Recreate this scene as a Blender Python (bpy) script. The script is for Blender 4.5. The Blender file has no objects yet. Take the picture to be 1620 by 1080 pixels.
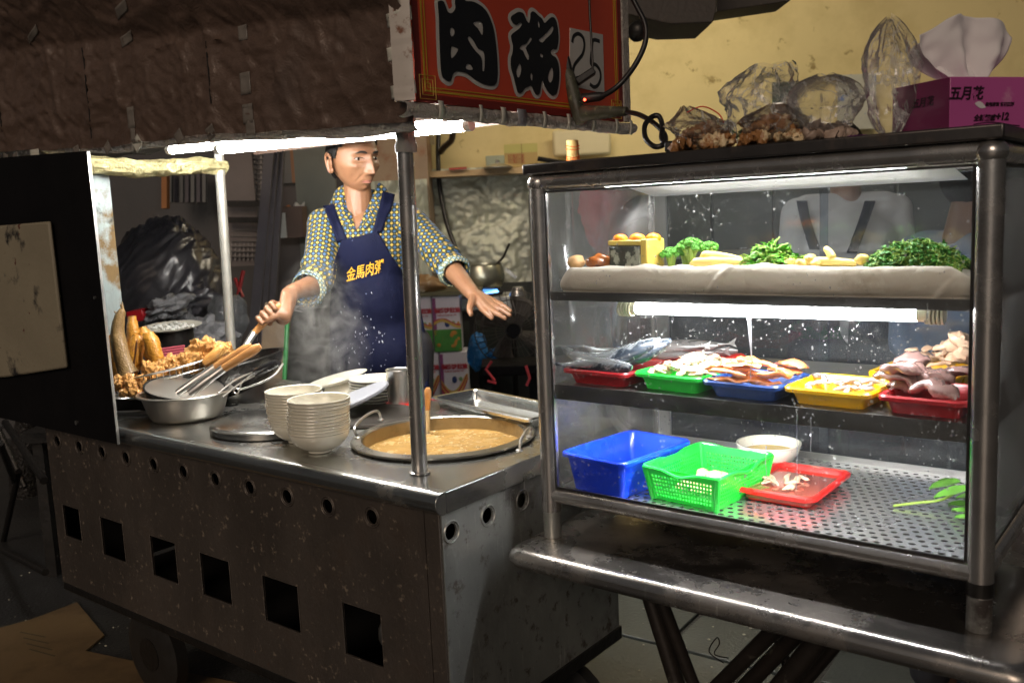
import bpy, bmesh, math, random
from math import sin, cos, pi, radians, sqrt, atan2
from mathutils import Vector, Matrix, noise, Quaternion
from mathutils.bvhtree import BVHTree
random.seed(7)
S = bpy.context.scene
COL = S.collection
# ------------------------------------------------------------------ camera
RX = Vector((0.784, 0.62, 0)); CAMPOS = Vector((1.154, -1.205, 1.36))
def _basis():
    f2 = None
    v1 = (-1048 - 810, 424 - 540); v2 = (1960 - 810, 290 - 540)
    f = sqrt(-(v1[0] * v2[0] + v1[1] * v2[1]))
    X = -Vector((v1[0], -v1[1], -f)).normalized()
    Y = Vector((v2[0], -v2[1], -f)).normalized()
    Y = (Y - X * X.dot(Y)).normalized()
    return f, X, Y, X.cross(Y)
FPX, AX, AY, AZ = _basis()
ROT = Matrix((AX, AY, AZ))            # camera coords -> world coords
cam = bpy.data.cameras.new('camera'); camo = bpy.data.objects.new('camera', cam); COL.objects.link(camo)
camo.matrix_world = Matrix.Translation(CAMPOS) @ ROT.to_4x4()
cam.sensor_width = 36; cam.lens = 36 * FPX / 1620; cam.clip_start = .05; cam.clip_end = 200
cam.dof.use_dof = True; cam.dof.focus_distance = 2.05; cam.dof.aperture_fstop = 5.6
S.camera = camo
# ------------------------------------------------------------------ night sky, dim street light, exposure
w = bpy.data.worlds.new('World'); S.world = w; w.use_nodes = True
nt = w.node_tree; bg = nt.nodes['Background']
sky = nt.nodes.new('ShaderNodeTexSky'); sky.sky_type = 'NISHITA'; sky.sun_disc = False
sky.sun_elevation = radians(24); sky.sun_rotation = radians(158); sky.air_density = 1.0; sky.dust_density = 3
hsv = nt.nodes.new('ShaderNodeHueSaturation'); hsv.inputs['Saturation'].default_value = .25
nt.links.new(sky.outputs[0], hsv.inputs['Color']); nt.links.new(hsv.outputs[0], bg.inputs[0])
bg.inputs[1].default_value = 0.0042
sl = bpy.data.lights.new('street_light_glow', 'SUN'); sl.energy = .36; sl.angle = radians(25); sl.color = (1, .78, .60)
so = bpy.data.objects.new('street_light_glow', sl); COL.objects.link(so)
so.rotation_euler = Vector((-.25, .72, -.42)).to_track_quat('-Z', 'Y').to_euler()
S.view_settings.view_transform = 'Standard'; S.view_settings.look = 'None'
S.view_settings.exposure = 1.2; S.view_settings.gamma = 1
S.render.engine = 'CYCLES'
S.cycles.max_bounces = 8; S.cycles.transparent_max_bounces = 24; S.cycles.volume_bounces = 0
S.cycles.sample_clamp_indirect = 4

# ------------------------------------------------------------------ helpers
def ray(px, py):
    return (ROT @ Vector((px - 810, -(py - 540), -FPX)))
def at(px, py, dep):                   # a point seen there at that distance
    return CAMPOS + ray(px, py) * (dep / FPX)
def on(px, py, **k):                   # a point on a plane x=, y= or z=
    a, v = list(k.items())[0]; i = 'xyz'.index(a); d = ray(px, py)
    return CAMPOS + d * ((v - CAMPOS[i]) / d[i])
def V(*a): return Vector(a)
class MB:
    def __init__(s): s.v = []; s.f = []
    def add(s, vs, fs):
        n = len(s.v); s.v += [Vector(v) for v in vs]; s.f += [tuple(i + n for i in f) for f in fs]; return s
    def box(s, x0, x1, y0, y1, z0, z1, M=None):
        vs = [V(x, y, z) for z in (z0, z1) for y in (y0, y1) for x in (x0, x1)]
        if M: vs = [M @ v for v in vs]
        return s.add(vs, [(0, 2, 3, 1), (4, 5, 7, 6), (0, 1, 5, 4), (2, 6, 7, 3), (0, 4, 6, 2), (1, 3, 7, 5)])
    def obox(s, p0, p1, w, h, up=V(0, 0, 1)):         # a bar from p0 to p1
        d = (p1 - p0).normalized(); a = d.cross(up)
        a = (a if a.length > .01 else d.cross(V(1, 0, 0))).normalized(); b = a.cross(d)
        vs = [p + a * i * w / 2 + b * j * h / 2 for p in (p0, p1) for i, j in ((-1, -1), (1, -1), (1, 1), (-1, 1))]
        return s.add(vs, [(3, 2, 1, 0), (4, 5, 6, 7), (0, 1, 5, 4), (1, 2, 6, 5), (2, 3, 7, 6), (3, 0, 4, 7)])
    def tube(s, pts, r, n=10, caps=True, closed=False):
        pts = [Vector(p) for p in pts]; m = len(pts); R = r if isinstance(r, (list, tuple)) else [r] * m
        ring = []; nrm = None
        for i, p in enumerate(pts):
            if closed: t = (pts[(i + 1) % m] - pts[i - 1])
            else: t = pts[min(i + 1, m - 1)] - pts[max(i - 1, 0)]
            t.normalize()
            if nrm is None:
                nrm = t.cross(V(0, 0, 1)); nrm = nrm.normalized() if nrm.length > .05 else t.cross(V(1, 0, 0)).normalized()
            else:
                nrm = (nrm - t * nrm.dot(t)).normalized()
            b = t.cross(nrm); ring.append([p + (nrm * cos(2 * pi * k / n) + b * sin(2 * pi * k / n)) * R[i] for k in range(n)])
        vs = [v for g in ring for v in g]; fs = []
        for i in range(m if closed else m - 1):
            j = (i + 1) % m
            for k in range(n): fs.append((i * n + k, i * n + (k + 1) % n, j * n + (k + 1) % n, j * n + k))
        if caps and not closed: fs.append(tuple(range(n))[::-1]); fs.append(tuple((m - 1) * n + k for k in range(n)))
        return s.add(vs, fs)
    def cyl(s, p0, p1, r0, r1=None, n=20): return s.tube([p0, p1], [r0, r0 if r1 is None else r1], n)
    def lathe(s, prof, n=32, c=V(0, 0, 0), sx=1, sy=1):
        vs = []; m = len(prof)
        for r, z in prof:
            for k in range(n): vs.append(V(c.x + r * cos(2 * pi * k / n) * sx, c.y + r * sin(2 * pi * k / n) * sy, c.z + z))
        fs = [(i * n + k, i * n + (k + 1) % n, (i + 1) * n + (k + 1) % n, (i + 1) * n + k) for i in range(m - 1) for k in range(n)]
        if prof[0][0] > 1e-4: fs.append(tuple(range(n))[::-1])
        if prof[-1][0] > 1e-4: fs.append(tuple((m - 1) * n + k for k in range(n)))
        return s.add(vs, fs)
    def ell(s, c, rx, ry, rz, M=None, nu=16, nv=10, jit=0, fr=8):
        vs = []; sd = V(random.random() * 50, random.random() * 50, 3)
        for i in range(nv + 1):
            for k in range(nu):
                a = pi * i / nv; b = 2 * pi * k / nu; d = V(sin(a) * cos(b), sin(a) * sin(b), cos(a))
                q = 1 + jit * noise.noise(d * fr * .25 + sd) if jit else 1
                p = V(d.x * rx * q, d.y * ry * q, d.z * rz * q); p = M @ p if M else p; vs.append(c + p)
        fs = [(i * nu + k, (i + 1) * nu + k, (i + 1) * nu + (k + 1) % nu, i * nu + (k + 1) % nu) for i in range(nv) for k in range(nu)]
        return s.add(vs, fs)
    def grid(s, fn, nu, nv):                          # fn(u,v) in 0..1
        vs = [Vector(fn(i / nu, j / nv)) for j in range(nv + 1) for i in range(nu + 1)]
        fs = [(j * (nu + 1) + i, j * (nu + 1) + i + 1, (j + 1) * (nu + 1) + i + 1, (j + 1) * (nu + 1) + i) for j in range(nv) for i in range(nu)]
        return s.add(vs, fs)
    def prism(s, poly, z0, z1, M=None):
        n = len(poly); vs = [V(p[0], p[1], z0) for p in poly] + [V(p[0], p[1], z1) for p in poly]
        if M: vs = [M @ v for v in vs]
        return s.add(vs, [tuple(range(n))[::-1], tuple(range(n, 2 * n))] + [(i, (i + 1) % n, n + (i + 1) % n, n + i) for i in range(n)])
    def mesh(s, name='m', inv=None, ang=35):
        me = bpy.data.meshes.new(name); me.from_pydata([inv @ v for v in s.v] if inv else s.v, [], s.f); me.update(); fin(me, ang); return me
def fin(me, ang=35):
    bm = bmesh.new(); bm.from_mesh(me); bmesh.ops.remove_doubles(bm, verts=bm.verts, dist=1e-6)
    bmesh.ops.recalc_face_normals(bm, faces=bm.faces); bm.to_mesh(me); bm.free()
    me.polygons.foreach_set('use_smooth', [True] * len(me.polygons)); me.set_sharp_from_angle(angle=radians(ang)); me.update()
def tag(o, label=None, cat=None, group=None, kind=None):
    for k, v in (('label', label), ('category', cat), ('group', group), ('kind', kind)):
        if v: o[k] = v
    return o
def thing(name, label, cat, loc=(0, 0, 0), rz=0, group=None):
    o = bpy.data.objects.new(name, None); COL.objects.link(o); o.empty_display_size = .05
    o.location = loc; o.rotation_euler = (0, 0, rz); bpy.context.view_layer.update() if False else None
    o['_m'] = 0; del o['_m']
    return tag(o, label, cat, group)
def wm(o):                                            # world matrix without a depsgraph update
    m = Matrix.LocRotScale(o.location, o.rotation_euler, o.scale)
    return wm(o.parent) @ m if o.parent else m
def ob(name, mb, mat, parent=None, local=False, bevel=0, ang=35, label=None, kind=None, subsurf=0, solid=0):
    """one mesh object; world coordinates unless local=True"""
    if isinstance(mb, MB):
        me = mb.mesh(name, None if (local or parent is None) else wm(parent).inverted(), ang)
    else:
        me = mb
        if parent is not None and not local: me.transform(wm(parent).inverted())
    me.materials.clear(); me.materials.append(mat)
    o = bpy.data.objects.new(name, me); COL.objects.link(o)
    if parent: o.parent = parent
    if solid: m = o.modifiers.new('s', 'SOLIDIFY'); m.thickness = solid; m.offset = 0
    if bevel: m = o.modifiers.new('b', 'BEVEL'); m.width = bevel; m.segments = 2; m.limit_method = 'ANGLE'; m.angle_limit = radians(35); m.harden_normals = False
    if subsurf: m = o.modifiers.new('u', 'SUBSURF'); m.levels = m.render_levels = subsurf
    return tag(o, label, None, None, kind)
def tob(name, mb, mat, label, cat, group=None, **k):  # a thing that is one mesh, origin at its base
    if isinstance(mb, MB):
        n = len(mb.v); c = V(sum(v.x for v in mb.v) / n, sum(v.y for v in mb.v) / n, min(v.z for v in mb.v))
        mb.v = [v - c for v in mb.v]
    else:
        n = len(mb.vertices); c = V(sum(v.co.x for v in mb.vertices) / n, sum(v.co.y for v in mb.vertices) / n, min(v.co.z for v in mb.vertices))
        mb.transform(Matrix.Translation(-c))
    o = ob(name, mb, mat, local=True, **k); o.location = c
    return tag(o, label, cat, group)
def copy_tree(o, parent=None):
    c = o.copy(); COL.objects.link(c); c.parent = parent
    for ch in list(CH.get(o.name, [])) or [x for x in o.children]: copy_tree(ch, c)
    return c
CH = {}
def text_mesh(s, size, off=0, ext=.0006, shear=0, res=3, cx=True):
    c = bpy.data.curves.new('t', 'FONT'); c.body = s; c.size = size; c.offset = off; c.extrude = ext; c.shear = shear
    c.resolution_u = res
    if cx: c.align_x = 'CENTER'; c.align_y = 'CENTER'
    o = bpy.data.objects.new('t', c); COL.objects.link(o)
    me = bpy.data.meshes.new_from_object(o.evaluated_get(bpy.context.evaluated_depsgraph_get()))
    bpy.data.objects.remove(o); me.name = 'text'; return me
def flat_poly(loops, ext, bev=0):                     # 2D loops, nested ones become holes -> mesh, thickness 2*ext about z=0
    c = bpy.data.curves.new('t', 'CURVE'); c.dimensions = '2D'; c.fill_mode = 'BOTH'; c.extrude = ext
    for lp in loops:
        sp = c.splines.new('POLY'); sp.points.add(len(lp) - 1); sp.use_cyclic_u = True
        for i, p in enumerate(lp): sp.points[i].co = (p[0], p[1], 0, 1)
    o = bpy.data.objects.new('t', c); COL.objects.link(o)
    me = bpy.data.meshes.new_from_object(o.evaluated_get(bpy.context.evaluated_depsgraph_get()))
    bpy.data.objects.remove(o); return me
def frame(o, x, y=None, z=None):                      # matrix from origin and axes
    x = Vector(x).normalized()
    if y is not None: y = Vector(y); z = x.cross(y).normalized(); y = z.cross(x)
    else: z = Vector(z); y = z.cross(x).normalized(); z = x.cross(y)
    return Matrix(((x.x, y.x, z.x, o[0]), (x.y, y.y, z.y, o[1]), (x.z, y.z, z.z, o[2]), (0, 0, 0, 1)))
def rndpoly(cx, cy, w, h, r, n=5):                    # rounded rectangle loop
    out = []
    for sx, sy, a0 in ((1, 1, 0), (-1, 1, 90), (-1, -1, 180), (1, -1, 270)):
        for k in range(n + 1):
            a = radians(a0 + 90 * k / n); out.append((cx + sx * (w / 2 - r) + r * cos(a), cy + sy * (h / 2 - r) + r * sin(a)))
    return out
def smooth_path(pts, k=6):                            # Catmull-Rom
    pts = [Vector(p) for p in pts]; P = [pts[0]] + pts + [pts[-1]]; out = []
    for i in range(1, len(P) - 2):
        for j in range(k):
            t = j / k; a, b, c, d = P[i - 1:i + 3]
            out.append(.5 * ((2 * b) + (c - a) * t + (2 * a - 5 * b + 4 * c - d) * t * t + (3 * b - a - 3 * c + d) * t ** 3))
    return out + [pts[-1]]
def remesh(mb, voxel, it=3, fac=.5, name='r'):
    me = bpy.data.meshes.new(name); me.from_pydata(mb.v, [], mb.f); me.update()
    o = bpy.data.objects.new('t', me); COL.objects.link(o)
    m = o.modifiers.new('r', 'REMESH'); m.mode = 'VOXEL'; m.voxel_size = voxel; m.adaptivity = 0
    if it: m = o.modifiers.new('s', 'SMOOTH'); m.iterations = it; m.factor = fac
    r = bpy.data.meshes.new_from_object(o.evaluated_get(bpy.context.evaluated_depsgraph_get()))
    bpy.data.objects.remove(o); r.polygons.foreach_set('use_smooth', [True] * len(r.polygons)); return r
def cap(mb, p0, p1, r0, r1, n=14):                    # capsule
    p0 = Vector(p0); p1 = Vector(p1); d = p1 - p0; L = d.length or 1e-5; d = d / L; pts = []; R = []
    for k in range(6): a = pi / 2 * (1 - k / 5); pts.append(p0 - d * r0 * sin(a)); R.append(max(r0 * cos(a), .0004))
    for k in range(6): a = pi / 2 * k / 5; pts.append(p1 + d * r1 * sin(a)); R.append(max(r1 * cos(a), .0004))
    return mb.tube(pts, R, n)
# ------------------------------------------------------------------ materials
def _n(nt, t, **k):
    x = nt.nodes.new(t)
    for a, b in k.items():
        if a in x.inputs: x.inputs[a].default_value = b
        else: setattr(x, a, b)
    return x
MATS = {}
def mat(name, col, rough=.5, metal=0, var=.25, vs=6, dirt=None, bump=.0, bs=60, stretch=None, spec=.5, trans=0, coat=0,
        sss=0, rvar=.15, emis=0, dirt2=None, wrinkle=None, alpha=None, sheen=0, scratch=None):
    """principled material with noise mottling, dirt patches (col, scale, threshold, soft) and fine relief"""
    m = bpy.data.materials.new(name); m.use_nodes = True; nt = m.node_tree; L = nt.links
    B = nt.nodes['Principled BSDF']; B.inputs['Metallic'].default_value = metal
    B.inputs['Specular IOR Level'].default_value = spec
    if coat: B.inputs['Coat Weight'].default_value = coat; B.inputs['Coat Roughness'].default_value = .08
    if sss: B.inputs['Subsurface Weight'].default_value = sss; B.inputs['Subsurface Scale'].default_value = .01; B.inputs['Subsurface Radius'].default_value = (1, .35, .2)
    if trans: B.inputs['Transmission Weight'].default_value = trans
    if sheen: B.inputs['Sheen Weight'].default_value = sheen
    if alpha: B.inputs['Alpha'].default_value = alpha
    tc = _n(nt, 'ShaderNodeTexCoord'); mp = _n(nt, 'ShaderNodeMapping'); L.new(tc.outputs['Object'], mp.inputs['Vector'])
    if stretch: mp.inputs['Scale'].default_value = stretch
    n1 = _n(nt, 'ShaderNodeTexNoise', Scale=vs, Detail=8.0, Roughness=.6); L.new(mp.outputs[0], n1.inputs['Vector'])
    dark = tuple(c * (1 - var) for c in col[:3]) + (1,); lite = tuple(min(1, c * (1 + var)) for c in col[:3]) + (1,)
    mx = _n(nt, 'ShaderNodeMix', data_type='RGBA'); mx.inputs[6].default_value = dark; mx.inputs[7].default_value = lite
    L.new(n1.outputs[0], mx.inputs[0]); cur = mx.outputs[2]
    rr = _n(nt, 'ShaderNodeMapRange'); rr.inputs[3].default_value = max(0, rough - rvar); rr.inputs[4].default_value = min(1, rough + rvar)
    L.new(n1.outputs[0], rr.inputs[0]); rcur = rr.outputs[0]
    for q, d in enumerate((dirt, dirt2)):
        if not d: continue
        n2 = _n(nt, 'ShaderNodeTexNoise', Scale=d[1], Detail=10.0, Roughness=.65); L.new((mp if len(d) > 4 and d[4] else tc).outputs[0 if len(d) > 4 and d[4] else 3], n2.inputs['Vector'])
        r2 = _n(nt, 'ShaderNodeMapRange'); r2.inputs[1].default_value = d[2]; r2.inputs[2].default_value = d[2] + d[3]; L.new(n2.outputs[0], r2.inputs[0])
        m2 = _n(nt, 'ShaderNodeMix', data_type='RGBA'); m2.inputs[7].default_value = tuple(d[0]) + (1,); L.new(cur, m2.inputs[6]); L.new(r2.outputs[0], m2.inputs[0]); cur = m2.outputs[2]
        m3 = _n(nt, 'ShaderNodeMix'); m3.inputs[3].default_value = min(1, rough + .3); L.new(rcur, m3.inputs[2]); L.new(r2.outputs[0], m3.inputs[0]); rcur = m3.outputs[0]
        if metal:
            m4 = _n(nt, 'ShaderNodeMapRange'); m4.inputs[3].default_value = metal; m4.inputs[4].default_value = metal * .35; L.new(r2.outputs[0], m4.inputs[0])
            if q == 0: L.new(m4.outputs[0], B.inputs['Metallic'])
    if scratch:                                       # (colour, scale, threshold): fine lines in two directions
        for q_, (rz_, sx_) in enumerate(((.5, 16), (-.25, 22))):
            ms_ = _n(nt, 'ShaderNodeMapping'); ms_.inputs['Rotation'].default_value = (rz_, rz_ * .6, rz_); ms_.inputs['Scale'].default_value = (sx_, sx_, 1.0) if q_ == 0 else (1.0, sx_, sx_)
            L.new(tc.outputs['Object'], ms_.inputs[0]); ns_ = _n(nt, 'ShaderNodeTexNoise', Scale=scratch[1], Detail=3.0); L.new(ms_.outputs[0], ns_.inputs['Vector'])
            rs_ = _n(nt, 'ShaderNodeMapRange'); rs_.inputs[1].default_value = scratch[2]; rs_.inputs[2].default_value = scratch[2] + .06; rs_.inputs[4].default_value = .75; L.new(ns_.outputs[0], rs_.inputs[0])
            m_ = _n(nt, 'ShaderNodeMix', data_type='RGBA'); m_.inputs[7].default_value = tuple(scratch[0]) + (1,); L.new(cur, m_.inputs[6]); L.new(rs_.outputs[0], m_.inputs[0]); cur = m_.outputs[2]
    L.new(cur, B.inputs['Base Color']); L.new(rcur, B.inputs['Roughness'])
    last = None
    if wrinkle:                                       # (scale, strength, distance)
        wn = _n(nt, 'ShaderNodeTexNoise', Scale=wrinkle[0], Detail=4.0, Distortion=.25); L.new(mp.outputs[0], wn.inputs['Vector'])
        vo = _n(nt, 'ShaderNodeTexVoronoi', Scale=wrinkle[0] * 1.6, feature='DISTANCE_TO_EDGE')
        ad = _n(nt, 'ShaderNodeMix', data_type='RGBA'); ad.inputs[0].default_value = .25; L.new(mp.outputs[0], ad.inputs[6]); L.new(wn.outputs['Color'], ad.inputs[7]); L.new(ad.outputs[2], vo.inputs['Vector'])
        bw = _n(nt, 'ShaderNodeBump', Strength=wrinkle[1], Distance=wrinkle[2]); L.new(vo.outputs['Distance'], bw.inputs['Height'])
        b3 = _n(nt, 'ShaderNodeBump', Strength=wrinkle[1], Distance=wrinkle[2]); L.new(wn.outputs[0], b3.inputs['Height']); L.new(bw.outputs[0], b3.inputs['Normal']); last = b3
    if bump:
        nb = _n(nt, 'ShaderNodeTexNoise', Scale=bs, Detail=6.0); L.new(mp.outputs[0], nb.inputs['Vector'])
        bb = _n(nt, 'ShaderNodeBump', Strength=bump, Distance=.004); L.new(nb.outputs[0], bb.inputs['Height'])
        if last: L.new(last.outputs[0], bb.inputs['Normal'])
        last = bb
    if last: L.new(last.outputs[0], B.inputs['Normal'])
    if emis: B.inputs['Emission Color'].default_value = tuple(col[:3]) + (1,); B.inputs['Emission Strength'].default_value = emis
    MATS[name] = m; return m
def glow(name, col, s):
    m = bpy.data.materials.new(name); m.use_nodes = True; nt = m.node_tree; nt.nodes.clear()
    e = _n(nt, 'ShaderNodeEmission', Color=tuple(col) + (1,), Strength=s); o = _n(nt, 'ShaderNodeOutputMaterial'); nt.links.new(e.outputs[0], o.inputs[0]); return m
def film(name, tint=(1, 1, 1), body=.12, gloss=.25, wr=(14, 1, .01), bcol=(.8, .8, .8), rough=.12, spots=0, crease=0):
    """thin clear film or glass: mostly transparent, with reflections and a light bloom of dirt"""
    m = bpy.data.materials.new(name); m.use_nodes = True; nt = m.node_tree; nt.nodes.clear(); L = nt.links
    o = _n(nt, 'ShaderNodeOutputMaterial'); tr = _n(nt, 'ShaderNodeBsdfTransparent', Color=tuple(tint) + (1,))
    gl = _n(nt, 'ShaderNodeBsdfGlossy', Color=(1, 1, 1, 1), Roughness=rough); df = _n(nt, 'ShaderNodeBsdfTranslucent', Color=tuple(bcol) + (1,)); d2 = _n(nt, 'ShaderNodeBsdfDiffuse', Color=tuple(bcol) + (1,))
    ms = _n(nt, 'ShaderNodeMixShader', Fac=.5); L.new(df.outputs[0], ms.inputs[1]); L.new(d2.outputs[0], ms.inputs[2])
    tc = _n(nt, 'ShaderNodeTexCoord'); n1 = _n(nt, 'ShaderNodeTexNoise', Scale=wr[0], Detail=8.0, Roughness=.7, Distortion=1.0 if wr[1] else 0.0); L.new(tc.outputs['Object'], n1.inputs['Vector'])
    if wr[1]:
        b = _n(nt, 'ShaderNodeBump', Strength=wr[1], Distance=wr[2]); L.new(n1.outputs[0], b.inputs['Height']); L.new(b.outputs[0], gl.inputs['Normal'])
    r = _n(nt, 'ShaderNodeMapRange'); r.inputs[1].default_value = .35; r.inputs[2].default_value = .75; r.inputs[3].default_value = body * .3; r.inputs[4].default_value = body * 1.8; L.new(n1.outputs[0], r.inputs[0])
    bf = r.outputs[0]
    if crease:  # milky crease lines, painting white crinkle highlights into the film
        n7 = _n(nt, 'ShaderNodeTexNoise', Scale=crease, Detail=5.0, Roughness=.55, Distortion=.6); L.new(tc.outputs['Object'], n7.inputs['Vector'])
        s7 = _n(nt, 'ShaderNodeMath', operation='SUBTRACT'); s7.inputs[1].default_value = .5; L.new(n7.outputs[0], s7.inputs[0]); a7 = _n(nt, 'ShaderNodeMath', operation='ABSOLUTE'); L.new(s7.outputs[0], a7.inputs[0])
        r7 = _n(nt, 'ShaderNodeMapRange'); r7.inputs[1].default_value = .002; r7.inputs[2].default_value = .012; r7.inputs[3].default_value = .42; r7.inputs[4].default_value = 0; L.new(a7.outputs[0], r7.inputs[0])
        x7 = _n(nt, 'ShaderNodeMath', operation='ADD'); L.new(bf, x7.inputs[0]); L.new(r7.outputs[0], x7.inputs[1]); bf = x7.outputs[0]
    if spots:
        vo = _n(nt, 'ShaderNodeTexVoronoi', Scale=spots); L.new(tc.outputs['Object'], vo.inputs['Vector'])
        r5 = _n(nt, 'ShaderNodeMapRange'); r5.inputs[1].default_value = .10; r5.inputs[2].default_value = .22; r5.inputs[3].default_value = .5; r5.inputs[4].default_value = 0; L.new(vo.outputs['Distance'], r5.inputs[0])
        n5 = _n(nt, 'ShaderNodeTexNoise', Scale=9.0, Detail=4.0); L.new(tc.outputs['Object'], n5.inputs['Vector'])
        r6 = _n(nt, 'ShaderNodeMapRange'); r6.inputs[1].default_value = .5; r6.inputs[2].default_value = .7; L.new(n5.outputs[0], r6.inputs[0])
        mm = _n(nt, 'ShaderNodeMath', operation='MULTIPLY_ADD'); L.new(r5.outputs[0], mm.inputs[0]); L.new(r6.outputs[0], mm.inputs[1]); L.new(bf, mm.inputs[2]); bf = mm.outputs[0]
    m1 = _n(nt, 'ShaderNodeMixShader'); L.new(bf, m1.inputs[0]); L.new(tr.outputs[0], m1.inputs[1]); L.new(ms.outputs[0], m1.inputs[2])
    lw = _n(nt, 'ShaderNodeFresnel', IOR=1.45)
    if wr[1]: L.new(b.outputs[0], lw.inputs['Normal'])
    mu = _n(nt, 'ShaderNodeMath', operation='MULTIPLY'); mu.inputs[1].default_value = gloss * 4; mu.use_clamp = True; L.new(lw.outputs[0], mu.inputs[0])
    m2 = _n(nt, 'ShaderNodeMixShader'); L.new(mu.outputs[0], m2.inputs[0]); L.new(m1.outputs[0], m2.inputs[1]); L.new(gl.outputs[0], m2.inputs[2]); L.new(m2.outputs[0], o.inputs[0])
    return m
steel = mat('brushed_steel', (.36, .355, .34), .33, .95, .25, 9, dirt=((.10, .07, .04), 7, .62, .12), bump=.05, bs=300, rvar=.12)
steel_wet = mat('counter_steel', (.50, .50, .475), .25, .95, .16, 3, dirt=((.22, .17, .11), 5, .56, .25), dirt2=((.70, .69, .66), 55, .70, .05), bump=.05, bs=120, rvar=.14, scratch=((.72, .72, .68), 8, .68))
steel_tube = mat('steel_tube', (.50, .48, .46), .24, .85, .3, 14, dirt=((.12, .10, .085), 8, .55, .35), bump=.05, bs=200)
steel_side = mat('stained_steel', (.36, .37, .35), .38, .65, .5, 7, dirt=((.035, .028, .025), 3.2, .47, .16), dirt2=((.10, .085, .07), 24, .56, .10), stretch=(1, 1, .5), bump=.25, bs=90, scratch=((.55, .55, .52), 9, .66))
steel_front = mat('greasy_steel', (.125, .105, .090), .42, .6, .45, 5, dirt=((.055, .04, .03), 5, .50, .2), dirt2=((.26, .21, .16), 60, .60, .06), stretch=(1, 1, .5), bump=.35, bs=160, scratch=((.22, .19, .165), 12, .745))
alu = mat('aluminium', (.62, .61, .58), .32, .95, .12, 12, dirt=((.22, .17, .10), 9, .68, .12), bump=.05, bs=200)
black = mat('black_paint', (.006, .0055, .006), .6, 0, .4, 8, bump=.1, spec=.15)
blackm = mat('black_iron', (.03, .028, .026), .38, .6, .5, 14, dirt=((.10, .07, .05), 20, .64, .1), bump=.4, bs=60)
rubber = mat('black_rubber', (.018, .017, .016), .45, 0, .3, 20, bump=.15)
dark_in = mat('near_black', (.006, .005, .005), .9)  # plain near-black for casing, burners, seams, drip tray and skimmer dots
porcelain = mat('white_porcelain', (.72, .69, .58), .16, 0, .07, 10, coat=.4, rvar=.05)
wood = mat('turned_wood', (.52, .25, .08), .38, 0, .35, 14, stretch=(1, 1, 6), dirt=((.16, .07, .03), 12, .6, .15), coat=.2)
tube_on = glow('lit_tube', (1, .97, .93), 58)
white_paint = mat('old_white_paint', (.55, .53, .48), .55, 0, .12, 9, dirt=((.22, .17, .10), 13, .56, .12), bump=.15)
# ================================================================== ground
asphalt = mat('wet_asphalt', (.035, .036, .036), .42, 0, .5, 3, dirt=((.09, .085, .075), 30, .63, .08), bump=.9, bs=90, rvar=.22)
g = MB(); g.grid(lambda u, v: (-22 + 40 * u, -18 + 40 * v, 0), 20, 20)
ground = ob('ground', g, asphalt); ground['kind'] = 'structure'
slabm = mat('grey_paving', (.075, .085, .078), .38, 0, .35, 5, dirt=((.17, .17, .15), 40, .66, .06), bump=.5, bs=80, rvar=.2)
random.seed(3)
pm = bpy.data.objects.new('pavement', None); COL.objects.link(pm); pm['kind'] = 'structure'; pm.location = (-.6, .95, 0); pm.rotation_euler = (0, 0, .06)
for i in range(9):
    for j in range(7):
        cx, cy = i * .46 + (.2 if j % 2 else 0), j * .42
        q = [(cx + sx * (.218 + random.uniform(-.008, .005)), cy + sy * (.199 + random.uniform(-.008, .005))) for sx, sy in ((-1, -1), (.2, -1.0), (1, -1), (1, 1), (-.3, 1.0), (-1, 1))]
        t = random.uniform(-.003, .003)
        m = MB(); m.prism(q, -.02, .014 + t); ob('paving_slab', m, slabm, pm, local=True, bevel=.003)
m = MB(); random.seed(5)
for k in range(420):
    p = V(random.uniform(-1.4, 1.6), random.uniform(.9, 3.2), .0155); s_ = random.uniform(.002, .006)
    m.ell(p, s_, s_ * random.uniform(.4, 1), s_ * .4, nu=5, nv=3)
ob('litter_crumbs', m, mat('pale_crumbs', (.5, .48, .38), .7), kind='stuff')
m = MB(); random.seed(15)
for k in range(160):
    p = V(random.uniform(-2.7, -1.5), random.uniform(-.2, 1.6), .003); s_ = random.uniform(.002, .006)
    m.ell(p, s_, s_ * random.uniform(.4, 1), s_ * .4, nu=5, nv=3)
ob('street_grit', m, MATS['pale_crumbs'], kind='stuff')
card = mat('wet_cardboard', (.19, .125, .060), .40, 0, .25, 4, dirt=((.10, .065, .035), 3.5, .50, .25), dirt2=((.25, .19, .11), 9, .62, .2), bump=.2)
cp = [on(a, b, z=.006) for a, b in ((-60, 1010), (50, 980), (122, 953), (165, 1005), (135, 1030), (420, 1090), (520, 1180), (-60, 1250))]
m = MB(); m.prism([(p.x, p.y) for p in cp], .003, .009)
cb = thing('cardboard_sheet', 'flattened brown wet cardboard lying on the street at the bottom left', 'cardboard', (cp[3].x, cp[3].y, 0))
ob('sheet', m, card, cb)
m = MB()
for k in range(4):
    a, b = on(32 + k * 5, 1000 + k * 9 - 1, z=.0095), on(72 + k * 5, 1007 + k * 10, z=.0095); m.obox(a, b, .004, .0006)
ob('printed_lines', m, mat('print_green', (.06, .06, .035), .6), cb)

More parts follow.
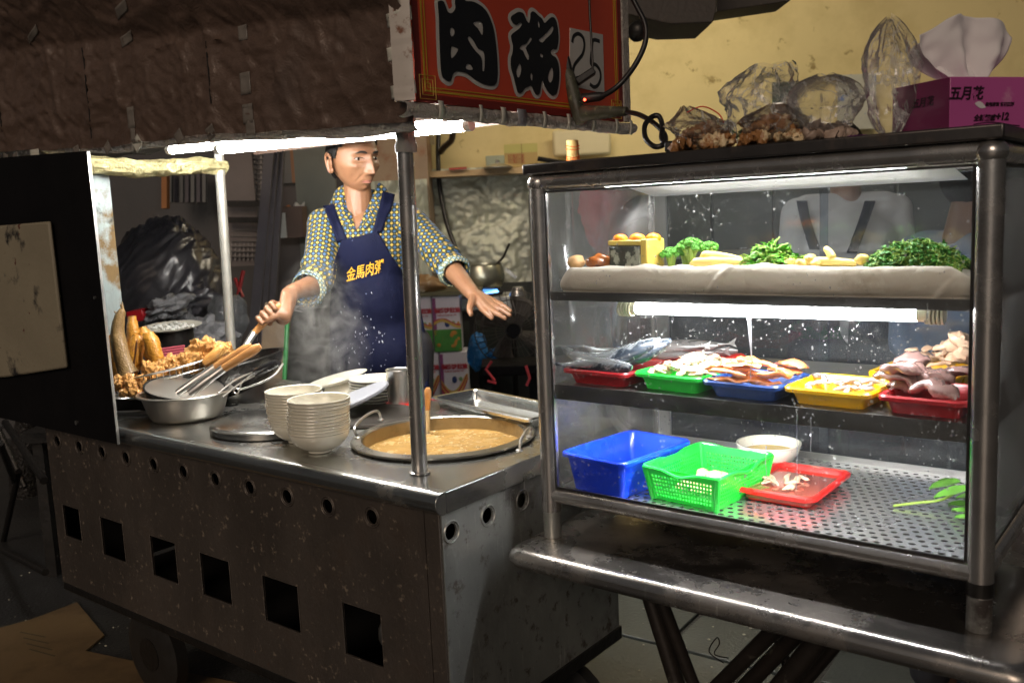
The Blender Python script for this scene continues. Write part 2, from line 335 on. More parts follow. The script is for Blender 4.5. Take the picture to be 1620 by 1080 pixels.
# ================================================================== cart
cart = thing('food_cart', 'long stainless steel street food cart with round vent holes and square openings along its front', 'cart', (-.8, .33, 0))
LX = -1.6
m = MB()                                               # counter: deck with a rolled front edge
prof = [(.030, .8055), (.010, .8055)] + [(.0225 - .0225 * sin(a), .828 + .0225 * cos(a)) for a in [pi - pi * k / 10 for k in range(11)]] + [(.030, .8505)]
prof = [(.0225 + .0225 * -sin(pi * k / 12), .8275 - .0225 * cos(pi * k / 12)) for k in range(13)]
pr = prof + [(.03, .8497), (.03, .8055)]
n = len(pr); vs = [V(LX, y, z) for y, z in pr] + [V(0, y, z) for y, z in pr]
m.add(vs, [(i, (i + 1) % n, n + (i + 1) % n, n + i) for i in range(n)] + [tuple(range(n))[::-1], tuple(range(n, 2 * n))])
m.box(-.004, 0, .0302, .698, .8055, .8478); m.box(LX, LX + .004, .0302, .698, .8055, .8478); m.box(LX, 0, .698, .702, .8055, .8478)
ob('counter_rim', m, steel_wet, cart, bevel=.0012)
PC = (-.285, .338)
me = flat_poly([[(LX, .030), (0, .030), (0, .702), (LX, .702)], [(PC[0] + .196 * cos(2 * pi * k / 48), PC[1] + .196 * sin(2 * pi * k / 48)) for k in range(48)]], .0009)
me.transform(Matrix.Translation((0, 0, .8490))); fin(me); ob('counter_top', me, steel_wet, cart)
def hole(cx, cz, r, n=20, s=1): return [(cx + r * cos(2 * pi * k / n), cz + s * r * sin(2 * pi * k / n)) for k in range(n)]
hx = [-.198, -.333, -.468, -.603, -.738, -.873, -1.008, -1.143, -1.268, -1.393, -1.521]
sq = [(-1.535, -1.435, .479, .577), (-1.318, -1.197, .464, .577), (-1.062, -.942, .458, .570), (-.835, -.712, .456, .568), (-.585, -.456, .450, .563), (-.310, -.190, .443, .562)]
loops = [[(LX + .01, .325), (-.052, .325), (-.052, .8055), (LX + .01, .8055)]] + [hole(x, .768, .0165) for x in hx] + [[(a, c), (b, c), (b, d), (a, d)] for a, b, c, d in sq]
me = flat_poly(loops, .0025); me.transform(Matrix.Translation((0, .0225, 0)) @ Matrix.Rotation(pi / 2, 4, 'X')); fin(me)
ob('front_panel', me, steel_front, cart)
m = MB(); m.box(-.0495, -.012, .019, .026, .325, .8055); ob('corner_strip', m, steel_front, cart, bevel=.001)
for x in hx:
    m = MB(); m.tube([V(x + .0215 * cos(a), .0195, .768 + .0215 * sin(a)) for a in [2 * pi * k / 24 for k in range(24)]], .0022, 6, closed=True)
    m.tube([V(x + .0168 * cos(a), .0195, .768 + .0168 * sin(a)) for a in [2 * pi * k / 24 for k in range(24)]], .0018, 6, closed=True)
    ob('vent_ring', m, steel_front, cart)
for a, b, c, d in sq:
    m = MB(); m.tube([V(a, .0195, c), V(b, .0195, c), V(b, .0195, d), V(a, .0195, d)], .0022, 5, closed=True); ob('opening_rim', m, steel_front, cart)
hy = [.05, .161, .276, .39, .50]
loops = [[(.024, .335), (.645, .335), (.645, .8055), (.024, .8055)]] + [hole(y, .762, .0165) for y in hy]
me = flat_poly(loops, .0025); me.transform(Matrix(((0, 0, 1, -.012), (1, 0, 0, 0), (0, 1, 0, 0), (0, 0, 0, 1)))); fin(me)
ob('side_panel', me, steel_side, cart)
for y in hy:
    m = MB(); m.tube([V(-.0085, y + .0215 * cos(a), .762 + .0215 * sin(a)) for a in [2 * pi * k / 24 for k in range(24)]], .0022, 6, closed=True); ob('vent_ring', m, steel_side, cart)
m = MB(); m.box(-.035, -.007, .02, .655, .300, .3345); ob('bottom_rail', m, blackm, cart, bevel=.003)
m = MB(); m.box(LX + .01, -.036, .02, .045, .300, .3245); ob('bottom_rail', m, blackm, cart, bevel=.003)
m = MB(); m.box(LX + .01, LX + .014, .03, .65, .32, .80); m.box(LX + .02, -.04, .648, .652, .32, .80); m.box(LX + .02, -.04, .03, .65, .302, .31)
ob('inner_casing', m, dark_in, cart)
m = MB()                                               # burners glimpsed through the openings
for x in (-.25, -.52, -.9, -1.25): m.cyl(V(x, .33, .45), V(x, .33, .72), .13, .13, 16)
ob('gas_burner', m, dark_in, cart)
m = MB(); m.ell(V(-.232, .07, .487), .022, .012, .03, nu=10, nv=8, jit=.3); ob('gas_valve', m, alu, cart)
for x, y in ((-.12, .14), (-.12, .55), (-1.3, .14), (-1.3, .55)):
    m = MB(); m.lathe([(.02, -.028), (.10, -.028), (.13, -.018), (.13, .018), (.10, .028), (.02, .028)], 24); m.v = [Matrix.Translation((x, y, .131)) @ Matrix.Rotation(pi / 2, 4, 'X') @ v for v in m.v]
    wh = ob('wheel', m, rubber, cart)
    m = MB(); m.cyl(V(x, y - .03, .13), V(x, y + .03, .13), .05, .05, 14); ob('hub', m, blackm, wh)
    m = MB(); m.box(x - .06, x + .06, y - .045, y + .045, .262, .30); ob('wheel_bracket', m, blackm, cart)
# poles
def pole(x0, y0, x1, y1, z1, r, mt, label=None):
    m = MB(); m.cyl(V(x0, y0, .850), V(x1, y1, z1), r, r, 20); p = ob('pole', m, mt, cart, label=label); return p
p1 = pole(-.13, .096, -.112, .092, 1.60, .0165, steel_tube)
m = MB(); m.lathe([(.0165, 0), (.022, .001), (.0225, .004), (.0175, .006)], 20, V(-.13, .096, .8503)); ob('pole_flange', m, steel_tube, p1)
pole(-1.478, .60, -1.45, .60, 1.60, .0155, mat('pale_tube', (.55, .54, .48), .4, .6, .2, 20, dirt=((.25, .12, .04), 14, .62, .1)))
random.seed(11)
m = MB(); pts = [V(-.112 + random.uniform(-.003, .003), .092, z) for z in [1.49 + k * .012 for k in range(8)]]
m.tube(pts, [.0168 + random.uniform(.001, .006) for _ in pts], 14); ob('tape_wrap', m, mat('grey_tape', (.30, .30, .28), .5, 0, .3, 30, wrinkle=(30, .6, .004)), p1)
# stained flat upright at the far left corner of the cart
m = MB(); a, b = on(152, 262, y=.12), on(190, 262, y=.18)
m.box(-1.50, -1.494, .13, .245, .851, 1.56); ob('upright', m, mat('stained_upright', (.30, .36, .36), .45, .3, .25, 6, dirt=((.16, .10, .035), 5, .50, .08), dirt2=((.05, .05, .04), 9, .6, .1), stretch=(1, 2.5, .7), bump=.2), cart)
foil_g = mat('gold_foil', (.62, .56, .30), .38, .75, .2, 14, dirt=((.30, .17, .06), 10, .60, .1), wrinkle=(34, .9, .012))
m = MB()
def beam(u, v):
    a = 2 * pi * v; y = .0 + .62 * u; r = .034 + .010 * noise.noise(V(y * 16, cos(a) * 2, sin(a) * 2)) + .004 * noise.noise(V(y * 60, cos(a) * 6, sin(a) * 6))
    return (-1.462 + r * cos(a), y, 1.556 + r * .75 * sin(a) + .006 * sin(u * 9))
m.grid(beam, 70, 20); ob('foil_wrapped_beam', m, foil_g, cart)
# ------------------------------------------------------------------ awning
canvas = mat('brown_awning', (.125, .082, .062), .42, .15, .22, 3, dirt=((.080, .052, .040), 3, .55, .2), dirt2=((.22, .165, .13), 34, .68, .07), wrinkle=(22, .22, .008), bump=.25, bs=60, spec=.6)
aw = thing('cart_awning', 'brown crumpled sheet awning, taped along its seams, hanging round the top of the cart', 'awning', (-.9, .04, 1.55))
def zb(x): return 1.540 + (-.07 - x) * .0394 + .004 * noise.noise(V(x * 9, 0, 0)) + .010 * noise.noise(V(x * 2.2, 3, 0))
def zt(x): return 1.758 + (-.30 - x) * .095
def crease(x, z):
    h = 0
    for s_, a in ((3.0, .010), (7, .008), (15, .0055), (31, .0030)):
        wx, wz = x + .06 * noise.noise(V(x * 4, z * 4, 9)), z + .06 * noise.noise(V(x * 4, z * 4, 19))
        n_ = noise.noise(V(wx * s_, wz * s_ * 1.3, s_)); n2_ = noise.noise(V(wz * s_ * 1.2 + 5, wx * s_ * .8, s_)); h += a * (max(0, 1 - 5 * abs(n_)) ** 2 * .8 - max(0, 1 - 5 * abs(n2_)) ** 2 * .6)
    return -h
def face(u, v):
    x = -.022 - 2.9 * u; z0 = zb(x); z = z0 + .62 * v
    y = .022 + .012 * noise.noise(V(x * 2.6, z * 3.2, 1)) + crease(x, z)
    for sx in (-.61, -1.13, -1.62): y -= .006 * math.exp(-((x - sx) / .02) ** 2)
    k = max(0, z - zt(x)); y -= min(.16, k * .75)  # upper sheet leans outward, shaped so that its top falls darker
    return (x, y, z)
m = MB(); m.grid(face, 420, 95); FT = BVHTree.FromPolygons(m.v, m.f); ob('front_sheet', m, canvas, aw, ang=80)
grey_sheet = mat('grey_sheeting', (.36, .34, .32), .55, .1, .2, 8, wrinkle=(11, .6, .02), dirt=((.14, .10, .07), 9, .6, .14))
def lip(u, v):
    x = -.03 - 2.8 * u; z0 = zb(x); a = -pi * .62 * v; r = .016 + .006 * noise.noise(V(x * 8, v * 2, 7)) + max(0, .008 * (1 + x / .9))
    return (x, .036 + r * (1 - cos(a)) * 1.5 - .006, z0 + .006 + r * sin(a) * 1.0)
m = MB(); m.grid(lip, 220, 12); ob('hem', m, grey_sheet, aw, ang=80)
def under(u, v): x = -.03 - 2.8 * u; return (x, .07 + .66 * v, 1.655 + .012 * noise.noise(V(x * 6, v * 5, 2)) + (.02 * (.5 - abs(v - .5))))
m = MB(); m.grid(under, 90, 24); ob('bounce_foil', m, mat('dull_foil', (.45, .43, .36), .42, .7, .2, 9, wrinkle=(9, .9, .02)), aw, ang=80)  # unseen foil lining, added to reflect the light of the tubes
m = MB(); m.grid(lambda u, v: (-.03 - 2.8 * u, -.12 + .86 * v, 2.02 + .28 * u + .05 * sin(pi * v)), 60, 12); ob('roof_sheet', m, canvas, aw, ang=80)
m = MB(); m.grid(lambda u, v: (-.03 - 1.42 * u, .735 + .008 * noise.noise(V(u * 12, v * 5, 0)), 1.60 + .45 * v), 60, 10); ob('back_sheet', m, canvas, aw, ang=80)
tape = mat('white_tape', (.55, .54, .47), .45, 0, .12, 30, bump=.2); tape2 = mat('grey_old_tape', (.17, .15, .13), .5, 0, .3, 30, bump=.2)
def tpatch(px, py, wd, ht, rot=0, mt=tape2, parent=None, plane='y', off=.022):
    c = on(px, py, y=.02) if plane == 'y' else on(px, py, x=-.005)
    m = MB(); 
    def f(u, v):
        a, b = (u - .5) * wd, (v - .5) * ht; q = .0012 * noise.noise(V(u * 3 + px, v * 3, 0))
        p = V(a * cos(rot) - b * sin(rot), 0, a * sin(rot) + b * cos(rot))
        if plane == 'y':
            w_ = V(c.x + p.x, .02, c.z + p.z); d = (w_ - CAMPOS).normalized(); h_ = FT.ray_cast(CAMPOS, d)[0]
            return (h_ - d * .002) if h_ else w_
        return (c.x + p.x, c.y - .010 + q, c.z + p.z) if plane == 'y' else (c.x + .006 + q, c.y + p.x, c.z + p.z)
    m.grid(f, 8, 5); ob('tape', m, mt, parent or aw, solid=.0008)
for px, py, a, b, r in ((192, 15, .05, .03, .3), (200, 62, .05, .025, .2), (207, 186, .03, .05, 0), (388, 132, .035, .045, 0), (392, 180, .035, .04, 0), (384, 52, .03, .03, 0), (52, 55, .06, .025, .4), (396, 202, .03, .03, 0), (210, 210, .02, .04, 0), (55, 245, .05, .03, 0), (25, 250, .03, .03, .3), (9, 252, .03, .03, -.3), (170, 234, .03, .025, .6), (217, 227, .035, .03, .7), (283, 217, .03, .03, .5), (333, 210, .03, .03, .4), (121, 240, .03, .03, .2)):
    tpatch(px, py, a, b, r, tape if px in (55, 217) else tape2)
for px, py in ((631, 27), (632, 81), (638, 142)): tpatch(px, py, .062, .024, .08, tape, off=.03)
# seams in the sheet
for sx, a, b in ((-.61, 1.63, 1.76), (-1.13, 1.60, 1.82), (-1.62, 1.66, 1.84)):
    m = MB(); m.tube([(lambda w_: (FT.ray_cast(CAMPOS, (w_ - CAMPOS).normalized())[0] or w_))(V(sx + .004 * noise.noise(V(z * 20, sx, 0)), .01, z)) for z in [a + (b - a) * k / 10 for k in range(11)]], .0022, 5); ob('seam', m, dark_in, aw)
# ------------------------------------------------------------------ sign on the side of the awning
SX = -.018
sign = thing('menu_sign', 'red menu sign with black brush characters and a 25 price card beside the awning', 'sign', (SX, .39, 1.56))
redm = mat('sign_red', (.66, .080, .035), .42, 0, .14, 5, dirt=((.16, .03, .02), 50, .70, .05), bump=.05)
def YZ(me, dx=0): me.transform(Matrix(((0, 0, 1, SX + dx), (1, 0, 0, 0), (0, 1, 0, 0), (0, 0, 0, 1)))); return me
m = MB(); m.box(SX - .008, SX, .030, .744, 1.571, 1.90); ob('board', m, redm, sign)
yel = mat('sign_yellow', (.55, .36, .03), .45, 0, .15, 20); blk = mat('sign_black', (.012, .012, .014), .35, 0, .3, 20); wht = mat('sign_white', (.62, .60, .56), .5, 0, .08, 20)
dkred = mat('sign_dark_red', (.20, .02, .015), .5)
m = MB()
for o_, wd in ((.022, .004), (.031, .0018)):
    y0, y1, z0, z1 = .030 + o_, .744 - o_, 1.571 + o_ * .85, 1.90 - o_
    m.box(SX + .0005, SX + .0012, y0, y1, z0, z0 + wd); m.box(SX + .0005, SX + .0012, y0, y0 + wd, z0 + wd, z1); m.box(SX + .0005, SX + .0012, y1 - wd, y1, z0 + wd, z1)
ob('border_line', m, yel, sign)
m = MB()
m.box(SX + .0001, SX + .0004, .030, .744, 1.571, 1.586); m.box(SX + .0001, SX + .0004, .030, .046, 1.586, 1.90); m.box(SX + .0001, SX + .0004, .729, .744, 1.586, 1.90)
ob('border_band', m, dkred, sign)
for (cy, cz, fl) in ((.060, 1.598, 1), (.712, 1.598, -1)):
    m = MB()
    for k in range(3):
        a = .007 + k * .007; m.tube([V(SX + .0015, cy - a * fl, cz - a), V(SX + .0015, cy + a * fl, cz - a), V(SX + .0015, cy + a * fl, cz + a), V(SX + .0015, cy - a * fl, cz + a)], .0009, 4, closed=True)
    ob('corner_ornament', m, yel, sign)
def zs(x, y): p = on(640 + x / 4.5, y / 4.5, x=SX); return (p.y, p.z)
rou = [(230, 25), (242, 10), (258, 8), (275, 20), (290, 60), (300, 85), (320, 97), (340, 88), (356, 60), (352, 20), (358, -30), (372, -58), (400, -62), (418, -30), (425, 8), (470, 12), (505, 25), (545, 50), (580, 88), (605, 140), (628, 210), (642, 300), (652, 400), (657, 500), (655, 560), (645, 598), (620, 612), (575, 606), (540, 594), (500, 572), (465, 545), (430, 522), (390, 513), (358, 514), (338, 532), (330, 560), (325, 578), (305, 582), (280, 566), (262, 545), (252, 490), (246, 380), (241, 250), (238, 120)]
rouh = [[(320, 204), (336, 200), (350, 222), (346, 252), (326, 262), (317, 235)], [(328, 334), (350, 338), (376, 352), (362, 384), (330, 418), (321, 380)], [(428, 478), (440, 457), (465, 465), (481, 495), (455, 500), (436, 494)],
        [(480, 170), (510, 155), (540, 160), (552, 190), (550, 250), (535, 240), (515, 205)], [(442, 275), (460, 264), (490, 300), (518, 350), (555, 368), (565, 420), (562, 503), (547, 503), (546, 440), (534, 402), (500, 368), (472, 330)]]
zho = [(750, 132), (762, 112), (780, 100), (805, 88), (835, 95), (848, 115), (862, 148), (880, 165), (889, 130), (891, 98), (905, 84), (925, 93), (948, 116), (972, 136), (990, 165), (1008, 152), (1035, 127), (1060, 130), (1078, 165), (1088, 240), (1088, 300), (1076, 352), (1050, 352), (1034, 372), (1044, 395), (1070, 412), (1088, 450), (1096, 520), (1091, 600), (1076, 668), (1050, 683), (1025, 665), (1003, 636), (988, 605), (976, 575), (966, 605), (956, 668), (932, 677), (912, 645), (897, 612), (878, 618), (850, 632), (830, 660), (802, 662), (786, 612), (770, 545), (752, 485), (750, 420), (762, 380), (766, 330), (757, 292), (753, 255), (780, 228), (812, 205), (830, 172), (812, 166), (790, 180), (765, 165)]
zhoh = [[(888, 268), (900, 282), (880, 315), (858, 345), (880, 400), (873, 432), (850, 395), (835, 362), (812, 350), (830, 325), (862, 312)], [(948, 288), (975, 265), (1010, 230), (1045, 190), (1054, 205), (1040, 242), (1000, 280), (975, 306)],
        [(815, 455), (826, 500), (812, 550), (797, 550), (788, 510), (800, 475)], [(895, 520), (905, 540), (902, 578), (889, 552)], [(958, 386), (975, 388), (980, 412), (963, 406)], [(1042, 480), (1053, 520), (1048, 568), (1030, 592), (1014, 560), (1022, 520)], [(942, 150), (955, 170), (955, 200), (944, 190)]]
def cr2(l, k=3):                                      # smooth a closed loop
    n = len(l); out = []
    for i in range(n):
        a, b, c, d = [Vector(l[(i + q) % n]) for q in (-1, 0, 1, 2)]
        for j in range(k): t = j / k; out.append(tuple(.5 * ((2 * b) + (c - a) * t + (2 * a - 5 * b + 4 * c - d) * t * t + (3 * b - a - 3 * c + d) * t ** 3)))
    return out
def grow(l, d):
    n = len(l); out = []
    A = sum(l[i][0] * l[(i + 1) % n][1] - l[(i + 1) % n][0] * l[i][1] for i in range(n))
    s_ = 1 if A > 0 else -1
    for i in range(n):
        t = (Vector(l[(i + 1) % n]) - Vector(l[i - 1])).normalized(); out.append((l[i][0] + s_ * t.y * d, l[i][1] - s_ * t.x * d))
    return out
for name, o_, hs in (('character_meat', rou, rouh), ('character_porridge', zho, zhoh)):
    bk = flat_poly([[zs(*p) for p in cr2(o_)]], .0004); YZ(bk, .0010); fin(bk); ob('character_outline', bk, wht, sign)
    m = MB(); m.tube([V(SX + .0008, *zs(*p)) for p in cr2(o_)], .0078, 8, closed=True); m.v = [V(SX + .0008 + (v.x - SX - .0008) * .04, v.y, v.z) for v in m.v]; ob('character_outline', m, wht, sign)
    me = flat_poly([[zs(*p) for p in cr2(o_)]] + [[zs(*p) for p in cr2(h, 2)] for h in hs], .0004); YZ(me, .0022); fin(me); ob('brush_character', me, blk, sign)
me = flat_poly([[zs(1175, 200), zs(1408, 248), zs(1420, 668), zs(1172, 610)]], .0006); YZ(me, .0008); fin(me); pc = ob('price_card', me, wht, sign)
def stroke(pts, wd=13):
    m = MB(); q = [V(SX + .0022, *zs(*p)) for p in [tuple(x)[:2] for x in smooth_path([(a, b, 0) for a, b in pts], 5)]]
    m.tube(q, wd / 4.5 * .00155 * .5 * 1.9, 8); m.v = [V(SX + .0016 + (v.x - SX - .0022) * .12, v.y, v.z) for v in m.v]; return m
m = stroke([(1190, 305), (1200, 262), (1232, 243), (1265, 268), (1277, 320), (1265, 385), (1232, 430), (1205, 468), (1195, 520), (1200, 560), (1235, 555), (1290, 530), (1335, 515)]); ob('digit', m, blk, pc)
m = stroke([(1385, 297), (1340, 288), (1330, 350), (1322, 455), (1355, 462), (1385, 500), (1392, 555), (1375, 605), (1345, 622), (1315, 600)]); ob('digit', m, blk, pc)
crum = mat('crumpled_edging', (.48, .44, .40), .55, 0, .25, 14, dirt=((.20, .09, .06), 16, .58, .1), wrinkle=(26, .8, .012))
m = MB()
def edg(u, v):
    y = -.004 + .80 * u; a = pi * (1.15 - 1.3 * v) - pi / 2
    return (SX - .012 + (.020 + .004 * noise.noise(V(y * 40, v * 4, 0))) * cos(a), y, 1.558 + .0035 * noise.noise(V(y * 14, 4, 0)) + (.0135 + .003 * noise.noise(V(y * 55, v * 4, 5))) * sin(a))
m.grid(edg, 160, 12); ob('bottom_edging', m, crum, sign, ang=80)
m = MB(); m.grid(lambda u, v: (SX - .03 + .04 * sin(pi * v), .004 + .024 * v + .002 * noise.noise(V(u * 30, 1, v)), 1.572 + .33 * u), 60, 6); ob('side_edging', m, mat('rusty_white', (.55, .50, .45), .5, 0, .1, 20, dirt=((.22, .10, .06), 24, .56, .08)), sign, ang=80)
m = MB(); m.box(SX - .008, SX + .004, .7455, .775, 1.572, 1.90); ob('side_edging', m, crum, sign, bevel=.002)
for k, y in enumerate((.085, .20, .27, .33, .41, .50, .60, .70, .765)):
    m = MB(); w_ = (.014, .010, .016, .03, .012, .014, .012, .012, .012)[k]
    m.grid(lambda u, v: (SX + .0075 + .0035 * sin(pi * v) , y + w_ * (u - .5) + .002 * (v - .5), 1.541 + .034 * v), 2, 6); ob('tape', m, tape if k != 3 else mat('silver_tape', (.3, .3, .32), .4, .3), sign, solid=.0008)
# ------------------------------------------------------------------ lit tubes under the awning
fixw = mat('lamp_casing', (.75, .75, .72), .4)
def lamp(name, a, b, r, label, up=True, group=None, holder=None, casing=True, mt=None):
    a, b = Vector(a), Vector(b); d = (b - a).normalized(); t = thing(name, label, 'lamp', a.lerp(b, .5), 0, group)
    m = MB(); m.cyl(a, b, r, r, 14); ob('tube', m, mt or tube_on, t)
    for p, s_ in ((a, -1), (b, 1)):
        m = MB(); m.cyl(p, p + d * s_ * .018, r * 1.05, r * 1.05, 14); ob('end_cap', m, holder or fixw, t)
    if casing:
        m = MB(); m.obox(a + V(0, 0, r + .016) - d * .03, b + V(0, 0, r + .016) + d * .03, .03, .022); ob('casing', m, fixw, t, bevel=.002)
    return t
lamp('fluorescent_lamp', on(350, 236, y=.30), on(736, 199, y=.375), .0125, 'lower of the two lit fluorescent tubes under the brown awning')
lamp('fluorescent_lamp', on(272, 237, y=.40), on(640, 198, y=.46), .0125, 'upper lit fluorescent tube under the awning, behind the lower one, reaching further left')
# ------------------------------------------------------------------ black screen and old box at the left
m = MB(); m.prism([(-2.6, .82), (-1.095, .82), (-1.095, 1.565), (-2.6, 1.622)], .020, .024, Matrix.Rotation(pi / 2, 4, 'X'))
sp = thing('hanging_screen', 'tall black sheet hanging at the left end of the cart from awning to counter', 'screen', (-1.8, -.022, .82))
ob('panel_sheet', m, black, sp)
m = MB(); m.box(-1.0955, -1.0935, -.0255, -.0185, .82, 1.565); ob('edge_trim', m, alu, sp)
m = MB(); m.cyl(V(-1.30, -.028, .856), V(-1.30, -.024, .856), .006); ob('screw', m, alu, sp)
m = MB(); m.cyl(V(-1.13, -.028, 1.2), V(-1.13, -.024, 1.2), .004); ob('screw', m, alu, sp)
p = [on(a, b, y=-.1) for a, b in ((-60, 362), (76, 350), (104, 582), (6, 597))]
lb = thing('rusty_plate', 'old cream metal plate with rust spots and flaking paint, fixed on the black panel', 'plate', (-1.35, -.06, .98))
m = MB(); q_ = [on(a_, b_, y=-.04) for a_, b_ in ((-60, 362), (76, 350), (104, 582), (6, 597), (-60, 600))]; m.add(q_ + [v + V(0, .012, 0) for v in q_], [(0, 1, 2, 3, 4), (9, 8, 7, 6, 5)] + [(i, (i + 1) % 5, 5 + (i + 1) % 5, 5 + i) for i in range(5)])
ob('metal_sheet', m, mat('flaking_cream', (.27, .235, .165), .6, 0, .25, 4, dirt=((.018, .016, .015), 4.6, .535, .06), dirt2=((.10, .03, .02), 22, .655, .03), bump=.3), lb, bevel=.006)
# folded table at far left
ft = thing('folding_table', 'dark folding table with crossed legs standing left of the cart', 'table', (-2.5, .4, 0))
def seg(a, b, r, name, mt, parent, n=10):
    m = MB(); m.cyl(Vector(a), Vector(b), r, r, n); return ob(name, m, mt, parent)
for a, b in (((8, 668, .30), (70, 760, .1)), ((0, 700, .2), (26, 770, .5)), ((30, 745, .45), (0, 880, .5)), ((0, 868, .4), (72, 905, .2)), ((-20, 640, .6), (40, 770, .62))):
    seg(on(a[0], a[1], y=a[2]), on(b[0], b[1], y=b[2]), .013, 'leg', blackm, ft)
seg(on(-10, 675, y=.3), on(10, 672, y=.3), .012, 'table_edge', steel_tube, ft)
m = MB(); pts = [on(30, y, y=.95) for y in (660, 700, 800, 860)]; m.tube([on(48, 655, y=.9), on(36, 720, y=.9), on(46, 800, y=.9), on(44, 850, y=.9)], [.06, .07, .09, .05], 14)
tob('rubbish_sack', m, mat('dark_sack', (.02, .017, .015), .5, 0, .3, 12, wrinkle=(12, .8, .02)), 'dark sack standing on the ground behind the folding table at the far left', 'sack')
# ================================================================== steel side table
tb = thing('steel_table', 'low stainless steel folding table with rolled edge carrying the glass case', 'table', (.47, .45, 0))
T0x, T1x, T0y, T1y, TZ = .022, .968, .160, .86, .70
m = MB(); nn = 10
loop = rndpoly((T0x + T1x) / 2, (T0y + T1y) / 2, T1x - T0x, T1y - T0y, .035, 8)
rings = []
for k in range(nn + 1):
    a = -pi / 2 + pi * k / nn; ins = .021 * (1 - cos(a)); z = TZ - .021 + .021 * sin(a); cx, cy = (T0x + T1x) / 2, (T0y + T1y) / 2
    rings.append([V(cx + (x - cx) * (1 - 2 * ins / (T1x - T0x)), cy + (y - cy) * (1 - 2 * ins / (T1y - T0y)), z) for x, y in loop])
n = len(loop); m.add([v for r_ in rings for v in r_], [(i * n + k, i * n + (k + 1) % n, (i + 1) * n + (k + 1) % n, (i + 1) * n + k) for i in range(nn) for k in range(n)] + [tuple(range(n))[::-1], tuple(nn * n + k for k in range(n))])
ob('table_top', m, mat('table_steel', (.50, .47, .44), .24, .95, .25, 4, dirt=((.16, .115, .075), 5, .50, .35), dirt2=((.12, .09, .065), 24, .60, .22), bump=.10, bs=14, rvar=.14, scratch=((.70, .68, .62), 7, .67)), tb)
legm = mat('rusty_black_leg', (.035, .028, .024), .45, .5, .4, 14, dirt=((.14, .13, .10), 18, .60, .1), bump=.3)
for a, b, r in (((1045, 945, .30), (1100, 1090, .34), .0125), ((1052, 1020, .36), (1080, 1110, .36), .017), ((1235, 985, .30), (1120, 1100, .34), .015), ((1262, 1000, .36), (1165, 1100, .38), .016),
                ((1222, 985, .66), (1262, 1100, .66), .011), ((1300, 1005, .30), (1215, 1110, .30), .019), ((1325, 1015, .60), (1262, 1090, .60), .014)):
    p0, p1_ = on(a[0], a[1], y=a[2]), on(b[0], b[1], y=b[2]); p0 = p0 + (p0 - p1_).normalized() * .0
    d = (p1_ - p0).normalized(); up = p0 - d * ((TZ - .03 - p0.z) / max(.2, -d.z)) if d.z < -.05 else p0
    dn = p1_ + d * (p1_.z / max(.2, -d.z) - r) if d.z < -.05 else p1_
    seg(up, dn, r, 'leg', legm, tb, 12)
m = MB(); m.box(.88, .92, .22, .26, .0, .66); ob('leg', m, legm, tb)
m = MB(); m.tube(smooth_path([on(1145, 1048, y=.32), on(1122, 1030, y=.32), on(1134, 1008, y=.32), on(1138, 1018, y=.32), on(1130, 1034, y=.32), on(1152, 1040, y=.32)], 6), .0012, 6); ob('wire_loop', m, black, tb)
# ================================================================== glass display case
cs = thing('display_case', 'tall glass display case in a steel tube frame, on the steel table', 'display case', (.47, .5, .70))
X0, X1, YF, YB = .070, .873, .272, .770
for x, y in ((X0, YF), (X1, YF), (X0 - .02, YB), (X1, YB)):
    m = MB(); m.cyl(V(x, y, .755), V(x, y, 1.412), .0195, .0195, 20); pst = ob('post', m, steel_tube, cs)
    m = MB(); m.cyl(V(x, y, .7005), V(x, y, .755), .0185, .0185, 20); ob('foot', m, steel_side if x < .5 else MATS['stained_steel'], pst)
    m = MB(); m.cyl(V(x, y, .757), V(x, y, .779), .0202, .0202, 20); ob('collar', m, steel_tube if x < .5 else blackm, pst)
m = MB()
for a, b in (((X0, YF), (X1, YF)), ((X1, YF), (X1, YB)), ((X0, YF), (X0 - .02, YB)), ((X0 - .02, YB), (X1, YB))):
    for z, r, nm in ((1.422, .017, 'top_rail'), (.790, .0160, 'bottom_rail')):
        m = MB(); m.cyl(V(a[0], a[1], z), V(b[0], b[1], z), r, r, 18); ob(nm, m, steel_tube, cs)
for x, y in ((X0, YF), (X1, YF)):
    m = MB(); m.ell(V(x, y, 1.420), .0235, .0235, .020, nu=18, nv=10); ob('corner_joint', m, steel_tube, cs)
m = MB(); m.box(.046, .893, .250, .80, 1.437, 1.458); ob('top_board', m, mat('dark_steel_top', (.12, .11, .105), .35, .9, .3, 8, bump=.1, dirt=((.05, .03, .02), 10, .55, .15)), cs, bevel=.003)
glassm = film('case_glass', (.99, .995, .995), .004, .14, (5, 0, 0), (.75, .76, .74), .03, spots=75)
glassb = film('case_back_glass', (.70, .74, .78), .055, .20, (4, 0, 0), (.55, .56, .55), .05, spots=55)
m = MB(); m.box(X0 + .016, X1 - .018, YF - .008, YF - .005, .806, 1.405); gf = ob('front_glass', m, glassm, cs)
m = MB(); m.box(X1 - .001, X1 + .002, YF + .019, YB - .02, .806, 1.405); ob('side_glass', m, film('side_glass', (.95, .96, .95), .16, .25, (4, 0, 0), (.6, .6, .58), .04), cs)
m = MB(); m.add([V(X0 + .002, YF + .02, .806), V(X0 - .018, YB - .02, .806), V(X0 - .018, YB - .02, 1.405), V(X0 + .002, YF + .02, 1.405)], [(0, 1, 2, 3)]); ob('side_glass', m, film('frosted_side', (.86, .88, .88), .12, .20, (3, 0, 0), (.62, .64, .63), .12), cs, solid=.003)
for a, b in ((X0, .47), (.45, X1 - .02)):
    m = MB(); m.box(a, b, YB - .012 if a < .2 else YB - .005, YB - .009 if a < .2 else YB - .002, .806, 1.405); ob('back_glass', m, glassb, cs)
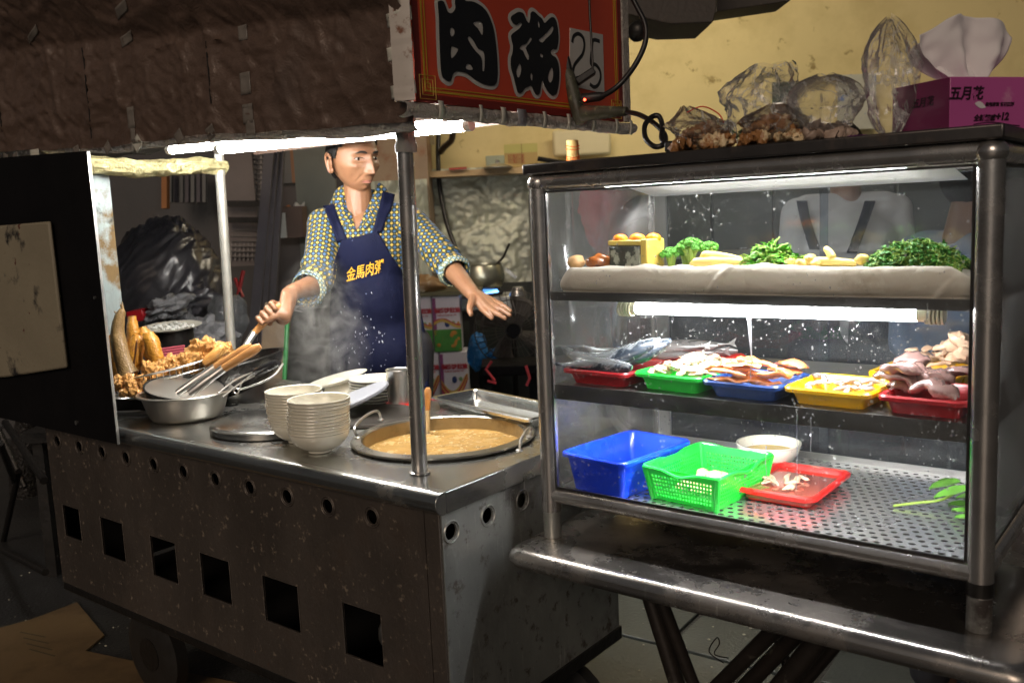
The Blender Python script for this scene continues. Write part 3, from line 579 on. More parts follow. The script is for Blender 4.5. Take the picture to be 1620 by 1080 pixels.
m = MB(); m.box(X0 - .012, X0 + .018, YB - .020, YB - .0135, .806, 1.405); ob('glass_channel', m, alu, cs)
m = MB()
m.box(X0 + .016, X0 + .0195, YF - .0085, YF - .0045, .8065, 1.4045); m.box(X1 - .0215, X1 - .0182, YF - .0085, YF - .0045, .8065, 1.4045); m.box(X0 + .02, X1 - .022, YF - .0087, YF - .0043, .8062, .8095); m.box(X0 + .02, X1 - .022, YF - .0087, YF - .0043, 1.4005, 1.4048)
m.box(X1 - .003, X1 + .004, YF + .02, YB - .02, .8062, .810); m.box(X1 - .003, X1 + .004, YF + .02, YB - .02, 1.400, 1.4048)
ob('glass_seal', m, rubber, cs)
random.seed(21); m = MB()                              # drops of condensation on the pane
for k in range(1700):
    x = random.uniform(.10, .84); z = random.triangular(.83, 1.37, 1.10); r = random.choice([.0004, .0005, .0006, .0008, .0011, .0016 if k % 3 == 0 else .0005]);
    if noise.noise(V(x * 9, z * 9, 2)) < random.uniform(-.5, .15): continue
    m.ell(V(x, YF - .0083, z), r, r * .45, r * random.uniform(.9, 1.7), nu=6, nv=4)
ob('water_drops', m, film('drop_water', (1, 1, 1), .35, 1.0, (5, 0, 0), (.9, .92, .95), .02), cs, kind='stuff')
runm = film('run_water', (1, 1, 1), .5, 1.0, (5, 0, 0), (.85, .88, .92), .02)
for px, a, b in ((1188, 575, 600), (1283, 660, 720), (1212, 705, 770), (1261, 650, 780), (1467, 480, 505)):
    m = MB(); m.tube([on(px + 2 * noise.noise(V(t * .05, px, 0)), t, y=YF - .0084) for t in range(a, b, 6)], .0008, 5); ob('water_run', m, runm, cs)
m = MB(); m.tube([on(1185 + t * .06, 500 + t, y=YF - .0084) for t in range(0, 80, 8)], [.0045 - .0004 * k for k in range(10)], 6)
m.v = [V(v.x, YF - .0084 + (v.y - YF + .0084) * .3, v.z) for v in m.v]; ob('water_run', m, runm, cs)
# shelves
shm = mat('shelf_steel', (.20, .20, .19), .35, .9, .25, 10, bump=.1)
m = MB(); m.box(X0 + .012, X1 - .022, YF + .012, YB - .03, .9995, 1.001); m.box(X0 + .012, X1 - .022, YF + .003, YF + .012, .990, 1.020); m.box(X0 + .012, X1 - .022, YF + .012, YB - .03, 1.017, 1.019)
ob('middle_shelf', m, shm, cs)
m = MB(); m.box(X0 + .012, X1 - .022, YF + .012, YB - .04, 1.196, 1.199); m.box(X0 + .012, X1 - .022, YF + .002, YF + .012, 1.190, 1.207); ob('upper_shelf', m, shm, cs)
# perforated floor tray
loops = [[(X0 + .01, YF + .002), (X1 - .022, YF + .002), (X1 - .022, YB - .03), (X0 + .00, YB - .03)]]
rows = 22
for j in range(rows):
    y = YF + .022 + j * (YB - .06 - YF - .012) / (rows - 1)
    nx = 38
    for i in range(nx):
        x = X0 + .03 + (i + (.5 if j % 2 else 0)) * .0198
        if x > X1 - .04: continue
        loops.append([(x + .0058 * cos(2 * pi * k / 8), y + .0052 * sin(2 * pi * k / 8)) for k in range(8)])
me = flat_poly(loops, .0008); me.transform(Matrix.Translation((0, 0, .8015))); fin(me)
ob('perforated_tray', me, mat('tray_steel', (.68, .68, .68), .26, .9, .15, 8, bump=.05, bs=60, rvar=.08), cs)
m = MB(); m.box(X0 + .012, X1 - .022, YB - .034, YB - .030, .800, .816); ob('tray_lip', m, alu, cs); m = MB(); m.box(X0 + .012, X1 - .022, YF + .0, YF + .003, .7995, .8075); ob('tray_lip', m, alu, cs)
m = MB(); m.box(X0 + .012, X1 - .022, YF + .01, YB - .03, .777, .779); ob('drip_tray', m, dark_in, cs)
case_tube = glow('case_tube', (.97, .98, 1), 42)
# lit tubes of the case
yellowed = mat('yellowed_plastic', (.62, .60, .42), .35, 0, .2, 20, sss=0)
lt = lamp('display_case_lamp', on(1008, 487, y=.335), on(1452, 497, y=.335), .0115, 'lit tube with yellowed holders under the upper shelf of the glass case', holder=yellowed, casing=False, mt=case_tube)
for px in (990, 1478):
    c = on(px, 488 if px < 1100 else 498, y=.335); m = MB()
    for k in range(5): m.cyl(c + V(-.012 + k * .006, 0, 0), c + V(-.0085 + k * .006, 0, 0), .0152 + (.0008 if k % 2 else 0), None, 16)
    ob('tube_holder', m, yellowed, lt)
lamp('display_case_lamp', (.18, .345, 1.413), (.74, .345, 1.413), .0085, 'lit tube under the top board of the glass case, above the vegetables', casing=True, mt=case_tube)

m = MB(); m.grid(lambda u, v: (.13 + .64 * u, .36 + .26 * v, 1.4355 - .047 * v), 8, 6); ob('glow_band_panel', m, mat('glow_band_white', (.9, .9, .9), .6), cs, solid=.001)  # slanted white panel added to catch the tube light as a bright band
lp_ = thing('assumed_led_strip', 'assumed slim lit strip, added unseen under the middle shelf, above the blue tub and green basket', 'lamp', (.47, .288, .99))  # assumed light source, hidden behind the shelf lip, added to brighten the lower compartment
m = MB(); m.cyl(V(.13, .289, .9955), V(.82, .289, .9955), .0033, None, 8); ob('tube', m, glow('assumed_led_light', (1, .99, 1), 165), lp_)
m = MB(); m.box(.12, .83, .2845, .2915, .9972, .9994); ob('casing', m, fixw, lp_)
# ================================================================== tubs, trays, baskets
def tub(name, label, cat, mt, c, w_, d_, h, z, rot=0, taper=.85, lip=.008, th=.002, group=None, wavy=0, bulge=0):
    """rounded open tub: outer wall, rim, inner wall, floor - one shell; w_ along x, d_ along y before rotation"""
    m = MB(); prof = []                                # (scale offset inwards, z)
    rimw, ri = lip, .018
    def ring(ins, zz):
        L = rndpoly(0, 0, w_ - 2 * ins, d_ - 2 * ins, max(.006, ri - ins * .4), 5); out = []
        for x, y in L:
            dz = -wavy * math.exp(-(x / (w_ * .22)) ** 2) if (wavy and zz > h * .55) else 0
            out.append(V(x, y, zz + dz))
        return out
    ti = (1 - taper) * min(w_, d_) / 2
    seq = [(ti + rimw, .0), (rimw + ti * .5, h * .5), (rimw, h - .006), (rimw * .3, h - .0055), (0, h - .009), (-.0005, h - .003), (rimw * .3, h), (rimw, h - .001), (rimw + th, h - .004), (rimw + th + ti * .5, h * .5), (ti + rimw + th, th * 1.5)]
    R_ = [ring(*q) for q in seq]; n = len(R_[0])
    m.add([v for r_ in R_ for v in r_], [(i * n + k, i * n + (k + 1) % n, (i + 1) * n + (k + 1) % n, (i + 1) * n + k) for i in range(len(seq) - 1) for k in range(n)] + [tuple(range(n))[::-1], tuple((len(seq) - 1) * n + k for k in range(n))])
    t = thing(name, label, cat, (c[0], c[1], z), radians(rot), group)
    return t, m
def plas(n, c, rough=.3): return mat(n, c, rough, 0, .08, 8, coat=.2, sss=0, bump=.03)
pblue, pred, pgreen, pyel = plas('blue_plastic', (.006, .05, .72)), plas('red_plastic', (.72, .012, .008)), plas('green_plastic', (.015, .66, .05)), plas('yellow_plastic', (.82, .46, .003))
pdblue = plas('dark_blue_plastic', (.012, .05, .22)); pdred = plas('deep_red_plastic', (.35, .01, .015))
t, m = tub('blue_tub', 'deep empty blue plastic tub in the bottom left of the glass case', 'tub', pblue, (.186, .384), .166, .236, .078, .803, -7, .86); ob('shell', m, pblue, t, local=True)
# green basket with real mesh holes
t = thing('green_basket', 'bright green perforated plastic basket holding pale garlic in the glass case', 'basket', (.362, .400, .803), radians(-5))
bw, bd, bh = .162, .205, .066
def wall(x0, y0, x1, y1, ins, name):
    a, b = V(x0, y0, 0), V(x1, y1, 0); L = (b - a).length; d = (b - a) / L; nrm = V(-d.y, d.x, 0)
    nx = int(L / .0072); lp = [[(0, 0), (L, 0), (L, bh), (0, bh)]]
    for i in range(nx - 3):
        for j in range(6):
            cx = (i + 2) * L / nx; cz = .010 + j * .0078
            q = .0021; lp.append([(cx - q, cz - q), (cx + q, cz - q), (cx + q, cz + q), (cx - q, cz + q)])
    me = flat_poly(lp, .0009)
    for v in me.vertices:
        s_, z, o_ = v.co.x, v.co.y, v.co.z; k = 1 - z / bh; sc = 1 - 2 * ins * k / L
        p = (a + b) / 2 + d * ((s_ - L / 2) * sc) + nrm * (o_ + ins * k * 1.0) + V(0, 0, z - (.010 * math.exp(-((s_ - L / 2) / .03) ** 2) if z > bh - .004 else 0)); v.co = p
    fin(me); ob(name, me, pgreen, t, local=True)
ins = .012; hx_, hy_ = bw / 2, bd / 2
for a in ((-hx_, -hy_, hx_, -hy_), (hx_, -hy_, hx_, hy_), (hx_, hy_, -hx_, hy_), (-hx_, hy_, -hx_, -hy_)): wall(*a, ins, 'mesh_wall')
m = MB(); m.prism(rndpoly(0, 0, bw - 2 * ins + .002, bd - 2 * ins + .002, .006), 0, .002); ob('floor', m, pgreen, t, local=True)
L = rndpoly(0, 0, bw + .008, bd + .008, .014, 5); m = MB()
pts = [V(x, y, bh - (.010 * math.exp(-(x / .03) ** 2) if abs(y) > hy_ - .002 else 0) - (.010 * math.exp(-(y / .03) ** 2) if abs(x) > hx_ - .002 else 0)) for x, y in L]
P2 = []
for i in range(len(pts)):
    a, b = pts[i], pts[(i + 1) % len(pts)]; kk = max(1, int((b - a).length / .008))
    for j in range(kk):
        q = a.lerp(b, j / kk); zz = bh - (.010 * math.exp(-(q.x / .03) ** 2) if abs(q.y) > hy_ - .002 else 0) - (.010 * math.exp(-(q.y / .03) ** 2) if abs(q.x) > hx_ - .002 else 0); P2.append(V(q.x, q.y, zz))
m.tube(P2, .0034, 8, closed=True); ob('rim', m, pgreen, t, local=True)
for sx in (-1, 1):
    for sy in (-1, 1):
        m = MB(); m.tube([V(sx * (hx_ - ins), sy * (hy_ - ins), 0), V(sx * hx_ * .995, sy * hy_ * .995, bh)], .006, 8); ob('corner_post', m, pgreen, t, local=True)
t, m = tub('red_tray', 'shallow red plastic tray of water and squid pieces on the perforated floor', 'tray', pred, (.500, .487), .158, .212, .026, .8035, 0, .88, .009); ob('shell', m, pred, t, local=True)
m = MB(); m.prism(rndpoly(0, 0, .130, .182, .012), .004, .0165)
water = mat('murky_water', (.30, .06, .04), .05, 0, .2, 8, coat=1); ob('water', m, water, t, local=True)
# bowl behind
def bowl_prof(r, h, th=.0022):
    pr = [(r * .36, 0), (r * .40, .001), (r * .40, .006)]
    for k in range(1, 9): a = k / 8; pr.append((r * (.40 + .60 * sin(a * pi / 2) ** .9), .006 + (h - .006) * (a ** 1.35)))
    pr[-1] = (r * .982, h - .0035); pr += [(r * 1.018, h - .0022), (r * 1.028, h - .0006), (r * 1.018, h + .0010), (r * .985, h + .0010)]
    for k in range(8, 0, -1): a = k / 8; pr.append((r * (.40 + .60 * sin(a * pi / 2) ** .9) - th * 1.2, .006 + th + (h - .006 - th) * (a ** 1.35)))
    return pr + [(0.0002, .006 + th)]
t = thing('porcelain_bowl', 'white porcelain bowl of yellow sauce standing behind the green basket', 'bowl', (.393, .620, .8035))
m = MB(); m.lathe(bowl_prof(.066, .055), 36); ob('shell', m, porcelain, t, local=True)
m = MB(); m.lathe([(.0002, .0365), (.055, .0363), (.056, .035)], 28); ob('sauce', m, mat('yellow_sauce', (.62, .42, .10), .2, 0, .2, 30), t, local=True)
# middle shelf trays
MZ = 1.0195
def tray(label, mt, c, w_, d_, h, rot, name, taper=.86): t, m = tub(name, label, 'tray', mt, c, w_, d_, h, MZ, rot, taper, .008); ob('shell', m, mt, t, local=True); return t
tray('red tray of silvery fish at the left end of the middle shelf', pdred, (.172, .372), .158, .165, .031, -3, 'red_tray')
tray('deep green tray of pale shellfish meat beside the silvery fish', pgreen, (.335, .385), .150, .185, .034, -6, 'green_tray')
tray('dark blue tray heaped with orange squid, in the middle of the shelf', pdblue, (.480, .360), .150, .150, .031, -4, 'blue_tray')
tray('yellow tray of wet grey squid strips in front on the middle shelf', pyel, (.632, .365), .150, .155, .031, -3, 'yellow_tray')
tray('yellow tray holding peeled beige meat at the back of the middle shelf', pyel, (.718, .560), .150, .175, .033, -4, 'yellow_tray')
tray('red tray piled with dark octopus at the right end of the middle shelf', pdred, (.783, .362), .138, .155, .031, -2, 'red_tray')
tray('flat red tray of dark fish at the back of the middle shelf', pred, (.235, .580), .180, .170, .022, -8, 'red_tray')
# ------------------------------------------------------------------ food helpers
def blobs(name, label, cat, group, spots, mt, rmin, rmax, jit=.35, flat=.8, el=1.4, fr=10, seed=1, pile=True):
    """many separate pieces, each a thing; spots = list of (x,y,z)"""
    random.seed(seed); vari = []
    for k in range(4):
        m = MB(); m.ell(V(0, 0, 0), el, 1, flat, nu=14, nv=9, jit=jit, fr=fr); me = m.mesh(name); me.materials.append(mt); vari.append(me)
    for i, p in enumerate(spots):
        o = bpy.data.objects.new(name, vari[i % 4]); COL.objects.link(o); r = random.uniform(rmin, rmax)
        o.location = p; o.scale = (r, r, r); o.rotation_euler = (random.uniform(-.4, .4), random.uniform(-.4, .4), random.uniform(0, 6.3)); tag(o, label, cat, group)
def pile(cx, cy, w_, d_, z, h, n, rot=0, seed=1, pw=1.0):
    random.seed(seed); out = []; R_ = radians(rot)
    for _ in range(n):
        a, b = random.uniform(-1, 1), random.uniform(-1, 1); k = max(0, 1 - max(abs(a), abs(b)) ** 2)
        x, y = a * w_ / 2, b * d_ / 2; out.append(V(cx + x * cos(R_) - y * sin(R_), cy + x * sin(R_) + y * cos(R_), z + h * k * random.uniform(.3, 1) ** .5 * pw))
    return out
def fish(name, label, group, pos, yaw, L, mt, roll=0, bend=.2, pitch=0, h=.2, w_=.13):
    m = MB(); N = 14; pts = []; 
    vs = []; fs = []
    for i in range(N + 1):
        u = i / N; r = sin(pi * min(1, u * 1.02 + .02) ** .75) ** .8 * (1 - .25 * u) if u < .9 else .12 + (u - .9) * .3
        x = (u - .5) * L; z = bend * L * ((u - .45) ** 2)
        for k in range(10):
            a = 2 * pi * k / 10; vs.append(V(x, r * w_ * L * .5 * cos(a), z + r * h * L * .5 * sin(a)))
    fs = [(i * 10 + k, i * 10 + (k + 1) % 10, (i + 1) * 10 + (k + 1) % 10, (i + 1) * 10 + k) for i in range(N) for k in range(10)]
    m.add(vs, fs + [tuple(range(10))[::-1]])
    ze = bend * L * .3; m.add([V(.46 * L, 0, ze), V(.60 * L, 0, ze + .10 * L), V(.56 * L, .002, ze + .01 * L), V(.60 * L, 0, ze - .06 * L), V(.46 * L, .003, ze)], [(0, 1, 2), (0, 2, 3)])
    t = thing(name, label, 'fish', pos, yaw, group); t.rotation_euler = (roll, pitch, yaw)
    b = ob('body', m, mt, t, local=True, ang=60)
    me = MB(); me.ell(V(-.43 * L, -w_ * L * .26, .05 * L + bend * L * .18), .012 * L, .008 * L, .012 * L, nu=8, nv=6); ob('eye', me, blk, t, local=True)
    return t
silver = mat('silver_fish', (.62, .66, .70), .16, .7, .45, 18, stretch=(1, 1, 5), dirt=((.015, .025, .04), 7, .46, .06), coat=.6)
darkfish = mat('dark_fish', (.20, .19, .18), .3, .3, .5, 22, dirt=((.35, .34, .32), 16, .6, .1), coat=.6)
random.seed(4)
for k, (x, y, z, yw, L, rl, pt) in enumerate(((.135, .345, 1.058, 2.95, .15, .5, -.1), (.150, .325, 1.056, 3.05, .17, .3, -.15), (.185, .335, 1.066, 3.55, .19, .9, .25), (.215, .350, 1.064, 3.6, .17, .9, .3), (.170, .400, 1.062, 3.3, .17, .6, .15), (.150, .420, 1.058, 3.1, .17, .5, 0))):
    fish('silvery_fish', ('dark backed fish lying lowest at the glass, in the red tray', 'silvery fish with dark back, front of the red tray', 'silvery fish with raised tail, middle of the red tray', 'silvery fish with tail raised against the green tray', 'silvery fish behind the raised tails in the red tray', 'silvery fish at the back of the red tray')[k], 'silver fish in the red tray', (x, y - .012, z + .004), yw, L * 1.15, silver, rl, .35, pt, h=.23)
for k in range(7):
    fish('dark_fish', 'small dark fish laid side by side in the back red tray', 'dark fish in the back red tray', (.20 + .018 * (k % 4) + .01 * (k // 4), .545 + .022 * (k % 4), 1.048 + .016 * (k // 4)), .15 + random.uniform(-.2, .2) + (3.1 if k % 2 else 0), .14, darkfish, random.uniform(-.5, .5), .1)
shell = mat('shellfish_meat', (.64, .42, .29), .3, 0, .18, 20, coat=.4)
blobs('shellfish_piece', 'pale pink shellfish piece heaped in the green tray', 'shellfish', 'shellfish pieces in the green tray', pile(.345, .395, .115, .15, 1.050, .026, 46, -6, 5), shell, .009, .015, .5, .6, 1.4, 12, 6)
orange = mat('orange_squid', (.80, .27, .085), .16, 0, .35, 12, coat=1, dirt=((.85, .52, .38), 14, .56, .08))
random.seed(8)
for k in range(15):
    a = random.uniform(-.35, .35) + (0 if k % 3 else .5); L = random.uniform(.045, .085); r = random.uniform(.009, .015)
    c = V(.478 + random.uniform(-.055, .060), .345 + random.uniform(-.045, .06), 1.050 + .007 * (k % 5)); d = V(cos(a), sin(a), random.uniform(-.15, .15))
    m = MB(); ps = smooth_path([c - d * L / 2, c + V(0, 0, .007), c + d * L / 2 + V(0, 0, -.003)], 4); nn = len(ps); m.tube(ps, [r * (.35 + .65 * sin(pi * (i + .6) / (nn + .2))) for i in range(nn)], 10)
    m.v = [V(v.x + .005 * noise.noise(v * 50), v.y + .006 * noise.noise(v * 50 + V(9, 9, 9)), c.z + (v.z - c.z) * .45 + .006 * noise.noise(v * 60)) for v in m.v]
    tob('squid_piece', m, orange, 'orange squid piece in the heap on the dark blue tray', 'squid', 'orange squid pieces on the blue tray', ang=80)
grey_sq = mat('grey_squid', (.34, .29, .26), .15, 0, .35, 16, coat=1.0, dirt=((.20, .14, .13), 13, .56, .1))
def strips(name, label, cat, group, cx, cy, w_, d_, z, n, mt, L0, L1, r0, r1, seed, hz=.012):
    random.seed(seed)
    for k in range(n):
        a = random.uniform(0, pi); L = random.uniform(L0, L1); c = V(cx + random.uniform(-1, 1) * w_ / 2, cy + random.uniform(-1, 1) * d_ / 2, z + random.random() * hz)
        d = V(cos(a), sin(a), random.uniform(-.1, .25)); s_ = V(-d.y, d.x, 0) * random.uniform(-.4, .4) * L
        ps = smooth_path([c - d * L / 2, c + s_ * .5 + V(0, 0, .004), c + d * L / 2], 4); nn = len(ps); r = random.uniform(r0, r1)
        m = MB(); m.tube(ps, [r * (.4 + .6 * sin(pi * (i + .5) / nn)) * (1 + .2 * noise.noise(V(i, k, 0))) for i in range(nn)], 8)
        m.v = [V(v.x, v.y, c.z + (v.z - c.z) * .6) + V(.5, .5, 1) * (.0045 * noise.noise(v * 110)) for v in m.v]
        tob(name, m, mt, label, cat, group, ang=80)
strips('squid_strip', 'wet grey squid strip lying in the front yellow tray', 'squid', 'grey squid strips in the yellow tray', .635, .370, .10, .10, 1.040, 22, grey_sq, .018, .05, .003, .007, 31, .012)
beige = mat('beige_meat', (.50, .33, .22), .4, 0, .2, 14, coat=.3)
strips('meat_strip', 'peeled beige meat strip in the back yellow tray', 'meat', 'beige meat strips at the back', .735, .545, .10, .12, 1.048, 24, beige, .025, .055, .005, .010, 33, .045)
blobs('meat_piece', 'round beige ear-like meat piece on top of the back heap', 'meat', 'round meat pieces on the back heap', [V(.79, .50, 1.115), V(.80, .49, 1.09), V(.775, .52, 1.10), V(.80, .53, 1.10), V(.775, .50, 1.08)], beige, .014, .021, .4, .8, 1.1, 8, 9)
octo = mat('dark_octopus', (.22, .13, .115), .22, 0, .4, 10, coat=.9, dirt=((.50, .42, .40), 12, .57, .12))
random.seed(12)
for k in range(13):
    c = V(.775 + random.uniform(-.05, .05), .36 + random.uniform(-.05, .07), 1.052 + .008 * (k % 5)); a = random.uniform(-.5, .5); L = random.uniform(.05, .085); d = V(cos(a), sin(a), random.uniform(-.2, .15))
    ps = smooth_path([c - d * L / 2, c + V(0, 0, .008), c + d * L / 2 + V(0, 0, -.006)], 5); nn = len(ps); r = random.uniform(.011, .018)
    m = MB(); m.tube(ps, [r * (.3 + .7 * sin(pi * (i + .7) / (nn + .4))) for i in range(nn)], 12); m.v = [V(v.x, v.y, c.z + (v.z - c.z) * .6) + V(.006, .006, .009) * noise.noise(v * 48) + V(0, .002, .004) * noise.noise(v * 120) for v in m.v]
    tob('octopus_piece', m, octo, 'dark glossy octopus piece in the red tray at the right', 'octopus', 'octopus pieces in the right red tray', ang=80)
strips('squid_strip', 'pale squid piece lying in the water of the red tray', 'squid', 'squid pieces in the red tray of water', .485, .475, .07, .07, .822, 12, shell, .02, .04, .004, .007, 35, .004)
blobs('garlic_clove', 'pale cream garlic clove heaped in the green basket', 'garlic', 'garlic cloves in the green basket', pile(.365, .405, .085, .10, .816, .026, 34, 0, 7), mat('garlic', (.60, .54, .27), .35, 0, .1, 20, coat=.3), .008, .013, .25, .8, 1.5, 8, 3)
# ------------------------------------------------------------------ upper shelf: lined tray with vegetables
linen = mat('cream_cloth', (.56, .51, .42), .75, 0, .14, 4, dirt=((.40, .33, .24), 6, .58, .12), wrinkle=(7, .35, .012), sheen=.1)
m = MB()
def cloth(u, v):
    x = X0 + .022 + (X1 - X0 - .046) * u; n1 = noise.noise(V(x * 7, v * 2, 0)); n2 = noise.noise(V(x * 26, v * 5, 3))
    if v < .12: k = v / .12; y, z = YF + .020 + .0, 1.203 + .006 * k
    elif v < .55: k = (v - .12) / .43; y, z = YF + .020 - .011 * sin(pi * k) ** .6 + .003 * n1, 1.209 + (.046 + .007 * noise.noise(V(x * 5, 9, 0))) * k
    else: k = (v - .55) / .45; y, z = YF + .020 + .20 * k, 1.255 + .007 * noise.noise(V(x * 5, 9, 0)) - .018 * k + .006 * n2 * (1 - k)
    e = min(u, 1 - u) * 18
    if e < 1: z = 1.205 + (z - 1.205) * (.55 + .45 * sin(e * pi / 2)); y += .02 * (1 - sin(e * pi / 2))
    for fx in (.44, .82): y -= .004 * math.exp(-((x - fx - (z - 1.23) * .9) / .006) ** 2)
    return (x, y, z)
m.grid(cloth, 220, 44)
ct = thing('cloth_lined_tray', 'long tray wrapped in cream cloth across the upper shelf of the case', 'tray', (.47, .45, 1.2))
ob('cloth', m, linen, ct, ang=80, solid=.002)
m = MB(); m.box(X0 + .03, X1 - .04, YF + .20, YB - .05, 1.2, 1.228); ob('tray_body', m, alu, ct)
UZ = 1.252
gjelly = mat('marbled_aspic', (.055, .060, .050), .2, 0, .4, 10, dirt=((.36, .38, .30), 30, .50, .06), coat=.6); cream = mat('egg_layer', (.66, .48, .10), .3, 0, .1, 10)
ap = thing('marbled_egg_block', 'square block of dark marbled egg jelly with orange yolks on top, on the cloth tray', 'food', (.246, .335, UZ), radians(-8))
m = MB(); m.box(-.042, .034, -.028, .028, 0, .042); ob('block', m, gjelly, ap, local=True, bevel=.003)
m = MB(); m.box(-.043, .035, -.029, .029, .0425, .052); ob('egg_layer', m, cream, ap, local=True, bevel=.002)
m = MB(); m.box(.0345, .050, -.028, .028, 0, .054); ob('egg_side', m, cream, ap, local=True, bevel=.003)
yolk = mat('orange_yolk', (.90, .22, .002), .4, 0, .1, 10, coat=.1, spec=.3)
for x, y in ((-.024, -.014), (-.004, .012), (.018, -.012), (.036, .012)):
    m = MB(); m.ell(V(x, y, .053), .0155, .014, .011); ob('yolk', m, yolk, ap, local=True)
brownm = mat('glazed_brown', (.34, .10, .02), .2, 0, .5, 18, coat=.8, dirt=((.06, .02, .01), 20, .56, .08)); tanm = mat('tan_bun', (.55, .33, .14), .5, 0, .25, 20)
m = MB(); m.ell(V(.166, .33, UZ + .010), .026, .024, .016, jit=.3, nu=20, nv=12); tob('braised_egg', m, brownm, 'glazed dark brown braised piece just left of the marbled block', 'food', ang=80)
m = MB(); m.ell(V(.112, .33, UZ + .010), .017, .02, .014, jit=.2, nu=20, nv=12); tob('fried_tofu', m, tanm, 'tan fried piece at the left end of the cloth tray', 'food', ang=80)
# broccoli
brg = mat('broccoli_green', (.06, .24, .012), .7, 0, .6, 60, bump=.8, bs=300); brs = mat('broccoli_stem', (.22, .34, .05), .5, 0, .2, 20)
random.seed(14)
for k, (x, y, z, s_) in enumerate(((.318, .345, UZ + .012, .9), (.352, .36, UZ + .022, 1.25), (.378, .38, UZ + .020, .9), (.330, .38, UZ + .014, .9))):
    t = thing('broccoli_floret', ('small floret in front, next to the marbled block', 'largest dark green broccoli floret, standing tallest', 'light green floret behind the white vegetable', 'broccoli floret at the back of the group')[k], 'broccoli', (x, y, z), random.random() * 6, 'broccoli florets on the cloth tray')
    m = MB()
    for a in range(5): m.tube([V(0, 0, -.012), V(.007 * cos(a * 1.25) * s_, .007 * sin(a * 1.25) * s_, .004), V(.013 * cos(a * 1.25) * s_, .013 * sin(a * 1.25) * s_, .013)], [.006, .004, .003], 8)
    ob('stem', m, brs, t, local=True)
    m = MB()
    for a in range(70):
        th, ph = random.uniform(0, 2 * pi), random.uniform(0, 1.25); r = .022 * s_; c = V(r * sin(ph) * cos(th), r * sin(ph) * sin(th), .004 + r * .8 * cos(ph)); m.ell(c, .0045, .0045, .0045, nu=7, nv=5, jit=.8, fr=14)
    ob('buds', m, brg, t, local=True, ang=50)
bam = mat('bamboo_shoot', (.80, .62, .18), .32, 0, .12, 16, coat=.4)
def shoot(a, b, r0, r1, label):
    m = MB(); a, b = Vector(a), Vector(b); N = 12
    m.tube([a.lerp(b, i / N) + V(0, 0, .003 * sin(pi * i / N)) for i in range(N + 1)], [r0 * sqrt(max(.05, 1 - (1 - i / 2) ** 2)) if i < 2 else (r0 + (r1 - r0) * i / N) * (1 - .06 * (i % 3 == 0)) for i in range(N + 1)], 14)
    tob('bamboo_shoot', m, bam, label, 'vegetable', 'bamboo shoots on the cloth tray', ang=60)
shoot((.388, .325, UZ + .020), (.470, .345, UZ + .010), .0115, .004, 'plump white shoot resting on the others by the broccoli')
shoot((.372, .315, UZ + .006), (.485, .325, UZ + .006), .012, .008, 'yellowish shoot lying lowest beside the broccoli')
shoot((.42, .345, UZ + .006), (.50, .35, UZ + .004), .011, .006, 'pale shoot behind, reaching towards the leafy greens')
shoot((.575, .325, UZ + .006), (.665, .335, UZ + .005), .010, .006, 'flat pale shoot between the two heaps of greens')
shoot((.628, .33, UZ + .012), (.612, .34, UZ + .030), .008, .005, 'pointed shoot sticking up between the heaps of greens')
m_ = mat('ginger', (.70, .50, .12), .4, 0, .2, 20)
blobs('ginger_piece', 'rounded yellow ginger piece between the two heaps of greens', 'ginger', 'ginger pieces on the cloth tray', [V(.560, .32, UZ + .006), V(.578, .318, UZ + .006), V(.590, .33, UZ + .012), V(.603, .32, UZ + .006), V(.676, .33, UZ + .012), V(.545, .33, UZ + .005)], m_, .009, .011, .25, .9, 1.2, 6, 2)
leafA = mat('leaf_green', (.075, .30, .008), .45, 0, .5, 20, spec=.4); leafB = mat('herb_green', (.035, .19, .008), .55, 0, .55, 24)
def greens(name, label, cx, cy, z, w_, d_, h, n, mt, seed, fine=1, cat='greens'):
    random.seed(seed); m = MB(); st = MB()
    for k in range(n):
        a, b = random.uniform(-1, 1), random.uniform(-1, 1); kk = max(0, 1 - (a * a + b * b) * .7); c = V(cx + a * w_ / 2, cy + b * d_ / 2, z + h * kk * random.random() ** .6)
        d = V(random.uniform(-1, 1), random.uniform(-1, 1), random.uniform(-.4, .6)).normalized(); sd = d.cross(V(random.random(), random.random(), 1)).normalized(); up = sd.cross(d)
        L = random.uniform(.010, .020) * fine; w0 = L * random.uniform(.22, .4)
        m.add([c, c + d * L * .4 + sd * w0 + up * .001, c + d * L + up * -.003, c + d * L * .4 - sd * w0 + up * .001, c + d * L * .45 + up * .0025], [(0, 1, 4), (1, 2, 4), (2, 3, 4), (3, 0, 4)])
        if k % 4 == 0: st.tube([c - d * L, c + up * .003, c + d * L * 1.2], .0009 * fine + .0004, 5)
    t = thing(name, label, cat, (cx, cy, z)); ob('leaves', m, mt, t, ang=30, kind='stuff'); ob('stems', st, brs, t, kind='stuff')
greens('leafy_greens', 'heap of tangled bright leafy greens in the middle of the cloth tray', .515, .345, UZ, .085, .06, .036, 900, leafA, 51, 1.1)
greens('coriander_heap', 'large heap of dark green coriander at the right end of the cloth tray', .755, .345, UZ - .004, .145, .09, .046, 2600, leafB, 52, .62, 'herbs')
m = MB(); q = on(1412, 405, y=.40); m.add([q + V(0, 0, 0), q + V(.004, 0, .012), q + V(.002, 0, .026), q + V(-.002, .001, .012)], [(0, 1, 2, 3)])
tob('loose_leaf', m, leafA, 'single bright leaf standing upright left of the coriander', 'leaf', solid=.0006)
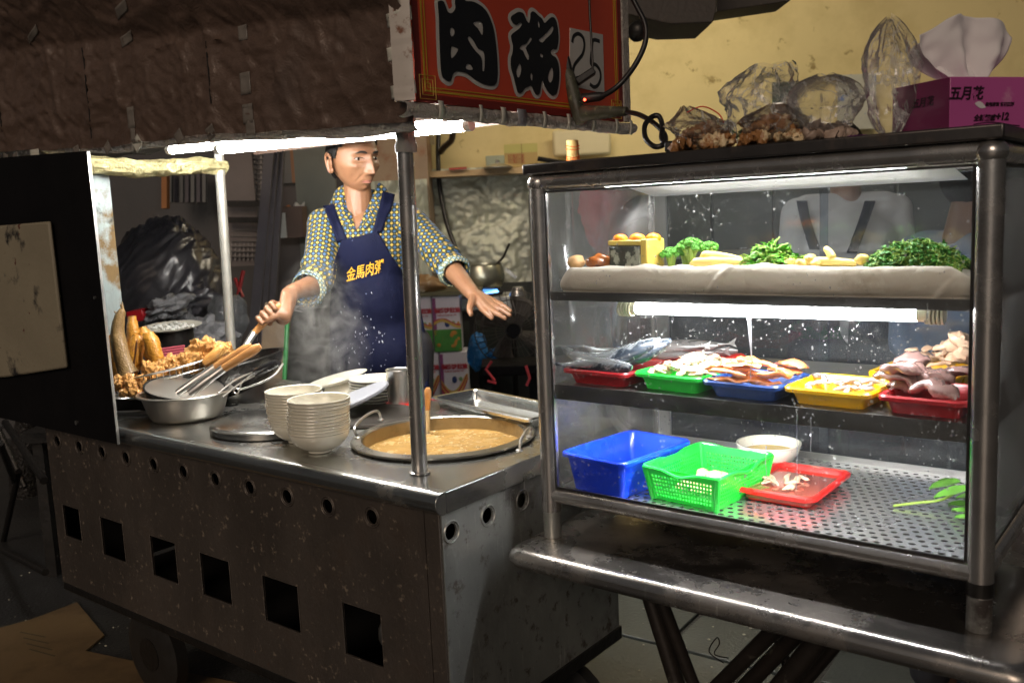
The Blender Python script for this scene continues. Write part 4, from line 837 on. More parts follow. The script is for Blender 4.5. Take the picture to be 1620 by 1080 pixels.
# water spinach on the bottom tray
sp_ = thing('leafy_stalk', 'broad green leaves on a long pale stalk on the perforated floor at the right', 'vegetable', (.76, .52, .803))
m = MB(); m.tube(smooth_path([on(1413, 800, z=.806), on(1450, 795, z=.812), on(1490, 790, z=.82), on(1525, 770, z=.83)], 5), .0026, 8); ob('stalk', m, brs, sp_)
random.seed(9); bl = mat('broad_leaf', (.10, .27, .035), .35, 0, .25, 14, coat=.3)
def leaf(c, d, L, w_, mt, parent, name='leaf', curl=.2, up=V(0, 0, 1)):
    d = d.normalized(); sd = d.cross(up).normalized(); m = MB()
    m.grid(lambda u, v: c + d * (L * v) + sd * (w_ * (u - .5) * 2 * sin(pi * min(1, v * .96 + .02)) ** .8) + V(0, 0, 1) * (curl * L * (v * (1 - v)) + abs(u - .5) * w_ * .5 + .002 * noise.noise(V(u * 5, v * 6, L * 99))), 6, 10)
    return ob(name, m, mt, parent, ang=80)
for px, py, z, d, L, w_ in ((1478, 790, .832, V(.8, .5, .25), .072, .020), (1470, 775, .825, V(.9, .8, .2), .06, .016), (1500, 800, .815, V(1, .3, .0), .05, .018), (1505, 808, .812, V(1, -.1, .05), .045, .016), (1485, 770, .82, V(.6, 1, .1), .05, .016), (1512, 790, .82, V(1, 0, .3), .04, .02), (1510, 820, .81, V(1, .1, .1), .03, .014)):
    leaf(on(px, py, z=z), d, L, w_, bl, sp_)
# ================================================================== on the counter
CZ = .850
pot = thing('porridge_pot', 'large round steel pot sunk in the counter, full of orange brown porridge', 'pot', (PC[0], PC[1], CZ))
m = MB(); m.lathe([(.1955, -.16), (.188, -.16), (.192, -.02), (.1955, .006), (.214, .004), (.2165, .0065), (.214, .0100), (.192, .0125), (.1885, .009), (.186, -.02), (.178, -.155), (.0002, -.156)], 72, V(PC[0], PC[1], CZ))
stained_in = mat('stained_pot', (.34, .25, .12), .38, .6, .35, 8, dirt=((.16, .10, .03), 7, .50, .15), bump=.15)
ob('rim', m, mat('pot_steel', (.25, .235, .20), .3, .9, .25, 10, dirt=((.15, .10, .04), 11, .58, .12), bump=.1), pot)
m = MB(); m.lathe([(.1875, .0085), (.1848, -.02), (.181, -.08)], 64, V(PC[0], PC[1], CZ)); m.f = [f for f in m.f if len(f) == 4]; ob('inner_wall', m, stained_in, pot)
por = mat('porridge_stock', (.50, .30, .095), .24, 0, .18, 10, dirt=((.56, .40, .18), 30, .55, .15), coat=.35, bump=.2, bs=110)
m = MB(); R_, N_ = .1858, 46
def pz(x, y): return CZ - .0215 + .0022 * noise.noise(V(x * 30, y * 30, 0)) + .0024 * max(0, noise.noise(V(x * 110, y * 110, 4))) + .001 * noise.noise(V(x * 300, y * 300, 7))
vs = [V(PC[0], PC[1], pz(*PC))]; fs = []
for i in range(1, N_ + 1):
    for k in range(90):
        a = 2 * pi * k / 90; x, y = PC[0] + R_ * i / N_ * cos(a), PC[1] + R_ * i / N_ * sin(a); vs.append(V(x, y, pz(x, y)))
for k in range(90): fs.append((0, 1 + k, 1 + (k + 1) % 90))
for i in range(N_ - 1):
    for k in range(90): a = 1 + i * 90; fs.append((a + k, a + 90 + k, a + 90 + (k + 1) % 90, a + (k + 1) % 90))
m.add(vs, fs); por_t = thing('porridge', 'thick orange brown meat porridge filling the round pot', 'porridge', (PC[0], PC[1], CZ - .03)); ob('surface', m, por, por_t, ang=80)
random.seed(61); m = MB()
for k in range(200):
    a, r = random.uniform(0, 2 * pi), .178 * sqrt(random.random()); x, y = PC[0] + r * cos(a), PC[1] + r * sin(a); th = random.uniform(0, 3.1); L = random.uniform(.002, .007)
    m.ell(V(x, y, pz(x, y)), .0018, .0016, .001, Matrix.Rotation(th, 3, 'Z') @ Matrix.Diagonal((L / .0018, 1, 1)), nu=6, nv=4)
ob('rice_and_meat_bits', m, mat('rice_bits', (.66, .52, .30), .4, 0, .5, 200), por_t, kind='stuff')
def wire_handle(a, b, up, r, name, mt, parent):
    a, b = Vector(a), Vector(b); m = MB(); m.tube(smooth_path([a, a + up * .8, a.lerp(b, .3) + up * 1.1, a.lerp(b, .7) + up * 1.1, b + up * .8, b], 5), r, 8); o = ob(name, m, mt, parent)
    for q in (a, b): m2 = MB(); m2.ell(q, .009, .009, .004, nu=10, nv=6); ob('rivet_plate', m2, mt, o)
A_ = on(566, 692, z=CZ + .012); B_ = on(603, 664, z=CZ + .012); wire_handle(A_, B_, V(-.012, 0, .026), .0035, 'handle', alu, pot)
A_ = on(822, 712, z=CZ + .012); B_ = on(838, 690, z=CZ + .012); wire_handle(A_, B_, V(.004, 0, .024), .0035, 'handle', alu, pot)
def ladle(label, a, b, c, rw, rs, cup=None, name='ladle'):
    """a = wood end, b = ferrule, c = steel end"""
    a, b, c = Vector(a), Vector(b), Vector(c); t = thing(name, label, name, c)
    m = MB(); N = 10; m.tube([a.lerp(b, i / N) for i in range(N + 1)], [rw * (.55, .9, 1.02, 1.0, .95, .90, .88, .86, .84, .82, .8)[i] for i in range(N + 1)], 14); ob('wooden_handle', m, wood, t)
    d = (c - b).normalized(); L = (c - b).length; m = MB(); f = min(.07, L * .5)
    m.tube([b - d * .004, b + d * f * .6, b + d * f, c], [rw * .86, rw * .84, rs * 1.3, rs], 14); ob('steel_shank', m, alu, t)
    if cup: m = MB(); cup(m, c, d); ob('scoop', m, alu, t)
    return t
def dp(px, py, dep): return at(px, py, dep)
q0 = on(676, 690, z=CZ - .03)
ladle('ladle with worn wooden handle standing in the porridge behind the front pole', q0 + V(.012, -.0, .125), q0 + V(.004, 0, .065), q0 + V(0, 0, -.01), .0095, .005)
# bowl stacks
def stack(cx, cy, n, dz, label, group, sc=1, seed=0, tilt=0):
    random.seed(seed); me = MB(); me.lathe(bowl_prof(.0685 * sc, .051), 40); msh = me.mesh('porcelain_bowl'); msh.materials.append(porcelain)
    for k in range(n):
        o = bpy.data.objects.new('porcelain_bowl', msh); COL.objects.link(o); o.location = (cx + random.uniform(-.0012, .0012) + tilt * k * .0007, cy + random.uniform(-.0012, .0012), CZ + .0005 + k * dz); o.rotation_euler = (random.uniform(-.006, .006), random.uniform(-.006, .006), random.random() * 6)
        nm = ('lowest', 'second', 'third', 'fourth', 'fifth', 'sixth', 'seventh', 'eighth', 'ninth', 'tenth', 'eleventh', 'twelfth', 'thirteenth')[k]
        tag(o, ('topmost white bowl of the %s' % label) if k == n - 1 else ('%s white bowl from the bottom of the %s' % (nm, label)), 'bowl', group)
c1_ = on(507, 714, z=CZ)
stack(c1_.x, c1_.y, 11, .0072, 'nearer stack beside the porridge pot', 'bowls in the nearer stack', 1, 1, 1)
c2 = on(473, 698, z=CZ)
stack(c2.x, c2.y, 12, .0066, 'farther stack beside the flat lid', 'bowls in the farther stack', .96, 2, -1)
m = MB()                                               # painted leaf sprig on the lowest bowl
bc = V(c1_.x, c1_.y, CZ); 
for k, (aa, zz) in enumerate(((-1.95, .030), (-1.83, .027), (-1.90, .024))):
    r = .0635; p = bc + V(r * cos(aa) * .93, r * sin(aa) * .93, zz + .004); m.ell(p, .006, .0012, .002, Matrix.Rotation(aa + pi / 2 + .2 * k, 3, 'Z'), nu=8, nv=5)
# lids
def lid(name, label, c, r, h, mt, tilt=None, handle=True):
    t = thing(name, label, 'lid', c)
    if tilt: t.rotation_euler = tilt
    m = MB(); m.lathe([(r * .985, -.0), (r, .002), (r, h * .5), (r * .97, h * .62), (r * .90, h * .7), (r * .75, h * .78), (r * .4, h * .95), (.0005, h)], 56); ob('plate', m, mt, t, local=True)
    if handle: m = MB(); m.tube([V(-.035, 0, h * .9), V(-.030, 0, h + .018), V(.030, 0, h + .018), V(.035, 0, h * .9)], .004, 8); ob('handle', m, mt, t, local=True)
    return t
lidm = mat('lid_steel', (.26, .26, .25), .24, .95, .3, 7, dirt=((.14, .11, .08), 14, .62, .1), bump=.06)
c = on(437, 662, z=CZ + .02); lid('pot_lid', 'flat steel lid with low domed top, lying left of the bowl stacks', (c.x, c.y, CZ + .001), .165, .030, lidm)
c = on(588, 655, z=CZ + .01); pr_ = thing('sunk_pot', 'closed steel pot ring in the counter under the grey round board', 'pot', (c.x, c.y, CZ))
m = MB(); m.lathe([(.0002, .006), (.10, .006), (.115, .012), (.128, .010), (.132, .004), (.130, 0), (.1, 0)], 48, V(c.x, c.y, CZ + .0005)); ob('rim', m, mat('burnt_pot', (.10, .09, .08), .35, .8, .5, 12, dirt=((.30, .27, .2), 16, .62, .1)), pr_)
c = on(565, 628, z=CZ + .045); bd = thing('round_board', 'thick round grey board leaning over the pot ring behind the bowls', 'board', c); bd.rotation_euler = (.20, -.30, .2)
m = MB(); m.lathe([(.0002, -.006), (.088, -.006), (.092, -.003), (.092, .003), (.088, .006), (.0002, .006)], 48); ob('disc', m, mat('grey_board', (.24, .25, .28), .6, 0, .15, 10, bump=.15), bd, local=True)
# plates, oval dish, cup, tray
me = MB(); me.lathe([(.03, 0), (.05, .001), (.074, .010), (.0755, .0115), (.072, .0115), (.05, .004), (.0005, .0035)], 36); pmesh = me.mesh('small_plate'); pmesh.materials.append(porcelain)
c = on(596, 636, z=CZ)
for k in range(8):
    o = bpy.data.objects.new('small_plate', pmesh); COL.objects.link(o); o.location = (c.x, c.y, CZ + .0005 + k * .0085)
    tag(o, ('topmost small white plate, stained in its middle, of the stack beside the steel cup' if k == 7 else 'small white plate, %s in the stack beside the steel cup' % ('lowest', 'second', 'third', 'fourth', 'fifth', 'sixth', 'seventh')[k]), 'plate', 'small plates beside the steel cup')
c = on(533, 601, z=CZ + .045); t = thing('oval_dish', 'long white oval dish, tilted, behind the bowl stacks', 'dish', (c.x, c.y, c.z)); t.rotation_euler = (.15, -.22, .55)
m = MB(); m.lathe([(.3, -.012), (.6, -.008), (.95, .004), (1, .006), (.94, .006), (.6, -.004), (.001, -.006)], 40); m.v = [V(v.x * .098, v.y * .055, v.z) for v in m.v]; ob('dish', m, porcelain, t, local=True)
m = MB(); m.cyl(V(-.0, -.03, -.02), V(0, 0, -.055), .04, .05, 20); ob('foot', m, porcelain, t, local=True)
c = on(632, 641, z=CZ); t = thing('steel_cup', 'tall dented steel cup standing behind the front pole', 'cup', c)
m = MB(); m.lathe([(.030, 0), (.0315, .003), (.0315, .098), (.0335, .101), (.0325, .103), (.0305, .101), (.0298, .006), (.0005, .005)], 32); ob('cup', m, alu, t, local=True)
m = MB(); m.tube([V(.036 * cos(a), .036 * sin(a), .004) for a in [2 * pi * k / 28 for k in range(28)]], .004, 7, closed=True); m.v = [v + c for v in m.v]; tob('red_ring', m, pred, 'red plastic ring lying round the foot of the steel cup', 'ring')
t, m = tub('steel_tray', 'wide shallow shiny steel tray at the back of the counter beside the case', 'tray', alu, (-.335, .615), .43, .165, .030, .8505, -13, .9, .012); ob('shell', m, mat('bright_tray', (.66, .67, .66), .16, .97, .08, 6, bump=.08, bs=30, rvar=.06), t, local=True)
# ------------------------------------------------------------------ fried food corner
BC = at(263, 583, 2.72); BZ = .965; BR = .178
bk = thing('wire_basket', 'round wire basket of fried food at the left end of the counter', 'basket', (BC.x, BC.y, .90))
TR = lambda x, y: .10 * ((x - BC.x) * .784 + (y - BC.y) * .62) / .18 * .32
def hoop(r, z, w_=.0022, nm='wire_hoop'):
    m = MB(); m.tube([V(BC.x + r * cos(a), BC.y + r * sin(a), z + TR(BC.x + r * cos(a), BC.y + r * sin(a))) for a in [2 * pi * k / 60 for k in range(60)]], w_, 6, closed=True); ob(nm, m, alu, bk)
hoop(BR, BZ, .0030, 'rim'); hoop(BR * .96, BZ - .022); hoop(BR * .90, BZ - .042); hoop(BR * .8, BZ - .060)
m = MB()
for k in range(64):
    a = 2 * pi * k / 64; d = V(cos(a), sin(a), 0); P_ = [BC + d * (BR * s_) for s_ in (1, .97, .9, .8, .4)]; zz = (0, -.022, -.042, -.060, -.064)
    m.tube([V(p.x, p.y, BZ + z + TR(p.x, p.y)) for p, z in zip(P_, zz)], .0011, 5)
ob('wire_ribs', m, alu, bk, kind='stuff')
m = MB(); hb = BC + V(.784, .62, 0) * BR; m.tube(smooth_path([V(hb.x, hb.y, BZ + TR(hb.x, hb.y)), hb + V(.02, -.02, BZ + .025 - hb.z + .02), hb + V(.035, -.02, BZ - hb.z + .015), hb + V(.01, -.04, BZ - hb.z + .02)], 5), .003, 7); ob('loop_handle', m, alu, bk)
fy = mat('fried_yellow', (.55, .25, .03), .38, 0, .35, 22, dirt=((.26, .09, .015), 30, .55, .10), bump=1.0, bs=130, coat=.4)
fc = mat('fried_crumb', (.80, .36, .09), .42, 0, .4, 34, dirt=((.92, .62, .25), 22, .54, .1), dirt2=((.30, .11, .03), 26, .62, .08), bump=.7, bs=220, coat=.3)
ffish = mat('fried_fish', (.26, .16, .06), .40, 0, .45, 30, dirt=((.45, .30, .12), 20, .55, .1), bump=.8, bs=200, coat=.3)
def roll(a, b, r, label, slit=False):
    a, b = Vector(a), Vector(b); N = 40; m = MB(); m.tube([a.lerp(b, i / N) + V(.003, 0, 0) * sin(pi * i / N) for i in range(N + 1)], [r * max(.12, sin(pi * (i + .25) / (N + .5))) ** .22 for i in range(N + 1)], 28)
    m.v = [v + V(1, 1, 0) * (.0030 * noise.noise(v * 45) + .0018 * noise.noise(v * 150)) for v in m.v]
    t = thing('fried_roll', label, 'fried roll', a.copy() if a.z < b.z else b.copy(), 0, 'fried rolls standing in the wire basket'); ob('crust', m, fy, t, ang=70)
    if slit:
        m = MB(); nrm = (CAMPOS - a).normalized(); q = [a.lerp(b, .12 + .76 * i / 10) + nrm * (r * .985) + V(.003, 0, 0) for i in range(11)]; m.tube(q, [.0012 + .0016 * sin(pi * i / 10) for i in range(11)], 6); ob('slit', m, mat('burnt_slit', (.09, .03, .01), .6), t)
D0 = 2.72
roll(at(209, 592, D0), at(217, 530, D0), .0235, 'golden fried roll split down its length, beside the standing fish', True)
roll(at(251, 580, D0 - .02), at(235, 527, D0 - .02), .0235, 'fattest golden fried roll, leaning right of the split one')
roll(at(212, 560, D0 + .06), at(209, 500, D0 + .06), .0185, 'brownish fried roll standing tallest behind the split one')
roll(at(238, 570, D0 + .07), at(226, 518, D0 + .07), .0215, 'fried roll hidden behind the fattest one')
roll(at(184, 600, D0 + .03), at(176, 530, D0 + .03), .019, 'fried roll at the far left, half behind the black panel')
# standing fried fish
ff = thing('fried_fish', 'whole fried fish standing tail up at the left of the wire basket', 'fish', at(200, 592, 2.70))
P_ = [at(204, 592, 2.70), at(196, 570, 2.70), at(189, 545, 2.70), at(186, 522, 2.70), at(190, 500, 2.70), at(195, 490, 2.70)]
P_ = smooth_path(P_, 4); nn = len(P_); m = MB(); m.tube(P_, [.024 * (1 - (i / nn)) ** .55 + .004 for i in range(nn)], 14); m.v = [v + V(.7, .7, .7) * (.003 * noise.noise(v * 70)) for v in m.v]; ob('body', m, ffish, ff, ang=70)
for a, b in (((195, 492), (193, 477)), ((195, 492), (190, 481)), ((189, 500), (180, 492))):
    m = MB(); m.tube([at(*a, 2.70), at(*b, 2.70)], [.0045, .0012], 6); ob('tail_fin', m, ffish, ff)
m = MB()
for k in range(12): p = at(183 - (2 if k % 2 else 0) - 3 * sin(k / 3.5), 505 + k * 6, 2.69); m.ell(p, .0035, .003, .0035, nu=6, nv=4)
ob('back_spines', m, ffish, ff, kind='stuff')
random.seed(71); vari = []
for k in range(7):
    m = MB(); m.ell(V(0, 0, 0), 1.3 if k % 2 else 1, .95, .8, nu=30, nv=18, jit=.55, fr=12); sd = V(k * 3, 1, 2)
    m.v = [v * (1 + .22 * noise.noise(v * 2.6 + sd) + .10 * noise.noise(v * 6 + sd) + .04 * noise.noise(v * 13 + sd)) for v in m.v]; me = m.mesh('fried_chunk', ang=80); me.materials.append(fc); vari.append(me)
def chunk(p, s_, label='crisp brown fried chicken chunk in the heap in the wire basket', g_='fried chunks heaped in the wire basket'):
    o = bpy.data.objects.new('fried_chunk', random.choice(vari)); COL.objects.link(o); o.location = p; o.scale = (s_, s_, s_); o.rotation_euler = [random.uniform(0, 6) for _ in range(3)]; tag(o, label, 'fried food', g_)
for k in range(120):
    u = random.random(); px = 225 + 135 * u; top = 578 - 38 * u ** 1.1; py = top + random.random() ** 1.2 * (30 - 8 * u) + 6; dd = 2.62 + random.uniform(0, .16) - .0
    chunk(at(px, py, dd), random.uniform(.014, .022))
for px, py, s_ in ((328, 545, .021), (312, 552, .021), (346, 556, .018), (300, 560, .02), (318, 562, .022), (336, 568, .02)): chunk(at(px, py, 2.64), s_)
m = MB(); a, b = at(322, 575, 2.6), at(353, 548, 2.6); m.tube([a.lerp(b, i / 8) for i in range(9)], [.013 * max(.3, sin(pi * (i + .8) / 9.6)) ** .5 for i in range(9)], 12); m.v = [v + V(1, 1, 1) * (.0015 * noise.noise(v * 80)) for v in m.v]
tob('fried_stick', m, fc, 'long fried stick lying on top of the chunks at the right of the basket', 'fried food', ang=70)
for k in range(26): chunk(at(random.uniform(184, 226), random.uniform(600, 622), 2.52 + random.uniform(0, .05)), random.uniform(.011, .016), 'fried piece lying below the basket rim, beside the black panel', 'fried pieces below the basket rim')
m = MB(); c = on(196, 648, z=.862); m.lathe([(.0002, .004), (.15, .004), (.16, .012), (.165, .016), (.168, .012), (.16, .0), (.0002, 0)], 40, V(c.x - .05, c.y + .12, .851)); tob('steel_plate', m, alu, 'steel plate under the fried pieces, half hidden by the black panel', 'plate')
m = MB(); m.lathe([(.10, 0), (.17, .01), (.172, .045), (.165, .045), (.16, .015), (.0005, .012)], 40, V(BC.x - .02, BC.y, .852)); tob('frying_pot', m, blackm, 'black pan standing under the wire basket of fried food', 'pan')
# wok
wc = at(352, 606, 2.78); wk = thing('black_wok', 'big black wok, tilted, behind the basin and handles', 'wok', (wc.x, wc.y, CZ)); wk.location = (wc.x, wc.y, .955); wk.rotation_euler = (.10, -.13, 0)
m = MB(); R_ = .185; pr2 = [(R_ * sin(a), -.10 * (cos(a)) + .0) for a in [radians(x) for x in range(2, 91, 8)]]
m.lathe([(.0005, -.10)] + pr2 + [(R_ + .004, .003), (R_ - .002, .004)] + [(r * .975, z + .004) for r, z in pr2[::-1]] + [(.0005, -.096)], 48); ob('bowl', m, mat('oily_black_iron', (.022, .020, .018), .26, .3, .5, 14, dirt=((.09, .07, .05), 18, .62, .1), bump=.5, bs=70, coat=.3), wk, local=True)
m = MB(); m.tube([V((R_ + .004) * cos(a), (R_ + .004) * sin(a), .002) for a in [2 * pi * k / 60 for k in range(60)]], .0032, 7, closed=True); ob('rim', m, blackm, wk, local=True)
m = MB(); a, b = at(402, 590, 2.60), at(441, 573, 2.56); m.tube([a.lerp(b, k / 6) for k in range(7)], [.010, .0135, .014, .014, .0135, .013, .009], 12)
hd = thing('wok_ladle', 'wire strainer ladle with thick black handle resting on the wok rim', 'ladle', a); ob('handle', m, mat('black_grip', (.012, .012, .013), .25, 0, .3, 20, coat=.4), hd)
for q, (o1, o2) in enumerate((((402, 588), (345, 622)), ((404, 593), (352, 628)), ((400, 592), (382, 606)), ((382, 606), (378, 616)))):
    m = MB(); m.tube(smooth_path([at(*o1, 2.6), at((o1[0] + o2[0]) / 2, (o1[1] + o2[1]) / 2 - 5 + q * 2, 2.5), at(*o2, 2.42 if q < 2 else 2.56)], 5), .0026, 7); ob('wire_rod', m, alu, hd)
m = MB(); m.tube(smooth_path([at(448, 575, 2.55), at(432, 595, 2.52), at(405, 608, 2.5), at(376, 617, 2.48)], 5), .0028, 6); ob('wire_rod', m, alu, hd)
m = MB(); cq = at(374, 618, 2.48); m.tube([cq + V(.784 * cos(a), .62 * cos(a), sin(a)) * .007 for a in [2 * pi * k / 16 for k in range(16)]], .002, 6, closed=True); ob('wire_eye', m, alu, hd)
# basin
bx = V(-1.092, .180, CZ); t = thing('steel_basin', 'round dull steel basin standing at the front left of the counter', 'basin', bx)
basin_m = mat('basin_steel', (.44, .42, .38), .33, .95, .16, 6, dirt=((.20, .16, .10), 9, .63, .12), bump=.06, rvar=.1)
m = MB(); m.lathe([(.084, 0), (.092, .004), (.099, .014), (.114, .062), (.116, .068), (.127, .0695), (.1285, .072), (.126, .0742), (.115, .0735), (.110, .064), (.095, .014), (.0005, .008)], 56, V(0, 0, .0005)); ob('shell', m, basin_m, t, local=True)
# perforated skimmer resting in the basin
sk = thing('skimmer', 'big dished skimmer full of small holes, lying tilted in the steel basin', 'skimmer', bx + V(0, 0, .085)); 
skm = MB(); loops = []
Rk = .105
dish = lambda x, y: -.030 * (1 - (x * x + y * y) / Rk ** 2)
me = MB(); me.lathe([(.0003, -.030)] + [(Rk * q, -.030 * (1 - q * q)) for q in (.1, .2, .3, .4, .5, .6, .7, .8, .9, 1)], 48)
hl = MB()
for r, n_ in ((.018, 8), (.034, 14), (.05, 20), (.066, 26), (.082, 32)):
    for i in range(n_): a = 2 * pi * i / n_; hl.ell(V(r * cos(a), r * sin(a), dish(r, 0) + .0012), .0026, .0026, .0008, nu=8, nv=4)
ob('hole_dots', hl, dark_in, sk, local=True, kind='stuff')  # near-black discs on the solid dish, painting the dark inside of holes
sk.rotation_euler = (.12, .16, .6); ob('perforated_dish', me, basin_m, sk, local=True, solid=.001)
m = MB(); m.tube([V(Rk * cos(a), Rk * sin(a), 0) for a in [2 * pi * k / 48 for k in range(48)]], .003, 7, closed=True); ob('black_rim', m, black, sk, local=True)
c0 = at(208, 602, 2.30)
ladle('wooden handled ladle lying in the basin, nearer of the two', at(412, 547, 2.30), at(352, 584, 2.30), at(300, 622, 2.30), .0128, .010)
ladle('wooden handled ladle lying in the basin, half behind the nearer one', at(398, 546, 2.36), at(338, 582, 2.36), at(280, 622, 2.34), .0120, .009)
m = MB(); m.tube(smooth_path([at(222, 668, 2.42), at(245, 674, 2.38), at(262, 676, 2.36), at(272, 679, 2.34)], 4), [.001, .003, .003] + [.002] * 10, 6)
# ================================================================== on top of the case
TZ2 = 1.458
plastic = film('clear_plastic', (.985, .985, .985), .13, .26, (16, .7, .006), (.92, .92, .92), .12, crease=9); plastic2 = film('thin_plastic', (.985, .985, .98), .11, .26, (13, .7, .006), (.92, .92, .92), .12, crease=7)
def bag(name, label, c, rx, ry, h, top, mt, seed, fill=None, lean=(0, 0), knot=False, wr=.16, tipw=.25):
    """crumpled thin bag, closed shell: round bottom, gathered or open top"""
    random.seed(seed); m = MB(); sd = V(seed * 3.1, seed, 0); nu, nv = 64, 44
    def f(u, v):
        a = 2 * pi * u; prof = sin(min(1, v * 1.25 + .06) * pi / 2) ** .55 if v < .55 else 1 - (1 - tipw) * ((v - .55) / .45) ** top
        d = V(cos(a), sin(a), v * 2.2); w1 = noise.noise(d * 1.6 + sd); w2 = abs(noise.noise(d * 4.2 + sd)); w3 = abs(noise.noise(V(cos(a) * 5, sin(a) * 5, v * 4) + sd))
        vd = noise.voronoi(V(d.x * 2.4, d.y * 2.4, v * 3.2) + sd)[0]; k = prof * (1 + wr * 1.6 * w1 - wr * w2 - wr * .5 * w3 - wr * .35 * (.4 - min(.4, vd[1] - vd[0])))
        return (c[0] + rx * k * cos(a) * .784 - ry * k * sin(a) * .62 + lean[0] * v * v, c[1] + rx * k * cos(a) * .62 + ry * k * sin(a) * .784 + lean[1] * v * v, c[2] + .001 + h * v + h * .05 * w1 * v)
    m.grid(f, nu, nv); m.add([V(c[0], c[1], c[2] + .001)], [])
    t = thing(name, label, 'bag', c); ob('film', m, mt, t, ang=22)
    return t
def content(t, c, n, mt, rx, ry, h, seed, s0=.010, s1=.018, nm='mushroom_piece'):
    random.seed(seed); m = MB()
    for k in range(n):
        a, r = random.uniform(0, 2 * pi), sqrt(random.random()); hh = h * (1 - r * r) * random.random() ** .6 + .008; x, y = rx * r * cos(a), ry * r * sin(a)
        s_ = random.uniform(s0, s1); m.ell(V(c[0] + x * .784 - y * .62, c[1] + x * .62 + y * .784, c[2] + hh), s_, s_ * .8, s_ * .6, Matrix.Rotation(random.random() * 3, 3, 'Y') @ Matrix.Rotation(random.random() * 3, 3, 'X'), nu=10, nv=7, jit=.7)
    ob(nm, m, mt, t, kind='stuff', ang=60)
mush = mat('fried_mushroom', (.36, .17, .06), .45, 0, .5, 40, dirt=((.78, .62, .38), 26, .53, .05), bump=.5, coat=.2)
c = at(1112, 200, 1.6); c.z = TZ2; t = bag('food_bag', 'knotted clear bag of brown fried pieces with a red tie, leftmost on the case', c, .062, .05, .075, 1.1, plastic, 2, tipw=.14, lean=(-.022, -.02)); content(t, c, 130, mush, .052, .042, .034, 4, .007, .013)
m = MB(); m.tube(smooth_path([c + V(-.02, -.02, .066), c + V(0, 0, .075), c + V(.02, .02, .062), c + V(.03, .02, .045)], 5), .0012, 6); ob('red_tie', m, pred, t)
c = at(1222, 200, 1.55); c.z = TZ2; t = bag('food_bag', 'low clear bag of dark brown fried pieces, second from the left on the case', c, .064, .05, .066, 1.2, plastic, 5, tipw=.2, lean=(.01, -.01)); content(t, c, 140, mush, .056, .044, .040, 6, .007, .013)
c = at(1197, 200, 1.66); c.z = TZ2; t = bag('plastic_bag', 'tall limp clear bag standing behind the bags of fried pieces', c, .075, .05, .150, 2.2, plastic2, 8, tipw=.45, lean=(.02, .02), wr=.22)
gr = MB(); random.seed(3)
for k in range(60):
    p = c + V(random.uniform(-.03, .03), random.uniform(-.03, .03), random.uniform(.006, .03)); d = V(random.uniform(-1, 1), random.uniform(-1, 1), random.random()).normalized(); s_ = d.cross(V(0, 0, 1)) * .005
    gr.add([p, p + d * .01 + s_, p + d * .02, p + d * .01 - s_], [(0, 1, 2, 3)])
ob('green_leaves', gr, leafB, t, kind='stuff')
c = at(1306, 200, 1.52); c.z = TZ2; t = bag('plastic_bag', 'round puffed clear bag standing between the fried pieces and the tall empty bag', c, .063, .055, .108, 2.6, plastic, 12, tipw=.25, wr=.15)
content(t, c, 26, mat('greyish_meat', (.40, .30, .24), .5, 0, .4, 20), .045, .035, .020, 8, .010, .016)
m = MB(); m.tube([c + V(.055, .02, .002), c + V(.07, -.01, .004), c + V(.05, -.04, .002)], .002, 6); ob('violet_tie', m, mat('violet', (.35, .03, .4), .4), t)
c = at(1408, 200, 1.48); c.z = TZ2; t = bag('plastic_bag', 'tall pointed empty clear bag standing beside the tissue box', c, .048, .04, .185, 2.4, plastic2, 15, tipw=.06, wr=.20, lean=(-.004, 0))
# tissue box
pk = thing('tissue_box', 'magenta and dark pink tissue box with black lettering, right end of the case top', 'tissue box', (.86, .33, TZ2))
c1, c0 = at(1502, 200, 1.40), at(1413, 200, 1.515)
c1.z = c0.z = TZ2; dA = (c0 - c1).normalized(); dB = V(dA.y, -dA.x, 0)
lA, lB, hT = .125, .225, .080
Mb = Matrix(((dB.x, dA.x, 0, c1.x), (dB.y, dA.y, 0, c1.y), (0, 0, 1, TZ2 + .001), (0, 0, 0, 1)))
pink = mat('magenta_card', (.52, .10, .34), .35, 0, .15, 5, dirt=((.66, .36, .50), 8, .62, .12), coat=.4); mar = mat('maroon_card', (.20, .022, .10), .4, 0, .1, 8, coat=.3)
m = MB(); m.box(0, lB, 0, lA, 0, hT, Mb); ob('box', m, pink, pk, bevel=.001)
m = MB(); m.box(-.0006, -.0001, .0005, lA - .0005, .0005, hT - .0005, Mb); ob('end_panel', m, mar, pk)
ink = mat('black_ink', (.03, .008, .02), .5)
def place_text(s_, size, org, xdir, up, parent, mt, off=0, shear=0, name='lettering'):
    me = text_mesh(s_, size, off, .0003, shear, 2); M = frame(org, xdir, up); me.transform(M); return ob(name, me, mt, parent, ang=20)
UP = V(0, 0, 1)
place_text('五月花', .0215, Mb @ V(.030, -.0006, .054), dB, UP, pk, ink, .0007, .15)
place_text('五月花', .0155, Mb @ V(-.0012, .056, .048), -dA, UP, pk, ink, .0005, .15)
place_text('全新觸感', .0105, Mb @ V(.066, -.0006, .0175), dB, UP + dB * .12, pk, ink, .0004, .2)
place_text('+12', .016, Mb @ V(.100, -.0006, .0195), dB, UP, pk, ink, .0008, .2)
place_text('柔韌厚實 舒適潔淨', .0068, Mb @ V(.095, -.0006, .038), dB, UP, pk, ink, .0002, .1)
m = MB(); m.tube([Mb @ V(.045 + k * .009, -.0008, .0085 + .003 * sin(k * .45)) for k in range(11)], .0007, 5); ob('underline', m, ink, pk)
lf = MB(); lf.grid(lambda u, v: Mb @ V(.046 + .022 * u, -.0009, .040 + .006 * sin(pi * u) - .010 * v * sin(pi * u) - .006 * u), 8, 3); ob('printed_petal', lf, mat('petal_white', (.75, .7, .74), .5), pk)
m = MB()
